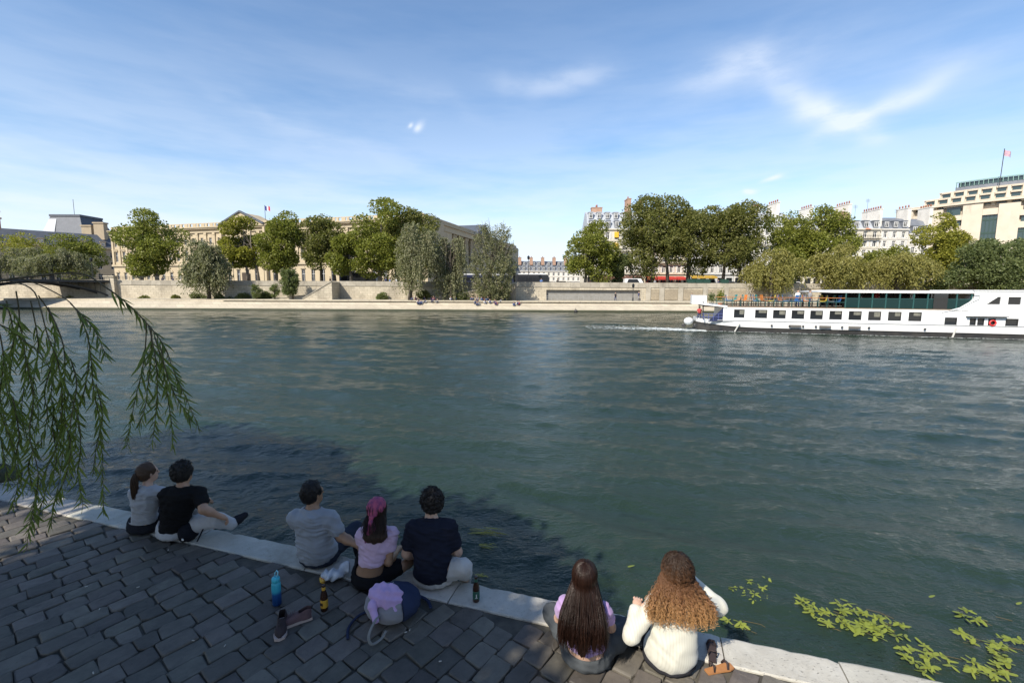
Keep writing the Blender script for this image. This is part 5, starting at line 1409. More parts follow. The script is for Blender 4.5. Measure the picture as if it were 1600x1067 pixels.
# people along the far low quay, sitting and standing
def small_person(kind, c_top, c_leg, rngp):
    e_ = empty('person')
    b = MB()
    if kind == 'sit':
        b.lathe([(.05, .0), (.19, .02), (.17, .25), (.2, .42), (.08, .52), (.06, .57), (.1, .62), (.11, .72), (.03, .82)], 8); 
        for s in (-.09, .09): b.tube([(s, -.05, .1), (s * 1.4, -.42, .34), (s * 1.3, -.62, .05)], [.085, .07, .05], 6)
        for s in (-.19, .19): b.tube([(s, 0, .43), (s * 1.25, -.1, .22), (s * .8, -.32, .28)], [.055, .045, .035], 5)
    else:
        b.lathe([(.05, .78), (.17, .82), (.16, 1.1), (.2, 1.38), (.08, 1.46), (.06, 1.5), (.1, 1.56), (.11, 1.66), (.03, 1.76)], 8)
        for s, d in ((-.09, .14), (.09, -.12)): b.tube([(s, 0, .9), (s, d * .6, .48), (s, d, .03)], [.1, .075, .05], 6)
        for s in (-.22, .22): b.tube([(s, 0, 1.36), (s * 1.15, .03, 1.1), (s * 1.1, -.12, .9)], [.055, .045, .035], 5)
    me = b.mesh('body', [c_top, c_leg, M_skin_far], True)
    zt = .5 if kind == 'sit' else 1.45; zl = .06 if kind == 'sit' else .86
    for p in me.polygons:
        c = p.center
        if kind == 'sit': p.material_index = 2 if c.z > .54 else (1 if (c.y < -.06 or c.z < .04) and abs(c.x) < .16 else 0)
        else: p.material_index = 2 if c.z > 1.47 or (abs(c.x) > .2 and c.z < 1.15) else (1 if c.z < .86 else 0)
    link('body', me, e_)
    hb = MB(); hb.lathe([(.02, 0), (.115, .03), (.12, .1), (.04, .17)], 8, (0, .02, (.68 if kind == 'sit' else 1.62)))
    link('hair', hb.mesh('hair', M_hair_far, True), e_)
    return e_
M_skin_far = mat('far_skin', (0.45, 0.28, 0.20), 0.7); M_hair_far = mat('far_hair', (0.03, 0.022, 0.018), 0.7)
cols_ = {'black': (0.02, 0.02, 0.022), 'navy': (0.03, 0.04, 0.10), 'white': (0.7, 0.7, 0.68), 'grey': (0.22, 0.22, 0.23), 'red': (0.40, 0.05, 0.05), 'blue': (0.10, 0.18, 0.38)}
fm = {k: mat('far_cloth_' + k, c, 0.85) for k, c in cols_.items()}
rp = random.Random(9)
pro = {}
def place_person(kind, cn, p, rz):
    key = (kind, cn)
    leg = fm[rp.choice(['navy', 'black', 'grey'])]
    o = pro[key] if key in pro and not pro[key].get('_u') else None
    if key not in pro: pro[key] = small_person(kind, fm[cn], fm['navy' if cn != 'navy' else 'grey'], rp); o = pro[key]
    else: o = copy_tree(pro[key])
    o.location = p; o.rotation_euler = (0, 0, rz); s = rp.uniform(.92, 1.08); o.scale = (s, s, s)
    if kind == 'sit': tag(o, 'person in %s top sitting in the crowd under the poplars on the low quay' % cn, 'person', 'people in %s sitting on the low quay' % cn)
    return o
for i in range(46):
    px = rp.choice([rp.uniform(646, 700), rp.uniform(690, 800), rp.uniform(735, 815)])
    Y = rp.uniform(85.6, 90.5); zg = 1.95 if Y > 87 else .36 + (Y - 84) / 3.0 * 1.26
    if 87 <= Y < 87.5: zg = 1.95
    place_person('sit', rp.choice(['black', 'black', 'navy', 'white', 'grey', 'red', 'blue']), (hx(px, Y), Y, zg), rp.uniform(-.5, .5))
for px, Y, cn, lab in ((960, 90.5, 'black', 'person in black walking by the gallery at its bright end'), (996, 90, 'navy', 'person in navy standing right of the low quay lamp post'), (884, 96, 'grey', 'person in grey standing inside the gallery'), (505, 90.5, 'black', 'person in black standing at the foot of the ramp wall'), (1078, 90, 'grey', 'person in grey near the pilasters left of the boat locker'), (622, 96.2, 'white', 'person in white at the parapet under the big palace tree')):
    o = place_person('stand', cn, (hx(px, Y), Y, 1.95 if Y < 94 else (1.0 + .95 if px == 884 else STREET)), rp.uniform(0, 6))
    tag(o, lab, 'person')
for i, px in enumerate((262, 278, 470, 520, 606, 612, 655, 845, 870, 1020, 1118, 1160)):
    o = place_person('stand', rp.choice(['black', 'navy', 'grey', 'blue']), (hx(px, 95.6), 95.6, STREET), rp.uniform(0, 6))
    tag(o, 'pedestrian seen from the waist up behind the far parapet', 'person', 'pedestrians behind the parapet')
# moored dark float at the far edge
e = empty('mooring_float', (hx(899, 83.6), 83.6, 0)); q = Vector(e.location)
b = MB(); b.lathe([(.05, -.1), (.3, 0), (.34, .2), (.25, .4), (.05, .48)], 10, q); b.build('float', M_bk, e, True)
b = MB(); b.tube([q + Vector((0, 0, .45)), q + Vector((0, .5, .7))], .04, 5); b.build('mooring_ring', M_dark, e)
tag(e, 'small dark float at the water edge below the gallery', 'float')

# passengers and crew on the boat
for k_, (px, bb, cn, kind, lab) in enumerate(((1258, 2.2, 'white', 'stand', 'passenger in white standing at the rear of the open boat deck'), (1272, 1.2, 'grey', 'stand', 'passenger in grey standing where the boat canopy begins'), (1352, 1.0, 'black', 'stand', 'passenger in black under the left part of the boat canopy'), (1383, 1.6, 'red', 'stand', 'passenger in red under the middle of the boat canopy'), (1437, 1.2, 'white', 'stand', 'passenger in white under the right part of the boat canopy'), (1096, 1.2, 'red', 'stand', 'crew member in red on the low stern deck of the boat'))):
    a_, _ = bp(px, 470); o = place_person('stand', cn, boat_pt(a_, bb, z_deck + .08 if px != 1096 else 1.05), rp.uniform(0, 6)); o.scale = (.95, .95, .95 if px != 1096 else .8); tag(o, lab, 'person'); 
    if 'group' in o: del o['group']

# ================================================================== the willow over the near quay
M_wleaf = leaf_mat('willow_leaf', (0.075, 0.13, 0.024), (0.23, 0.28, 0.06), 0.5)
M_twig = mat('willow_twig', (0.10, 0.085, 0.035), 0.8, (0.06, 0.05, 0.03), 20)
WT = empty('willow_tree', (-9.0, -2.6, QZ))
wl = np.array([-9.0, -2.6, QZ])
def shade_crown(parent, origin, lobes_, n, ls, seed):
    rng_ = np.random.default_rng(seed); Ps, Ds = [], []
    tot = sum(r[3] ** 2 for r in lobes_)
    for (x, y, z, r, rz) in [(q + (q[3] * .6,) if len(q) == 4 else q) for q in lobes_]:
        k = int(n * r * r / tot)
        d = rng_.normal(size=(k, 3)); d /= np.linalg.norm(d, axis=1, keepdims=True)
        rr = rng_.uniform(.15, 1, k) ** .45
        Ps.append(np.array([x, y, z]) + d * rr[:, None] * np.array([r, r, rz])); Ds.append(rng_.normal(size=(k, 3)) * .6 + np.array([0, 0, -1.0]))
    P_, D_ = np.concatenate(Ps), np.concatenate(Ds)
    # keep the view over the river free
    ok = ~((P_[:, 1] > .6) & (P_[:, 0] / np.maximum(P_[:, 1], .05) > -1.28) & ((P_[:, 2] - 4.0) / np.maximum(P_[:, 1], .05) < .72))
    V, F = leaf_quads(P_[ok], D_[ok], rng_, ls, ls * .34)
    return link('crown', np_mesh('crown', V - origin, F, M_wleaf, False), parent)
lob = [(-6.6, -1.7, 7.4, 2.6), (-5.7, -3.3, 7.2, 2.0), (-8.0, -3.4, 7.8, 2.6), (-6.2, -0.2, 7.0, 1.7), (-7.8, -1.6, 8.6, 2.2), (-5.3, -1.9, 6.9, 1.4), (-4.75, -.75, 6.9, .95),
       (-12.6, 1.0, 8.6, 2.9), (-14.4, 3.0, 8.0, 2.6), (-12.2, 3.3, 7.0, 2.2), (-11.0, 2.4, 7.8, 1.9), (-15.0, .6, 7.0, 2.4), (-9.9, -2.6, 6.6, 1.3), (-10.6, 1.9, 6.2, 1.0), (-8.7, 1.0, 7.4, 1.25), (-7.6, .7, 7.2, 1.3), (-9.4, 1.7, 7.6, 1.2)]
shade_crown(WT, wl, lob, 42000, .34, 3)
b = MB(); b.tube([(-9, -2.6, QZ - .1), (-9.05, -2.5, 3.0), (-8.9, -2.2, 5.0), (-8.4, -1.9, 6.6)], [.42, .34, .3, .2], 10); b.build('trunk', M_barkd, WT, True)
b = MB(); b.tube([(-8.95, -2.3, 4.4), (-10.4, -.8, 6.2), (-12.4, 1.2, 8.0)], [.26, .18, .08], 8); b.build('limb', M_barkd, WT, True)
b = MB(); b.tube([(-8.6, -2.0, 5.8), (-7.4, -2.0, 7.0), (-5.4, -2.4, 7.4)], [.2, .14, .06], 8); b.build('limb', M_barkd, WT, True)
b = MB(); b.tube([(-8.6, -2.0, 5.6), (-6.0, .2, 6.4), (-4.6, 1.3, 5.4), (-3.7, 2.1, 4.5), (-3.1, 2.52, 4.02)], [.14, .07, .02, .006, .004], 8); b.build('limb', M_barkd, WT, True)
# one curved lance-shaped leaf, in three bends
def leaf_mesh(bend, seed):
    n = 6; b = MB(); V = []
    for i in range(n + 1):
        u = i / n; w = .066 * math.sin(math.pi * min(1, u * .93 + .04)) ** .8 * (1.2 - u * .6)
        z = -bend * u * u
        V += [(-w, u, z + .02 * (1 if 0 < i < n else 0)), (0, u, z), (w, u, z + .02 * (1 if 0 < i < n else 0))]
    F = []
    for i in range(n):
        o = 3 * i; F += [(o, o + 1, o + 4, o + 3), (o + 1, o + 2, o + 5, o + 4)]
    b.add(V, F); return b.mesh('leaf', M_wleaf, True)
LMESH = [leaf_mesh(.10, 0), leaf_mesh(.28, 1), leaf_mesh(-.12, 2)]
# hanging twigs: columns and rows of the photograph with a distance from the camera
TW = [
    ([(-60, 470), (0, 440), (54, 432), (124, 427), (165, 449), (198, 474), (231, 507), (256, 540), (272, 581), (289, 618), (312, 672)], 2.55, .50),
    ([(229, 505), (227, 545), (222, 580), (214, 612), (204, 660), (198, 697)], 2.55, .15),
    ([(233, 510), (243, 560), (246, 610), (243, 650), (238, 692)], 2.50, .10),
    ([(240, 520), (254, 570), (262, 620), (268, 660), (270, 700)], 2.62, .12),
    ([(250, 540), (262, 590), (278, 625), (292, 645), (300, 662)], 2.50, .1),
    ([(236, 512), (236, 560), (230, 610), (226, 640), (215, 668)], 2.58, .1),
    ([(30, 434), (70, 449), (111, 474), (132, 511), (142, 556), (145, 600), (156, 660), (160, 720), (162, 800)], 2.45, .22),
    ([(110, 474), (140, 505), (155, 530), (165, 556)], 2.45, .1),
    ([(20, 440), (54, 457), (74, 523), (91, 568), (97, 626), (90, 692), (68, 742), (50, 800), (41, 858)], 2.35, .22),
    ([(75, 480), (99, 540), (101, 610), (100, 684), (94, 740), (88, 778)], 2.5, .2),
    ([(-20, 500), (10, 512), (45, 538), (66, 556), (80, 580)], 2.3, .2),
    ([(25, 455), (30, 500), (18, 545), (8, 592), (25, 650), (50, 668)], 2.5, .15),
    ([(-10, 480), (6, 560), (0, 620), (18, 690), (30, 740), (18, 795)], 2.4, .2),
    ([(48, 470), (60, 540), (52, 600), (60, 650), (40, 705)], 2.6, .15),
    ([(100, 600), (118, 640), (126, 690), (122, 740), (130, 790)], 2.45, .05),
    ([(92, 640), (110, 690), (104, 740), (84, 790), (80, 825)], 2.4, .05),
    ([(140, 560), (132, 610), (120, 650), (118, 700)], 2.5, .05),
    ([(-30, 560), (-6, 620), (6, 660), (22, 700)], 2.3, .1),
    ([(60, 690), (44, 730), (56, 780), (44, 830)], 2.38, .0),
    ([(85, 560), (70, 610), (74, 650), (62, 700)], 2.42, .0),
    ([(95, 620), (82, 660), (88, 720), (70, 770), (60, 812)], 2.44, .0),
    ([(150, 600), (160, 650), (150, 700), (146, 740)], 2.5, .0),
    ([(-30, 470), (12, 480), (34, 520), (40, 580), (34, 640), (44, 690)], 2.45, .1),
    ([(-20, 520), (-4, 580), (-10, 640), (4, 700), (14, 760)], 2.3, .1),
    ([(10, 470), (22, 530), (14, 600), (20, 660), (8, 720)], 2.55, .1),
    ([(60, 462), (82, 500), (86, 560), (80, 620), (92, 680)], 2.52, .1),
    ([(40, 560), (52, 620), (46, 680), (60, 740), (52, 790)], 2.35, .0),
    ([(110, 560), (120, 600), (112, 650), (108, 700), (112, 750)], 2.42, .0),
    ([(20, 620), (30, 680), (24, 720), (36, 770)], 2.42, .0),
]
rw = random.Random(21)
leaf_specs = []
for ti, (pts, Y, bare) in enumerate(TW):
    P3 = [on_y(px, py, Y + .05 * math.sin(i * 1.3 + ti)) for i, (px, py) in enumerate(pts)]
    # smooth the twig
    fine_ = []
    for i in range(len(P3) - 1):
        p0, p1, p2, p3 = P3[max(i - 1, 0)], P3[i], P3[i + 1], P3[min(i + 2, len(P3) - 1)]
        for k in range(5):
            u = k / 5; fine_.append(.5 * ((2 * p1) + (p2 - p0) * u + (2 * p0 - 5 * p1 + 4 * p2 - p3) * u * u + (3 * p1 - p0 - 3 * p2 + p3) * u ** 3))
    fine_.append(P3[-1])
    n = len(fine_)
    r0 = .0052 if ti == 0 else .0030
    b = MB(); b.tube(fine_, [r0 * (1 - .8 * i / n) + .0006 for i in range(n)], 5); tw = b.build('hanging_twig', M_twig, WT, True)
    # leaves, two to a node, pointing down and out
    length = 0.0; nextl = 0; acc = [0.0]
    for i in range(n - 1): acc.append(acc[-1] + (fine_[i + 1] - fine_[i]).length)
    total = acc[-1]; s_ = total * bare; side = rw.uniform(0, 6.28)
    while s_ < total:
        i = max(k for k in range(n) if acc[k] <= s_ + 1e-9); i = min(i, n - 2)
        u = (s_ - acc[i]) / max(1e-6, acc[i + 1] - acc[i]); p = fine_[i].lerp(fine_[i + 1], u); d = (fine_[i + 1] - fine_[i]).normalized()
        side += 2.4 + rw.uniform(-.6, .6)
        out = Vector((math.cos(side), math.sin(side), 0)); out -= d * out.dot(d); out.normalize()
        ld = (d * rw.uniform(.5, 1.1) + out * rw.uniform(.35, .8) + Vector((0, 0, -rw.uniform(.1, .7)))).normalized()
        leaf_specs.append((tw, p, ld, rw.uniform(.045, .115) * (1.0 - .35 * (s_ / total) ** 3), rw.uniform(0, 6.28)))
        s_ += rw.uniform(.007, .018)
rw.shuffle(leaf_specs)
rest = MB()
def leaf_matrix(p, ld, ln, roll_):
    q = ld.to_track_quat('Y', 'Z') @ Quaternion((0, 1, 0), roll_)
    return Matrix.Translation(p) @ q.to_matrix().to_4x4() @ Matrix.Diagonal((ln, ln, ln, 1))
leaf_specs.sort(key=lambda t: -t[3])
for i, (tw, p, ld, ln, ro) in enumerate(leaf_specs):
    if i < 300:
        o = link('leaf', LMESH[i % 3], tw)
        o.matrix_local = Matrix.Translation(-Vector(WT.location)) @ leaf_matrix(p, ld, ln, ro)
    else:
        mm = leaf_matrix(p, ld, ln, ro); me = LMESH[i % 3]
        rest.add([mm @ v.co for v in me.vertices], [tuple(q.vertices) for q in me.polygons])
tag(rest.build('twig_leaves', M_wleaf, WT, True), kind='stuff')
tag(WT, 'willow whose leafy twigs hang into the picture at the left edge', 'willow tree')
# unseen park trees added behind the camera to block skylight
def added_park_tree(x, y, h, r, seed):
    e_ = empty('added_park_tree', (x, y, QZ)); org = np.array([x, y, QZ])
    rg = np.random.default_rng(seed)
    L_ = [(x + rg.uniform(-.6, .6) * r, y + rg.uniform(-.6, .6) * r, QZ + h * rg.uniform(.5, .95), r * rg.uniform(.5, .75)) for _ in range(9)]
    shade_crown(e_, org, L_, 9000, .42, seed)
    b = MB(); b.tube([(x, y, QZ - .1), (x + .1, y, QZ + h * .4), (x, y + .1, QZ + h * .8)], [.35, .26, .1], 9); b.build('trunk', M_barkd, e_, True)
    return e_
for (x, y, h, r, sd, lab) in ((-1.5, -9.5, 10, 3.6, 41, 'unseen park tree added behind the viewer to block sky, middle one'), (-7.5, -11, 11, 4.2, 42, 'unseen park tree added behind the viewer to block sky, to the left'), (7.5, -12, 10, 3.8, 43, 'unseen park tree added behind the viewer to block sky, to the right'), (-18, -3, 11, 4.2, 44, 'unseen park tree added beyond the willow trunk to block sky')):
    tag(added_park_tree(x, y, h, r, sd), lab, 'tree', 'unseen park trees added to block sky')

# ================================================================== things on the quay and plants on the water
def st_of(px, py, z=0.0):
    p = on_z(px, py, QZ + z); return p
# ---- teal drinking bottle
def bottle_water():
    p = st_of(433, 943); e = empty('water_bottle', p); 
    m = bpy.data.materials.new('teal_bottle'); m.use_nodes = True
    N = NT(m.node_tree); b_ = m.node_tree.nodes['Principled BSDF']
    z = N.n('ShaderNodeSeparateXYZ', ins={0: N.n('ShaderNodeTexCoord').outputs['Object']}).outputs[2]
    N.set(b_, 'Base Color', N.ramp(N.m('MULTIPLY', z, 3.8), [(0.0, (0.005, 0.035, 0.13)), (.38, (0.008, 0.06, 0.20)), (.50, (0.03, 0.32, 0.42)), (1, (0.05, 0.42, 0.50))])); b_.inputs['Roughness'].default_value = 0.4
    b = MB(); b.lathe([(.001, 0), (.034, .0), (.037, .008), (.037, .185), (.033, .20), (.027, .208)], 20); bd = link('bottle_body', b.mesh('bottle_body', m, True), e)
    lid = mat('teal_lid', (0.05, 0.42, 0.52), 0.4)
    b = MB(); b.lathe([(.031, .206), (.034, .21), (.034, .235), (.028, .246), (.012, .25)], 18); link('lid', b.mesh('lid', lid, True), e)
    b = MB(); b.tube([(-.012, 0, .248), (-.004, 0, .285), (.018, 0, .312), (.032, 0, .304), (.026, 0, .275), (.014, 0, .248)], .0045, 7); link('carry_loop', b.mesh('carry_loop', mat('pale_teal', (0.25, 0.62, 0.72), 0.4), True), e, rot=(0, 0, R(-25)))
    tag(e, 'tall teal and navy drinking bottle standing on the cobbles', 'bottle')
bottle_water()
# ---- two beer bottles
def beer(px, py, lab, labcol, edge=False):
    p = st_of(px, py); e = empty('beer_bottle', p)
    mg = mat('brown_glass%d' % px, (0.035, 0.014, 0.006), 0.08, spec=0.7)
    b = MB(); b.lathe([(.001, 0), (.028, 0), (.0305, .006), (.0305, .12), (.026, .145), (.0155, .175), (.0135, .215), (.0145, .217), (.0145, .228), (.012, .23)], 18); link('glass', b.mesh('glass', mg, True), e)
    b = MB(); b.lathe([(.0309, .03), (.0312, .032), (.0312, .098), (.0309, .10)], 18); lb = link('paper_label', b.mesh('paper_label', labcol, True), e)
    b = MB(); b.lathe([(.0152, .18), (.0158, .182), (.0146, .205), (.014, .207)], 14); link('neck_label', b.mesh('neck_label', labcol, True), e)
    if edge:      # small white emblem on the green label
        b = MB(); b.box(-.004, .004, -.0335, -.0316, .05, .08); b.box(-.011, .011, -.0334, -.0317, .044, .049); link('label_emblem', b.mesh('label_emblem', M_white), e, rot=(0, 0, R(8)))
    else:
        b = MB(); b.box(-.014, .014, -.0332, -.0316, .055, .078); link('label_emblem', b.mesh('label_emblem', mat('label_dark', (0.05, 0.02, 0.01), .6)), e, rot=(0, 0, R(-20)))
    tag(e, lab, 'beer bottle')
beer(507, 952, 'brown beer bottle with yellow label on the cobbles beside the backpack', mat('yellow_label', (0.55, 0.30, 0.03), 0.6))
beer(744, 938, 'brown beer bottle with green label on the coping right of the man in grey trousers', mat('green_label', (0.02, 0.09, 0.06), 0.5), True)
# ---- shoes
def shoe(p, rz, m_up, m_sole, label, roll=0):
    e = empty('shoe', p, rz)
    n = 10; V = []; W_ = [.028, .034, .036, .035, .033, .036, .041, .043, .038, .024, .008]
    b = MB(); H = [.075, .085, .08, .07, .062, .055, .05, .046, .04, .032, .02]
    for i in range(n + 1):
        y = -.13 + .26 * i / n; w = W_[i]; h = H[i]
        V += [(-w, y, .018), (-w * .95, y, .018 + h * .45), (-w * .6, y, .018 + h * .9), (w * .6, y, .018 + h * .9), (w * .95, y, .018 + h * .45), (w, y, .018)]
    F = []
    for i in range(n):
        for k in range(5):
            if i < 4 and k == 2: continue       # opening for the foot
            o = 6 * i + k; F.append((o, o + 1, o + 7, o + 6))
    F += [(0, 5, 4, 3, 2, 1), tuple(6 * n + k for k in range(6))]
    b.add(V, F); link('upper', b.mesh('upper', m_up, True), e)
    b = MB(); pl = [(-.03, -.135), (.03, -.135), (.04, .02), (.047, .07), (.034, .125), (0, .14), (-.034, .125), (-.047, .07), (-.04, .02)]
    b.prism(pl, 0, .02); link('sole', b.mesh('sole', m_sole), e)
    b = MB()
    for k in range(4): y = .0 + .018 * k; b.tube([(-.02, y, .085 - .004 * k), (0, y + .004, .09 - .004 * k), (.02, y, .085 - .004 * k)], .0035, 5)
    link('laces', b.mesh('laces', m_up, True), e)
    b = MB(); b.prism([(-.022, -.11), (.022, -.11), (.024, -.02), (-.024, -.02)], .03, .034); link('insole', b.mesh('insole', m_sole), e)
    e.scale = (1.05, .92, 1.1); tag(e, label, 'shoe')
    return e
m_s1 = mat('dusky_pink_suede', (0.13, 0.075, 0.075), 0.85, (0.08, 0.045, 0.05), 20); m_s2 = mat('pale_sole', (0.42, 0.33, 0.29), 0.8); m_s3 = mat('dark_suede', (0.035, 0.022, 0.022), 0.85)
shoe(st_of(440, 984), R(200), m_s3, m_s2, 'dark trainer, left one of the pair on the cobbles')
shoe(st_of(462, 972), R(118), m_s1, m_s2, 'dusky pink trainer, right one of the pair on the cobbles')
# ---- cloth-like parts from implicit shapes
# ------------------------------------------------------------------ implicit bodies: tapered limbs and ellipsoids blended smoothly, then meshed
class SDF:
    def __init__(s): s.pr = []
    def cap(s, a, b, ra, rb, k=.03): s.pr.append(('c', np.array(a, float), np.array(b, float), ra, rb, k)); return s
    def chain(s, pts, rad, k=.03):
        for i in range(len(pts) - 1): s.cap(pts[i], pts[i + 1], rad[i], rad[i + 1], k)
        return s
    def ell(s, c, r, rot=(0, 0, 0), k=.04):
        from mathutils import Euler
        s.pr.append(('e', np.array(c, float), np.array(r, float), np.array(Euler(rot).to_matrix()), 0, k)); return s
    def grow(s, d):
        o = SDF()
        for p in s.pr:
            if p[0] == 'c': o.pr.append(('c', p[1], p[2], p[3] + d, p[4] + d, p[5]))
            else: o.pr.append(('e', p[1], p[2] + d, p[3], 0, p[5]))
        return o
    def bounds(s):
        lo, hi = np.full(3, 9e9), np.full(3, -9e9)
        for p in s.pr:
            if p[0] == 'c': q = np.stack([p[1] - p[3], p[1] + p[3], p[2] - p[4], p[2] + p[4]])
            else: m_ = max(p[2]); q = np.stack([p[1] - m_, p[1] + m_])
            lo = np.minimum(lo, q.min(0)); hi = np.maximum(hi, q.max(0))
        return lo, hi
    def mesh_arrays(s, h=.009, cut=None, disp=None, clip=None):
        lo, hi = s.bounds(); 
        if clip is not None: lo, hi = np.maximum(lo, clip[0]), np.minimum(hi, clip[1])
        lo = lo - .03; hi = hi + .03
        n = np.maximum(3, np.ceil((hi - lo) / h).astype(int) + 1)
        ax = [lo[i] + h * np.arange(n[i]) for i in range(3)]
        S = np.full(n, .5, np.float32)
        for p in s.pr:
            if p[0] == 'c': q = np.stack([p[1] - p[3], p[1] + p[3], p[2] - p[4], p[2] + p[4]])
            else: m_ = max(p[2]); q = np.stack([p[1] - m_, p[1] + m_])
            mrg = .06
            i0 = np.clip(np.floor((q.min(0) - mrg - lo) / h).astype(int), 0, n); i1 = np.clip(np.ceil((q.max(0) + mrg - lo) / h).astype(int) + 1, 0, n)
            if np.any(i1 <= i0): continue
            sl = tuple(slice(a, b) for a, b in zip(i0, i1))
            X, Y_, Z_ = np.meshgrid(ax[0][sl[0]], ax[1][sl[1]], ax[2][sl[2]], indexing='ij')
            G = np.stack([X, Y_, Z_], -1)
            if p[0] == 'c':
                ab = p[2] - p[1]; l2 = ab @ ab + 1e-12; t = np.clip(((G - p[1]) @ ab) / l2, 0, 1)
                d = np.linalg.norm(G - p[1] - t[..., None] * ab, axis=-1) - (p[3] + (p[4] - p[3]) * t)
            else:
                Lc = (G - p[1]) @ p[3]; k0 = np.linalg.norm(Lc / p[2], axis=-1); k1 = np.linalg.norm(Lc / p[2] ** 2, axis=-1) + 1e-9
                d = k0 * (k0 - 1) / k1
                d = np.where(k0 < .2, -min(p[2]) * .8, d)
            a = S[sl]; k = p[5]; hh = np.clip(.5 + .5 * (a - d) / k, 0, 1)
            S[sl] = a * (1 - hh) + d * hh - k * hh * (1 - hh)
        X, Y_, Z_ = np.meshgrid(*ax, indexing='ij')
        if disp is not None: S = S + disp(X, Y_, Z_)
        if cut is not None:
            for c in cut: S = np.maximum(S, c(X, Y_, Z_))
        # close at the borders
        S[0], S[-1], S[:, 0], S[:, -1], S[:, :, 0], S[:, :, -1] = .05, .05, .05, .05, .05, .05
        return surface_nets(S, lo, h)
def surface_nets(S, lo, h):
    neg = S < 0
    nx, ny, nz = S.shape
    c = [(i, j, k) for i in (0, 1) for j in (0, 1) for k in (0, 1)]
    cnt = sum(neg[i:nx - 1 + i, j:ny - 1 + j, k:nz - 1 + k].astype(np.int8) for i, j, k in c)
    act = (cnt > 0) & (cnt < 8)
    ids = np.full(act.shape, -1, np.int64); I = np.argwhere(act); ids[act] = np.arange(len(I))
    pos = np.zeros((len(I), 3)); num = np.zeros(len(I))
    for a in c:
        for d in range(3):
            if a[d] == 1: continue
            b = list(a); b[d] = 1; b = tuple(b)
            va = S[I[:, 0] + a[0], I[:, 1] + a[1], I[:, 2] + a[2]]; vb = S[I[:, 0] + b[0], I[:, 1] + b[1], I[:, 2] + b[2]]
            x = (va < 0) != (vb < 0); t = va / np.where(np.abs(va - vb) < 1e-12, 1e-12, va - vb)
            p = np.tile(np.array(a, float), (len(I), 1)); p[:, d] += t
            pos[x] += p[x]; num[x] += 1
    V = lo + (I + pos / num[:, None]) * h
    F = []
    for d in range(3):
        e1, e2 = [(1, 2), (2, 0), (0, 1)][d]
        sl0 = [slice(1, -1)] * 3; sl0[d] = slice(0, -1); sl1 = list(sl0); sl1[d] = slice(1, None)
        A, B = neg[tuple(sl0)], neg[tuple(sl1)]
        E = np.argwhere(A != B)
        if len(E) == 0: continue
        off = np.array([1, 1, 1]); off[d] = 0; E = E + off
        flip = neg[E[:, 0], E[:, 1], E[:, 2]]
        q = []
        for (u, v) in ((-1, -1), (0, -1), (0, 0), (-1, 0)):
            o = E.copy(); o[:, e1] += u; o[:, e2] += v
            q.append(ids[o[:, 0], o[:, 1], o[:, 2]])
        q = np.stack(q, 1); q = np.where(flip[:, None], q, q[:, ::-1]); F.append(q)
    F = np.concatenate(F) if F else np.zeros((0, 4), int)
    F = F[(F >= 0).all(1)]
    return V, F
def relax(V, F, it=2, w=.5):
    n = len(V)
    for _ in range(it):
        acc = np.zeros_like(V); c = np.zeros(n)
        for k in range(4):
            a, b = F[:, k], F[:, (k + 1) % 4]
            np.add.at(acc, a, V[b]); np.add.at(c, a, 1); np.add.at(acc, b, V[a]); np.add.at(c, b, 1)
        V = V * (1 - w) + w * acc / np.maximum(c, 1)[:, None]
    return V
def sdf_obj(name, sd, m, parent, h=.009, cut=None, disp=None, it=2, clip=None, extra=None):
    V, F = sd.mesh_arrays(h, cut, disp, clip)
    if len(F): V = relax(V, F, it)
    if extra is not None and len(extra.v):
        V = np.concatenate([V, np.array(extra.v)]); 
        me = bpy.data.meshes.new(name); o = len(V) - len(extra.v)
        me.from_pydata(V.tolist(), [], F.tolist() + [tuple(i + o for i in f) for f in extra.f]); me.polygons.foreach_set('use_smooth', [True] * len(me.polygons)); me.materials.append(m); me.update()
    else: me = np_mesh(name, V, F, m, True)
    return link(name, me, parent)
def folds(seed, amp, dirs, band=None):
    amp = amp * 1.15
    rg = np.random.default_rng(seed)
    W_ = []
    for (vx, vy, vz, f) in dirs: W_.append((np.array([vx, vy, vz]) * f, rg.uniform(0, 6.28), rg.uniform(15, 30, 3), rg.uniform(0, 6.28, 3)))
    def fn(X, Y_, Z_):
        o = 0
        for (k, ph, m_, mp) in W_:
            wob_ = .9 * np.sin(X * m_[0] + mp[0]) + .9 * np.sin(Z_ * m_[1] + mp[1] + X * 6)
            s_ = np.sin(k[0] * X + k[1] * Y_ + k[2] * Z_ + ph + wob_)
            o = o + amp * (np.abs(s_) ** 1.5 - .45) * (.4 + .6 * np.sin(X * 9 + Z_ * 7 + mp[2]) ** 2)
        return o
    return fn

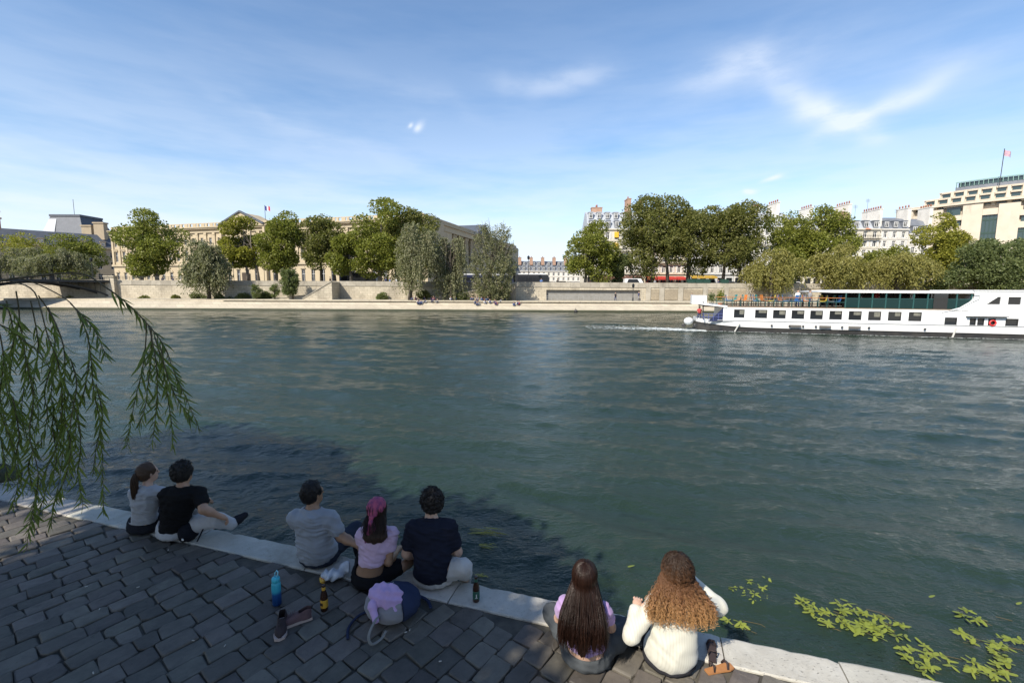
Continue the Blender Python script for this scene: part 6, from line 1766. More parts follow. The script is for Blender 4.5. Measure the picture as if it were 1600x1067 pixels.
# ------------------------------------------------------------------ materials of the people
def skin(name, c):
    m = mat(name, c, 0.5, tuple(k * .88 for k in c), 14, bump=0.0006, bscale=120)
    b = m.node_tree.nodes['Principled BSDF']; b.inputs['Subsurface Weight'].default_value = 0.12; b.inputs['Subsurface Radius'].default_value = (.02, .008, .004); b.inputs['Subsurface Scale'].default_value = .5
    return m
def cloth(name, c, c2=None, rough=.9, bump=.0015, bs=160, sheen=.2):
    return mat(name, c, rough, c2 or tuple(k * .85 for k in c), 9, bump=bump, bscale=bs, sheen=(sheen if max(c) > .1 else 0), spec=(.2 if max(c) > .1 else .08))
def hair_mat(name, stops=None, c=(0.02, 0.012, 0.008), z0=0, z1=1, rough=.58):
    m = bpy.data.materials.new(name); m.use_nodes = True
    N = NT(m.node_tree); b = m.node_tree.nodes['Principled BSDF']
    co = N.n('ShaderNodeTexCoord').outputs['Object']; isl = N.n('ShaderNodeNewGeometry').outputs['Random Per Island']
    if stops:
        z = N.n('ShaderNodeSeparateXYZ', ins={0: co}).outputs[2]
        f = N.m('ADD', N.m('DIVIDE', N.m('SUBTRACT', z, z0), z1 - z0), N.m('MULTIPLY', N.m('SUBTRACT', isl, .5), .22), clamp=True)
        col = N.ramp(f, stops)
    else: col = (*c, 1)
    hs = N.n('ShaderNodeHueSaturation', ins={'Value': N.m('ADD', .65, N.m('MULTIPLY', isl, .7)), 'Color': col})
    N.set(b, 'Base Color', hs.outputs[0]); b.inputs['Roughness'].default_value = rough; b.inputs['Specular IOR Level'].default_value = .3
    n = N.noise(N.mapping(co, scale=(1, 1, .15)), 160, 3, .6).outputs[0]
    N.set(b, 'Normal', N.n('ShaderNodeBump', ins={'Height': n, 'Strength': .6, 'Distance': .003}).outputs[0])
    return m

# ------------------------------------------------------------------ a seated person
def lerp3(a, b, t): return np.array(a) * (1 - t) + np.array(b) * t
def add_hand(sd, mb, wrist, elbow, side, curl=.8, palm_dir=None, sc=1.0):
    """palm into the body shape, four fingers and a thumb as bent tubes rooted in the palm"""
    w, e = Vector(wrist), Vector(elbow); d = (w - e).normalized() if palm_dir is None else Vector(palm_dir).normalized()
    up = Vector((0, 0, 1)); s = d.cross(up); s = s.normalized() if s.length > .1 else Vector((1, 0, 0)); nrm = s.cross(d).normalized()
    pc = w + d * .045 * sc
    sd.cap(w, w + d * .03, .024 * sc, .028 * sc, .02); sd.cap(pc - s * .018 * sc, pc + s * .018 * sc, .021 * sc, .021 * sc, .015)
    sd.cap(pc - s * .018 * sc + d * .028 * sc, pc + s * .018 * sc + d * .028 * sc, .016 * sc, .016 * sc, .012)
    for i, (o, ln) in enumerate(((-.030, .066), (-.010, .076), (.010, .071), (.029, .056))):
        r = w + d * .078 * sc + s * o * sc; pts = [r]; ang = .25
        for k, f in enumerate((.45, .32, .23)):
            ang += curl * .55; q = d * math.cos(ang) - nrm * math.sin(ang); pts.append(pts[-1] + q * ln * f * sc)
        mb.tube(pts, [.0085 * sc, .008 * sc, .0072 * sc, .006 * sc], 7)
    th = w + d * .03 * sc - s * side * .028 * sc; pts = [th]
    for k, ln in enumerate((.034, .026, .022)):
        q = (d * (.75 + .12 * k) - s * side * (.6 - .25 * k) - nrm * (.25 + .1 * k)).normalized(); pts.append(pts[-1] + q * ln * sc)
    mb.tube(pts, [.011 * sc, .0095 * sc, .0085 * sc, .007 * sc], 7)

def person(label, base, heading, sc, head, lean, arms, legs, skinm, top, bottom, hair, male=True, head_yaw=0, head_pitch=0, sleeve=.5, hem=.1, shorts=1.0, sway=0.0, top_name='t_shirt', bottom_name='trousers', feet=None, long_sleeve=False, seed=1, top_grow=.012, crop_back=None, loose=0.0, crease=.0068):
    """base: point on the quay below the back; heading: degrees left of straight ahead; all joints in the person's own frame (x right, y ahead)"""
    e = empty('person', base, R(heading)); e.scale = (sc, sc, sc)
    hw = .170 if male else .146; pw = .155 if male else .160
    hip = np.array([0, .13, .115]); nb = np.array([sway, .13 + lean, .60]); ch = np.array([sway * .7, .13 + lean * .75 - .015, .44]); wa = np.array([sway * .35, .13 + lean * .3 - .03, .27])
    sh = {1: np.array([sway + hw, .13 + lean * 1.0 + .005, .528]), -1: np.array([sway - hw, .13 + lean * 1.0 + .005, .528])}
    hc = np.array([sway + head[0], .13 + lean + .035 + head[1], .755])
    torso = SDF()
    torso.ell(hip, (pw, .125, .115), k=.05); torso.ell(wa, (.142 if male else .122, .105 if male else .095, .15), (-.12, 0, 0), k=.07); torso.ell(ch, (.162 if male else .142, .112 if male else .105, .165), (.05, 0, 0), k=.07)
    torso.cap(sh[-1] * [.78, 1, 1] + [sway * .22, 0, .005], sh[1] * [.78, 1, 1] + [sway * .22, 0, .005], .062 if male else .052, .062 if male else .052, .06)
    torso.cap(nb + [0, -.012, -.045], nb + [0, .0, .0], .095 if male else .075, .058 if male else .048, .06)
    body = SDF(); body.pr = list(torso.grow(-.006).pr)
    body.cap(nb, hc + [0, -.01, -.06], .055 if male else .046, .05 if male else .044, .03)
    # head: skull, jaw, nose, brow, ears
    from mathutils import Euler
    Rm = np.array(Euler((R(head_pitch), 0, R(head_yaw))).to_matrix())
    H = lambda v: hc + Rm @ np.array(v)
    rot = (R(head_pitch), 0, R(head_yaw))
    body.ell(H((0, -.012, .028)), (.074, .092, .088), rot, .02); body.ell(H((0, .02, -.03)), (.060, .070, .085), rot, .03); body.ell(H((0, .055, -.075)), (.034, .032, .028), rot, .03)
    body.cap(H((0, .088, .012)), H((0, .105, -.022)), .009, .014, .012); body.cap(H((-.03, .076, .028)), H((.03, .076, .028)), .012, .012, .02)
    body.cap(H((-.018, .086, -.052)), H((.018, .086, -.052)), .008, .008, .01)
    for s in (-1, 1): body.ell(H((s * .074, -.006, -.004)), (.010, .020, .030), rot, .008)
    extra = MB()
    sleeves = SDF()
    for s in (-1, 1):
        el, wr = np.array(arms[s][0]), np.array(arms[s][1]); S0 = sh[s]
        ru, rf = (.052, .043) if male else (.042, .036)
        body.chain([S0, el, lerp3(el, wr, .35), wr], [ru, ru * .84, rf, rf * .62], .025)
        pd = arms[s][2] if len(arms[s]) > 2 else None
        add_hand(body, extra, wr, el, s, .9, pd, 1.0 if male else .9)
        sleeves.cap(S0 * [.9, 1, 1], S0, ru + .010, ru + .010, .05)
        if long_sleeve: sleeves.chain([S0, el, lerp3(el, wr, .93)], [ru + .010 + loose, ru + .012 + loose, rf + .004 + loose], .03)
        else: sleeves.cap(S0, lerp3(S0, el, sleeve), ru + .010, ru + .019, .04)
    legsdf = SDF()
    for s in (-1, 1):
        kn, an = np.array(legs[s][0]), np.array(legs[s][1]); h0 = hip + [s * .085, .02, -.01]
        rt = .088 if male else .085
        body.chain([h0, lerp3(h0, kn, .5), kn, lerp3(kn, an, .35), an], [rt - .01, rt * .8, .056, .054, .036], .03)
        ft = an + (np.array(legs[s][2]) if len(legs[s]) > 2 else np.array([0, .16, -.05]))
        body.chain([an, lerp3(an, ft, .5), ft], [.036, .036, .026], .02)
        pts = [h0, lerp3(h0, kn, .5), kn, lerp3(kn, an, .4), an]
        rr = [rt + .014, rt * .92 + .012, .076, .070, .062]
        if shorts < 1: pts = pts[:2] + [lerp3(h0, kn, shorts)]; rr = [rt + .014, rt * .92 + .012, .082]
        legsdf.chain(pts, rr, .035)
    sdf_obj('body', body, skinm, e, .0085, it=2, extra=extra)
    # eyes
    for s in (-1, 1):
        em = _wm.setdefault('eye', MB().lathe([(.001, -.011), (.008, -.008), (.0115, 0), (.008, .008), (.001, .011)], 10).mesh('eye', mat('eye_dark', (0.03, 0.02, 0.015), .2), True))
        link('eye', em, e, tuple(H((s * .03, .079, .006))))
    # trousers
    pants = SDF(); pants.pr = list(legsdf.pr); pants.ell(hip, (pw + .014, .140, .125), k=.05); pants.ell(hip + [0, .0, -.06], (pw + .02, .15, .065), k=.05)
    ptop = crop_back if crop_back is not None else hem + .07
    sdf_obj(bottom_name, pants, bottom, e, .009, cut=[lambda X, Y_, Z_: Z_ - ptop - 4 * np.maximum(0, Y_ - .15) - 4 * np.maximum(0, np.abs(X) - .125), lambda X, Y_, Z_: .004 - Z_ - 9 * (Y_ > .42)], disp=folds(seed + 50, .005, [(.3, .5, 1, 60), (1, .4, .2, 45)]))
    # top
    shirt = SDF(); shirt.pr = list(torso.grow(top_grow).pr) + list(sleeves.pr)
    if loose: shirt.ell(wa + [0, -.01, -.02], (.155 + loose, .125 + loose, .20), k=.06); shirt.ell(hip + [0, -.015, .03], (pw + .02 + loose, .15 + loose, .12), k=.06)
    neckc = nb + np.array([0, .02, .035])
    cuts = [lambda X, Y_, Z_: hem - Z_ + .05 * (X - sway) ** 2, lambda X, Y_, Z_: (.072 if male else .066) - np.sqrt((X - neckc[0]) ** 2 + (Y_ - neckc[1]) ** 2 + (1.1 * (Z_ - neckc[2])) ** 2)]
    sdf_obj(top_name, shirt, top, e, .0085, cut=cuts, disp=folds(seed, crease, [(.15, .2, 1, 44), (.6, .1, .8, 34), (-.7, .1, .7, 30), (.2, 0, 1, 85)] if crease > .005 else [(.9, .2, .35, 26), (-.5, .1, .8, 22), (.7, .1, .7, 31)]), it=2)
    hair(e, H, rot, hc, sway)
    if feet:
        for s, mfoot in feet.items():
            an = np.array(legs[s][1]); ft = an + np.array(legs[s][2]); sf = SDF()
            d = ft - an; sf.chain([an + d * .0, lerp3(an, ft, .55), ft + d * .18], [.046, .046, .036], .03)
            sdf_obj('shoe', sf, mfoot, e, .0085)
    tag(e, label, 'person')
    return e, H

# ------------------------------------------------------------------ hair
def cap_hair(m, vol=.014, front=.05, low=-.04, rough_=.006, seed=3, tuft=0, bun=None):
    def fn(e, H, rot, hc, sway):
        s = SDF(); s.ell(H((0, -.018, .034)), (.078 + vol, .096 + vol, .092 + vol), rot, .02); s.ell(H((0, -.045, -.012)), (.070 + vol * .7, .062 + vol * .6, .072), rot, .03)
        if bun: bun(s, H)
        Hi = lambda: None
        rg = np.random.default_rng(seed)
        f = [(rg.normal(size=3) * 150, rg.uniform(0, 6.28)) for _ in range(8)]
        def disp(X, Y_, Z_):
            o = 0
            for k, ph in f: o = o + np.sin(k[0] * X + k[1] * Y_ + k[2] * Z_ * .6 + ph)
            return rough_ * o / 3
        fz = H((0, front, -.01)); fd = np.array(H((0, front + 1, .5))) - np.array(fz); fd /= np.linalg.norm(fd)
        lz = H((0, 0, low))[2]
        cuts = [lambda X, Y_, Z_: (X - fz[0]) * fd[0] + (Y_ - fz[1]) * fd[1] + (Z_ - fz[2]) * fd[2] * .6, lambda X, Y_, Z_: lz - .035 - Z_]
        o = sdf_obj('hair', s, m, e, .006, cut=cuts, disp=disp, it=1)
        if tuft:
            b = MB(); inv = None
            for i in range(tuft):
                th = rg.uniform(0, 6.28); ph_ = math.acos(rg.uniform(-.25, 1))
                d = np.array([math.sin(ph_) * math.cos(th), math.sin(ph_) * math.sin(th), math.cos(ph_)])
                if d[1] > .45 and d[2] < .55: continue
                p0 = H((d[0] * (.074 + vol), -.018 + d[1] * (.092 + vol), .034 + d[2] * (.088 + vol)))
                t = rg.normal(size=3); t -= d * (t @ d); t /= np.linalg.norm(t); ln = rg.uniform(.015, .035)
                p1 = p0 + np.array(d) * ln * .5 + t * ln * .6; p2 = p1 + t * ln * .5 - np.array(d) * ln * .35
                b.tube([p0, p1, p2], [.0035, .003, .001], 3)
            link('hair_tufts', b.mesh('hair_tufts', m, True), o, None)
    return fn
def strand_hair(m, length, n, curl=0.0, spread=.03, back=.06, seed=5, face_gap=.9, width=.0026, thick=.018, under=True, drop_y=-.03, flare=.0):
    """long loose hair: a soft body below, covered with single locks that follow the skull and hang down the back"""
    def fn(e, H, rot, hc, sway):
        rg = np.random.default_rng(seed); b = MB()
        if under:
            s = SDF(); s.ell(H((0, -.014, .028)), (.078, .095, .090), rot, .02); s.ell(H((0, -.052, -.06)), (.072 + flare * .8, .046, .10), rot, .04)
            L_ = (length - .12) * (.62 if curl else 1.0)
            s.chain([H((0, -.07, -.10)), hc + np.array([0, -.11 + drop_y, -.12 - L_ * .5]), hc + np.array([0, -.12 + drop_y, -.12 - L_ * .9])], [.052 + flare * .8, .042 + flare * .9, .02 + flare * .6] if not curl else [.045, .035, .012], .05)
            for sd_ in (-1, 1): s.chain([H((sd_ * .06, -.04, -.06)), hc + np.array([sd_ * (.075 + flare), -.09 + drop_y, -.14 - L_ * .45]), hc + np.array([sd_ * (.06 + flare), -.11 + drop_y, -.12 - L_ * .85])], [.036, .032, .012], .05)
            fz = H((0, .045, 0))
            o = sdf_obj('hair', s, m, e, .008, cut=[lambda X, Y_, Z_: Y_ - (fz[1] + .35 * (Z_ - hc[2]))], disp=folds(seed, .007, [(1, .3, .05, 130), (.8, .5, .05, 220)]))
        else: o = e
        for i in range(n):
            az = rg.uniform(-1, 1) * math.pi * face_gap; top = rg.uniform(0, 1)
            pts = []; r0 = 1.0 + rg.uniform(.0, .11 + (.16 if curl else 0))
            th0 = .02 + .45 * top
            for k in range(6):
                th = th0 + (1.9 - th0) * k / 5
                az_ = az + (max(-.76 * math.pi, min(.76 * math.pi, az)) - az) * min(1, k / 3); sa, ca = math.sin(az_), -math.cos(az_)      # ca<0 : back of the head
                pts.append(H((.084 * r0 * math.sin(th) * sa, -.014 + .100 * r0 * math.sin(th) * ca, .030 + .096 * r0 * math.cos(th))))
            p = np.array(pts[-1]); end = length * rg.uniform(.82, 1.04) - .10
            tx = hc[0] + sa * (.075 + spread * rg.uniform(.2, 1.6) + flare); ty = hc[1] - back - .075 + ca * .05 + rg.normal(0, .016) + drop_y
            nseg = 12 if not curl else 44; wph, wam = rg.uniform(0, 6.28), rg.uniform(.002, .016)
            path = [np.array(q) for q in pts]
            for k in range(1, nseg + 1):
                u = k / nseg; q = np.array([p[0] + (tx - p[0]) * min(1, u * 1.6) + sa * flare * .5 * u, p[1] + (ty - p[1]) * min(1, u * 1.5), p[2] - end * u])
                if not curl: q = q + np.array([math.sin(u * 5 + wph) * wam, math.cos(u * 4 + wph) * wam * .5, 0]) * u
                path.append(q)
            if curl:
                # resample and wind
                P_ = np.array(path); seg = np.linalg.norm(np.diff(P_, axis=0), axis=1); acc = np.concatenate([[0], np.cumsum(seg)]); m_ = 46
                uu = np.linspace(0, acc[-1], m_); P_ = np.stack([np.interp(uu, acc, P_[:, k]) for k in range(3)], 1)
                ph = rg.uniform(0, 6.28); lam = rg.uniform(.028, .045); am = curl * rg.uniform(.5, 1.25) * (.35 + .65 * np.clip(uu / .14, 0, 1))
                P_[:, 0] += am * np.cos(2 * math.pi * uu / lam + ph); P_[:, 1] += am * np.sin(2 * math.pi * uu / lam + ph); P_[:, 2] += am * .4 * np.sin(2 * math.pi * uu / lam * .5 + ph)
                P_ += rg.normal(0, curl * .10, P_.shape); path = list(P_)
            nn = len(path); wd = width * rg.uniform(.7, 1.3)
            b.tube(path, [wd * (1 - .6 * (k / nn) ** 3) for k in range(nn)], 3, cap=False)
        link('hair_locks', b.mesh('hair_locks', m, True), o)
    return fn

# ================================================================== the seven people on the quay edge
def frame(px, py, heading, sc):
    """base point and a function pixel+height -> joint in the person's own frame"""
    base = on_z(px, py, QZ); a = R(heading); ca, sa = math.cos(a), math.sin(a)
    def J(x, y, z):
        p = on_z(x, y, QZ + z * sc) - base
        return np.array([(p.x * ca + p.y * sa) / sc, (-p.x * sa + p.y * ca) / sc, z])
    return base, J
def pose_head(J, px, py):
    h = J(px, py, .755); return float(np.clip(h[0], -.16, .2)), float(np.clip(h[1] - .165, -.12, .25))
dark_brown = hair_mat('dark_brown_hair', c=(0.028, 0.016, 0.010)); black_hair = hair_mat('black_hair', c=(0.010, 0.008, 0.007)); brown_hair = hair_mat('brown_hair', c=(0.065, 0.036, 0.020))
skinA, skinB, skinC = skin('skin_light', (0.52, 0.33, 0.24)), skin('skin_tan', (0.38, 0.22, 0.14)), skin('skin_brown', (0.30, 0.17, 0.10))

def ponytail(length, m, seed):
    ch = cap_hair(m, .007, .078, -.05, .003, seed)
    def fn(e, H, rot, hc, sway):
        ch(e, H, rot, hc, sway)
        rg = np.random.default_rng(seed); b = MB(); t0 = np.array(H((0, -.115, .03)))
        b.tube([H((0, -.098, .03)), H((0, -.122, .03))], .018, 8); link('hair_tie', b.mesh('hair_tie', mat('hair_tie%d' % seed, (0.02, 0.02, 0.02), .8), True), e)
        b = MB()
        for i in range(150):
            a = rg.uniform(0, 6.28); r = math.sqrt(rg.uniform(0, 1)); ln = length * rg.uniform(.75, 1.05)
            o = np.array([math.cos(a) * r, math.sin(a) * r, 0])
            pts = []
            for k in range(9):
                u = k / 8; w = .012 + .032 * math.sin(math.pi * min(1, u * .8 + .1)) * (1 - .4 * u)
                pts.append(t0 + o * w + np.array([-.02 * u, -.045 * math.sin(u * 2.2) + .05 * u * u, .012 * math.sin(u * 5) - ln * u ** 1.15]))
            b.tube(pts, [.004, .0042, .0042, .004, .004, .0038, .0034, .0028, .0012], 3, cap=False)
        link('ponytail', b.mesh('ponytail', m, True), e)
    return fn

# 1: woman with ponytail and pale T-shirt
base, J = frame(216, 838, 6, .93); sw, ln = pose_head(J, 222, 744)
person('woman with long brown ponytail and pale grey T-shirt, leftmost on the quay edge', base, 6, .93, (0, 0), ln, {1: ((sw + .23, .24, .30), (sw + .10, .40, .22)), -1: ((sw - .22, .22, .30), (sw - .08, .40, .20))},
       {1: ((.12, .56, .10), (.13, .60, -.34), (0, .15, -.05)), -1: ((-.10, .56, .10), (-.09, .60, -.34), (0, .15, -.05))}, skinA, cloth('pale_grey_tee', (0.36, 0.37, 0.39)), cloth('black_denim', (0.018, 0.019, 0.024)),
       ponytail(.40, brown_hair, 3), male=False, head_yaw=-38, hem=.14, sway=sw, seed=11)
# 2: man in black T-shirt, arm stretched out to the knee
base, J = frame(262, 848, 4, 1.0); sw, ln = pose_head(J, 284, 740)
e2, _ = person('man in black T-shirt leaning forward, arm stretched towards his foot', base, 4, 1.0, (0, 0), ln, {1: (J(318, 796, .42), J(344, 806, .30)), -1: ((sw - .24, .28, .32), (sw - .08, .46, .26))},
       {1: (J(338, 812, .22), J(362, 818, .12), (.07, .10, .03)), -1: ((-.06, .58, .20), (.02, .66, -.2), (.0, .15, -.05))}, skinB, cloth('black_tee', (0.012, 0.012, 0.013)), cloth('pale_grey_trousers', (0.42, 0.42, 0.43)),
       cap_hair(black_hair, .016, .065, -.045, .005, 4, 260), True, head_yaw=-8, hem=.09, sway=sw, seed=12, feet={1: cloth('black_sandal_leather', (0.02, 0.02, 0.025))})
# 3: man in grey T-shirt
base, J = frame(490, 891, 0, 1.0); sw, ln = pose_head(J, 489, 771)
person('man with short black hair in light grey T-shirt and jeans', base, 0, 1.0, (0, 0), ln, {1: (J(533, 838, .34), J(560, 852, .30)), -1: ((-.25, .26, .30), (-.16, .50, .24))},
       {1: ((.26, .46, .17), (.24, .62, -.2), (0, .15, -.05)), -1: ((-.12, .55, .16), (-.12, .62, -.28), (0, .15, -.05))}, skinC, cloth('light_grey_tee', (0.27, 0.29, 0.32)), cloth('blue_black_jeans', (0.03, 0.037, 0.055)),
       cap_hair(black_hair, .009, .072, -.055, .003, 5, 140), True, head_yaw=-32, hem=.06, sway=sw, seed=13, sleeve=.62, loose=.012)
# 4: woman with pink headscarf and pink crop top
scarf = mat('pink_scarf', (0.42, 0.075, 0.13), .75, (0.16, 0.03, 0.10), 26, amt=1.2, bump=.002, bscale=80); scarf2 = mat('purple_scarf_end', (0.10, 0.02, 0.14), .75, (0.36, 0.08, 0.10), 16, bump=.002, bscale=80)
def scarf_hair(e, H, rot, hc, sway):
    strand_hair(dark_brown, .26, 130, 0, .03, .05, 9, .8)(e, H, rot, hc, sway)
    s = SDF(); s.ell(H((0, -.012, .045)), (.092, .106, .098), rot, .02); s.ell(H((0, -.095, .005)), (.045, .030, .04), rot, .04)
    lz = H((0, 0, .02)); bk = H((0, -.10, -.03))
    sdf_obj('headscarf', s, scarf, e, .007, cut=[lambda X, Y_, Z_: (lz[2] + .035 + .55 * (Y_ - lz[1])) - Z_], disp=folds(9, .005, [(1, .4, .6, 70), (.5, 1, -.3, 55)]))
    k0 = np.array(H((0, -.125, .0)))
    s = SDF(); s.ell(k0, (.026, .020, .026)); sdf_obj('scarf_knot', s, scarf, e, .006)
    for i, (dx, ln_, m_) in enumerate(((-.055, .27, scarf2), (.03, .20, scarf), (-.015, .23, scarf))):
        s = SDF(); P = [k0 + np.array([dx * u, -.014 * math.sin(3 * u) - .004 * i, -ln_ * u]) for u in np.linspace(0, 1, 7)]
        s.chain(P, [.014, .022, .026, .028, .026, .022, .010], .02)
        s.pr = [(p[0], p[1] * [1, 1, 1], p[2], p[3] * .8, p[4] * .8, p[5]) for p in s.pr]
        sdf_obj('scarf_tail', s, m_, e, .006, disp=folds(20 + i, .006, [(1, .5, .1, 150)]))
base, J = frame(574, 925, 2, .93); sw, ln = pose_head(J, 590, 797)
person('woman with pink headscarf, pale pink crop top and black shorts', base, 2, .93, (0, 0), ln, {1: (J(607, 878, .26), (sw + .14, .40, .20)), -1: ((sw - .20, .24, .32), (sw - .05, .38, .30))},
       {1: (J(628, 884, .14), J(650, 872, .06), (.05, .12, -.02)), -1: ((-.14, .50, .16), (-.06, .60, -.22), (0, .14, -.05))}, skinC, cloth('pale_pink_top', (0.56, 0.40, 0.53)), cloth('black_shorts', (0.012, 0.012, 0.014)),
       scarf_hair, male=False, head_yaw=-14, head_pitch=8, hem=.245, sway=sw, seed=14, sleeve=.45, top_name='crop_top', bottom_name='shorts', shorts=.8, crop_back=.145, top_grow=.010)
# 5: young man in navy T-shirt
base, J = frame(676, 924, 3, 1.0); sw, ln = pose_head(J, 674, 785)
person('young man with tousled dark hair in navy T-shirt and pale trousers', base, 3, 1.0, (0, 0), ln, {1: ((sw + .235, .17, .27), (sw + .18, .36, .17)), -1: ((sw - .235, .17, .27), (sw - .20, .33, .13))},
       {1: (J(724, 886, .23), (.27, .48, -.22), (0, .15, -.05)), -1: ((-.14, .50, .15), (-.15, .56, -.3), (0, .15, -.05))}, skinA, cloth('navy_tee', (0.016, 0.018, 0.030)), cloth('pale_linen', (0.47, 0.46, 0.44)),
       cap_hair(black_hair, .024, .062, -.03, .007, 6, 420), True, head_yaw=24, hem=.07, sway=sw, seed=15, sleeve=.62, loose=.006)
# 6: woman with long straight hair and lilac top, sitting cross-legged
base, J = frame(914, 1056, -12, .95); sw, ln = pose_head(J, 914, 902)
red_brown = hair_mat('dark_auburn_hair', c=(0.020, 0.009, 0.006), rough=.34)
person('woman with very long dark straight hair, lilac top and grey jeans', base, -12, .95, (0, 0), ln, {1: ((sw + .20, .20, .27), (sw + .10, .38, .24)), -1: ((sw - .20, .20, .28), (sw - .08, .38, .24))},
       {1: ((.36, .40, .13), (.06, .50, .06), (-.12, .06, -.02)), -1: ((-.30, .44, .13), (-.02, .56, .06), (.12, .05, -.02))}, skinA, cloth('lilac_knit', (0.38, 0.25, 0.46)), cloth('charcoal_jeans', (0.075, 0.082, 0.088), (0.05, 0.055, 0.06)),
       strand_hair(red_brown, .51, 1500, 0, .045, .06, 17, 1.0, .0018, drop_y=-.035, flare=.022), male=False, head_yaw=-6, head_pitch=6, hem=.17, sway=sw, seed=16, long_sleeve=False, sleeve=.4, crop_back=.125, top_name='lilac_top')
# 7: woman with curly hair and white striped shirt, both arms raised
def striped(name, c1, c2):
    m = cloth(name, c1); N = NT(m.node_tree); b = m.node_tree.nodes['Principled BSDF']
    co = N.n('ShaderNodeTexCoord').outputs['Object']; sp = N.n('ShaderNodeSeparateXYZ', ins={0: co})
    w = N.m('ADD', N.m('MULTIPLY', N.m('SINE', N.m('MULTIPLY', N.m('ADD', sp.outputs[0], N.m('MULTIPLY', sp.outputs[1], .5)), 330)), .5), .5)
    N.set(b, 'Base Color', N.mix(N.m('POWER', w, 3), (*c1, 1), (*c2, 1))); return m
curl = hair_mat('ombre_curls', stops=[(0, (0.62, 0.38, 0.17)), (.35, (0.44, 0.24, 0.10)), (.65, (0.15, 0.07, 0.032)), (1, (0.028, 0.016, 0.010))], z0=.36, z1=.86, rough=.45)
base, J = frame(1052, 1062, -6, .98); sw, ln = pose_head(J, 1058, 893)
person('woman with curly blonde-tipped hair and white striped shirt, arms raised to her face', base, -6, .98, (0, 0), ln, {1: ((sw + .34, .22, .43), (sw + .08, .42, .60), (-.5, .5, .4)), -1: (J(986, 992, .30), J(994, 950, .48), (.2, .6, .3))},
       {1: ((.14, .52, .12), (.15, .58, -.30), (0, .15, -.05)), -1: ((-.12, .52, .12), (-.12, .58, -.30), (0, .15, -.05))}, skinA, striped('white_striped_cotton', (0.57, 0.555, 0.48), (0.51, 0.495, 0.42)), cloth('dark_trousers', (0.03, 0.03, 0.035)),
       strand_hair(curl, .375, 760, .0125, .07, .055, 23, 1.0, .0028, drop_y=-.01, flare=.038), male=False, head_yaw=-4, head_pitch=4, hem=.015, sway=sw, seed=17, long_sleeve=True, crease=.0048, loose=.006, top_name='shirt')

# ================================================================== bags and small things
def smooth_line(P, k=6):
    P = [Vector(p) for p in P]; out = []
    for i in range(len(P) - 1):
        p0, p1, p2, p3 = P[max(i - 1, 0)], P[i], P[i + 1], P[min(i + 2, len(P) - 1)]
        for j in range(k):
            u = j / k; out.append(.5 * ((2 * p1) + (p2 - p0) * u + (2 * p0 - 5 * p1 + 4 * p2 - p3) * u * u + (3 * p1 - p0 - 3 * p2 + p3) * u ** 3))
    return out + [P[-1]]
def implicit_thing(name, label, cat, p, rz, parts, sc=1.0):
    e = empty(name, p, rz); e.scale = (sc, sc, sc)
    for (nm, sd, m, h, kw) in parts: sdf_obj(nm, sd, m, e, h, **kw)
    tag(e, label, cat); return e
m_bgrey, m_bnavy = cloth('backpack_grey', (0.24, 0.23, 0.24), bump=.002), cloth('backpack_navy', (0.028, 0.038, 0.075), bump=.002)
s1 = SDF().ell((0, 0, .12), (.135, .17, .125), k=.05).ell((0, .05, .10), (.14, .13, .11), k=.05)
s2 = SDF().ell((.03, -.01, .125), (.145, .165, .13), (0, .2, 0), k=.05)
pb = implicit_thing('backpack', 'grey and navy backpack lying on the cobbles behind the woman with the headscarf', 'backpack', on_z(612, 962, QZ), R(35), [
    ('front_panel', s1, m_bgrey, .009, dict(cut=[lambda X, Y_, Z_: X - .02, lambda X, Y_, Z_: .002 - Z_], disp=folds(3, .006, [(.3, .6, 1, 40), (1, .2, .5, 30)]))),
    ('main_compartment', s2, m_bnavy, .009, dict(cut=[lambda X, Y_, Z_: .021 - X, lambda X, Y_, Z_: .002 - Z_], disp=folds(4, .006, [(.3, .6, 1, 40), (1, .2, .5, 30)])))], 1.18)
pb.scale = (1.38, 1.22, 1.0)
b = MB(); b.tube(smooth_line([(-.08, -.08, .14), (-.14, -.14, .15), (-.19, -.19, .10), (-.18, -.21, .04), (-.12, -.18, .02), (-.08, -.15, .04)]), .008, 8); link('carry_strap', b.mesh('carry_strap', cloth('pale_webbing', (0.22, 0.215, 0.20)), True), pb)
b = MB(); b.tube(smooth_line([(.10, .10, .05), (.18, .08, .03), (.23, .0, .012), (.22, -.09, .012)]), .011, 6); link('shoulder_strap', b.mesh('shoulder_strap', m_bnavy, True), pb)
b = MB(); b.tube(smooth_line([(-.06, .10, .03), (-.16, .12, .012), (-.24, .05, .01), (-.27, -.05, .01)]), .009, 6); link('shoulder_strap', b.mesh('shoulder_strap', m_bnavy, True), pb)
b = MB(); b.tube([(.03, -.155, .10), (.03, -.10, .215), (.03, .05, .245), (.03, .14, .16)], .006, 6); link('zip', b.mesh('zip', cloth('pale_zip', (0.4, 0.4, 0.4)), True), pb)
lil = cloth('lilac_sweater', (0.50, 0.34, 0.56))
s1 = SDF().ell((0, 0, .09), (.115, .10, .085), (.2, .1, 0), k=.05).ell((.06, -.05, .02), (.08, .07, .09), k=.05).ell((-.05, .03, .13), (.09, .08, .05), k=.05).ell((.03, .0, -.03), (.07, .06, .06), k=.05)
implicit_thing('folded_sweater', 'lilac sweater bundled on top of the backpack', 'sweater', on_z(606, 948, QZ + .13), R(20), [('bundle', s1, lil, .008, dict(disp=folds(5, .013, [(1, .3, .2, 42), (.3, 1, .5, 36), (-.6, .5, .6, 30)]))),
    ('sleeve', SDF().chain([(-.08, .02, .12), (-.12, -.06, .08), (-.10, -.12, .0)], [.032, .030, .026]), lil, .008, dict(disp=folds(6, .006, [(.4, .8, 1, 60)])))], 1.02)
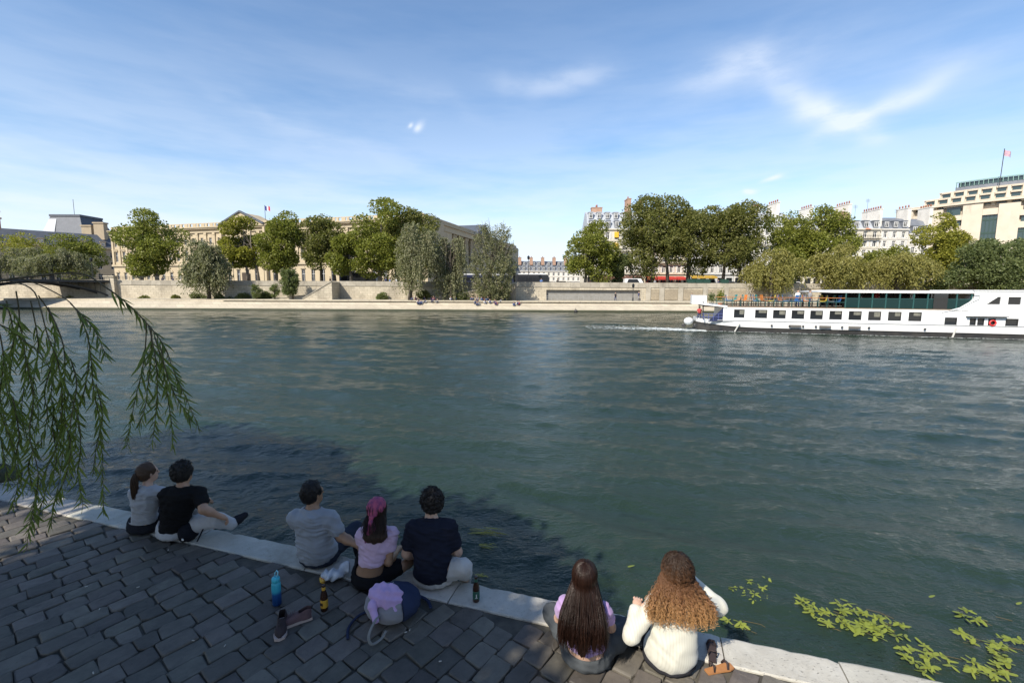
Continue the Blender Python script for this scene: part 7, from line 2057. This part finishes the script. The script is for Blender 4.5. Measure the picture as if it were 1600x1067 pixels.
# crumpled snack bag
m_foil = mat('snack_bag_foil', (0.55, 0.57, 0.60), .35, (0.30, 0.33, 0.38), 12, spec=.7); m_sr = mat('snack_bag_print', (0.5, 0.05, 0.03), .4, (0.6, 0.40, 0.05), 30, amt=1.5)
s1 = SDF().ell((0, 0, .05), (.11, .07, .05), (0, .2, .2), k=.03).ell((.09, .03, .08), (.06, .05, .06), k=.03); s2 = SDF().ell((-.09, -.02, .03), (.035, .05, .03), k=.03)
implicit_thing('snack_bag', 'crumpled silver snack bag between the grey T-shirt man and headscarf woman', 'snack bag', on_z(522, 905, QZ), R(12), [('foil', s1, m_foil, .007, dict(disp=folds(7, .014, [(1, .6, .3, 34), (.2, 1, -.6, 28), (-.7, .2, .7, 40)]), it=1)), ('printed_end', s2, m_sr, .007, dict(disp=folds(8, .008, [(1, .6, .3, 80)]), it=0))])
# dark shoulder bag beside the man in black
s1 = SDF().ell((0, 0, .10), (.085, .11, .105), k=.04)
implicit_thing('shoulder_bag', 'small black bag beside the man in the black T-shirt', 'bag', on_z(296, 844, QZ), R(-20), [('bag_body', s1, cloth('black_nylon', (0.014, 0.015, 0.02)), .009, dict(disp=folds(9, .008, [(1, .3, .5, 40), (.2, 1, .7, 50)]))), ('bag_strap', SDF().chain([(.05, .05, .18), (.12, .1, .25), (.17, .05, .16), (.15, -.02, .03)], [.009] * 4, .01), cloth('black_webbing', (0.02, 0.02, 0.024)), .006, {}), ('bag_tag', SDF().ell((.045, -.098, .07), (.018, .006, .014)), M_white, .004, {})])
# white pouch with a black camera between the two women on the right
pc_ = Q(1.52, -.10)
b = MB(); b.box(-.10, .10, -.055, .055, 0, .075); e = empty('white_pouch', pc_, qrot)
link('pouch', b.mesh('pouch', cloth('white_canvas', (0.60, 0.60, 0.57))), e); b = MB(); b.tube([(-.10, -.03, .07), (-.16, -.1, .10), (-.04, -.14, .09), (.10, -.08, .08)], .008, 6); link('strap', b.mesh('strap', M_bk, True), e)
b = MB(); b.box(-.035, .03, -.058, -.0551, .01, .06); link('dark_patch', b.mesh('dark_patch', M_bk), e)
tag(e, 'white pouch with black strap on the coping between the two right-hand women', 'pouch')
e = empty('camera', Q(1.60, -.24, .0), qrot + .3)
b = MB(); v, f = bevel_box(-.06, .06, -.03, .03, 0, .075, .008); b.add(v, f); link('camera_body', b.mesh('camera_body', M_bk), e)
b = MB(); b.lathe([(.03, 0), (.032, .02), (.032, .045), (.026, .05)], 14); link('lens', b.mesh('lens', M_bk, True), e, (0, .03, .04), (R(-90), 0, 0))
b = MB(); b.box(-.02, .02, -.02, .02, .075, .092); link('viewfinder', b.mesh('viewfinder', M_bk), e)
tag(e, 'small black camera beside the white pouch on the quay', 'camera')
# tan sandals by the woman in white
tan = mat('tan_leather', (0.42, 0.19, 0.06), .6, (0.3, 0.13, 0.05), 15)
for (px, py, rz, lab) in ((1124, 1046, -75, 'tan sandal lying in the sun beside the woman in white'), (1112, 1018, -20, 'dark brown sandal behind the tan one beside the woman in white')):
    e = empty('sandal', on_z(px, py, QZ), R(rz)); mm_ = tan if rz == -75 else m_s3
    b = MB(); b.prism([(-.03, -.12), (.03, -.12), (.036, .0), (.045, .07), (.03, .12), (-.03, .12), (-.045, .07), (-.036, .0)], .002, .013); link('sole', b.mesh('sole', mm_), e); e.scale = (.8, .9, 1)
    b = MB(); b.tube([(-.042, .05, .02), (-.02, .055, .055), (.02, .055, .055), (.042, .05, .02)], .009, 6); link('toe_strap', b.mesh('toe_strap', m_s3, True), e)
    b = MB(); b.tube([(-.034, -.07, .02), (-.03, -.08, .07), (.0, -.10, .08), (.03, -.08, .07), (.034, -.07, .02)], .006, 6); link('heel_strap', b.mesh('heel_strap', m_s3, True), e)
    tag(e, lab, 'sandal')
# boulder at the left edge of the picture
s1 = SDF().ell((0, 0, .16), (.36, .30, .24), (0, .1, .3), k=.05).ell((.2, .1, .1), (.25, .2, .16), k=.05).ell((-.25, .05, .12), (.25, .25, .18), k=.05)
implicit_thing('boulder', 'dark mossy boulder at the left picture edge beside the water', 'boulder', on_z(-8, 752, QZ), 0, [('rock', s1, mat('mossy_rock', (0.055, 0.05, 0.04), .95, (0.035, 0.05, 0.02), 6, bump=.02), .02, dict(cut=[lambda X, Y_, Z_: .0 - Z_], disp=folds(2, .03, [(1, .4, .6, 11), (.4, 1, -.5, 14)])))], .62)
# litter: butts and dry leaves between the cobbles
m_butt = mat('paper_scrap', (0.45, 0.43, 0.38), .9); rl = random.Random(3); k = 0
for (px, py) in ((640, 985), (690, 1032), (146, 1052), (137, 915), (218, 916), (632, 988), (420, 868), (156, 950), (262, 860), (350, 1010), (300, 1000), (800, 962)):
    p = on_z(px, py, QZ + .008); b = MB(); b.tube([(0, 0, 0), (.02, .004, .001)], .004, 6); o = link('paper_scrap', b.mesh('paper_scrap', m_butt, True), None, p, (0, 0, rl.uniform(0, 6)))
    tag(o, 'tiny pale scrap of litter lying on the cobbles', 'litter', 'scraps of litter on the cobbles')

# ================================================================== plants on the water
m_pad = leaf_mat('pond_leaf', (0.10, 0.145, 0.020), (0.25, 0.27, 0.05), .25)
def pad_mesh(seed):
    rg = random.Random(seed); b = MB(); n = 10; V = [(0, 0, .004)]
    for i in range(n):
        th = 2 * math.pi * i / n; r = 1.0 + rg.uniform(-.06, .06); V.append(((.34 + .06 * seed) * r * math.sin(th), 1.0 * r * math.cos(th), .03 * math.sin(th * 2 + seed)))
    b.add(V, [(0, 1 + (i + 1) % n, 1 + i) for i in range(n)]); return b.mesh('leaf', m_pad, True)
PM = [pad_mesh(i) for i in range(4)]
patches = [   # pixel outline centres, spread (px), leaves, label
    ((1182, 922), (38, 26), 42, 'small leaf patch on the water nearest the woman in white'),
    ((1255, 940), (16, 12), 12, 'thin left tip of the largest floating leaf patch'),
    ((1335, 968), (84, 30), 150, 'largest yellow-green leaf patch floating on the water'),
    ((1450, 1030), (45, 28), 44, 'leaf patch floating just below the largest one'),
    ((1545, 1050), (40, 16), 36, 'leaf patch floating at the bottom edge of the picture'),
    ((1500, 995), (30, 14), 14, 'sparse leaf patch in the middle right of the water plants'),
    ((1580, 1015), (28, 28), 40, 'leaf patch floating at the right picture edge'),
    ((1535, 965), (36, 14), 14, 'small leaf patch above the one at the right picture edge'),
    ((1150, 973), (30, 8), 9, 'few floating leaves close to the coping beside the woman in white'),
]
rp2 = random.Random(12); total_leaf = 0
for (cx_, cy_), (sx, sy), n, lab in patches:
    c = on_z(cx_, cy_, .02); e = empty('floating_plant', c); tot = MB()
    i = 0
    while i < n * 1.7:                     # rosettes of floating leaves on a common stalk
        a = rp2.uniform(0, 6.28); r = math.sqrt(rp2.random()) * rp2.uniform(.6, 1.12)
        x = cx_ + sx * r * math.cos(a); y = cy_ + sy * r * math.sin(a) + (x - cx_) * .22
        pc2 = on_z(x, y, .05); th = rp2.uniform(0, 6.28); m_ = rp2.randint(3, 7)
        for q in range(m_):
            th += 6.28 / m_ + rp2.uniform(-.4, .4); sc_ = rp2.uniform(.022, .046); d_ = Vector((math.sin(th), math.cos(th), 0)) * sc_ * rp2.uniform(.8, 1.5)
            o = link('leaf', PM[i % 4], e, pc2 + d_ - c + Vector((0, 0, rp2.uniform(-.008, .016))), (rp2.uniform(-.4, .25), rp2.uniform(-.3, .3), -th + rp2.uniform(-.3, .3))); o.scale = (sc_, sc_ * 1.15, sc_); i += 1
    b = MB()
    for i in range(max(3, n // 8)):
        a = rp2.uniform(0, 6.28); x = cx_ + sx * .6 * math.cos(a); y = cy_ + sy * .6 * math.sin(a); p = on_z(x, y, .015)
        b.tube([p, p + Vector((rp2.uniform(.05, .2), -.05, -.01)), p + Vector((rp2.uniform(.2, .4), -.12, -.06))], .003, 4)
    tag(b.build('stems', mat('plant_stem%d' % cx_, (0.10, 0.07, 0.02), .8), e), kind='stuff')
    tag(e, lab, 'water plant', 'leaf patches floating on the water')
for (px, py, lab) in ((986, 884, 'single floating leaf left of the curly hair'), (1456 // 1, 931, 'single floating leaf far out at the right'), (1592, 942, 'single floating leaf at the right picture edge')):
    p = on_z(px, py, .05); o = link('floating_leaf', PM[0], None, p, (0, 0, R(-70))); o.scale = (.05, .06, .05); tag(o, lab, 'floating leaf')
# yellow river grass streaming with the current
m_gr = leaf_mat('river_grass', (0.22, 0.20, 0.02), (0.36, 0.32, 0.04), .25)
for (px, py, n, w_, lab) in ((762, 830, 26, 1.0, 'yellow tuft of river grass streaming beside the young man in navy'), (765, 852, 14, .5, 'smaller yellow grass tuft below the larger one'), (752, 900, 10, .3, 'yellow grass tuft by the green-label beer bottle'), (615, 838, 6, .3, 'thin yellow grass blade beside the headscarf woman')):
    c = on_z(px, py, .03); e = empty('river_grass', c); b = MB()
    for i in range(n):
        p = c + Vector((rp2.uniform(-.35, .1) * w_, rp2.uniform(-.12, .12) * w_, rp2.uniform(-.004, .012))); L_ = rp2.uniform(.15, .45) * w_; d = Vector((.93, -.25 + rp2.uniform(-.18, .18), 0))
        s_ = Vector((.25, .93, 0)) * .006; q = p + d * L_ * .5 + Vector((0, 0, .02)); r = p + d * L_
        b.add([p - s_, p + s_, q + s_ * 1.2, r, q - s_ * 1.2], [(0, 4, 3, 2, 1)])
    tag(b.build('blades', m_gr, e), kind='stuff'); tag(e, lab, 'river grass', 'tufts of river grass')

# ================================================================== like things in a row are told apart by their order from the left
ORD = ['leftmost', 'second from the left', 'third from the left', 'fourth from the left', 'fifth from the left', 'sixth from the left', 'seventh from the left', 'eighth from the left', 'ninth from the left', 'tenth from the left', 'eleventh from the left', 'twelfth from the left', 'thirteenth from the left', 'fourteenth from the left']
def order_labels():
    by = {}
    for o in bpy.data.objects:
        if o.parent is None and 'label' in o: by.setdefault(o['label'], []).append(o)
    for lab, L_ in by.items():
        if len(L_) < 2: continue
        L_.sort(key=lambda o: (cam_px(o.location) or (0, 0))[0])
        for i, o in enumerate(L_):
            far_ = ' sitting in the crowd under the poplars on the low quay'
            base_ = lab.replace(far_, ' under the far poplars')
            o['label'] = base_ + ', ' + (ORD[i] if i < len(ORD) else 'number %d from the left' % (i + 1)) + (' of that colour' if far_ in lab else '')
order_labels()
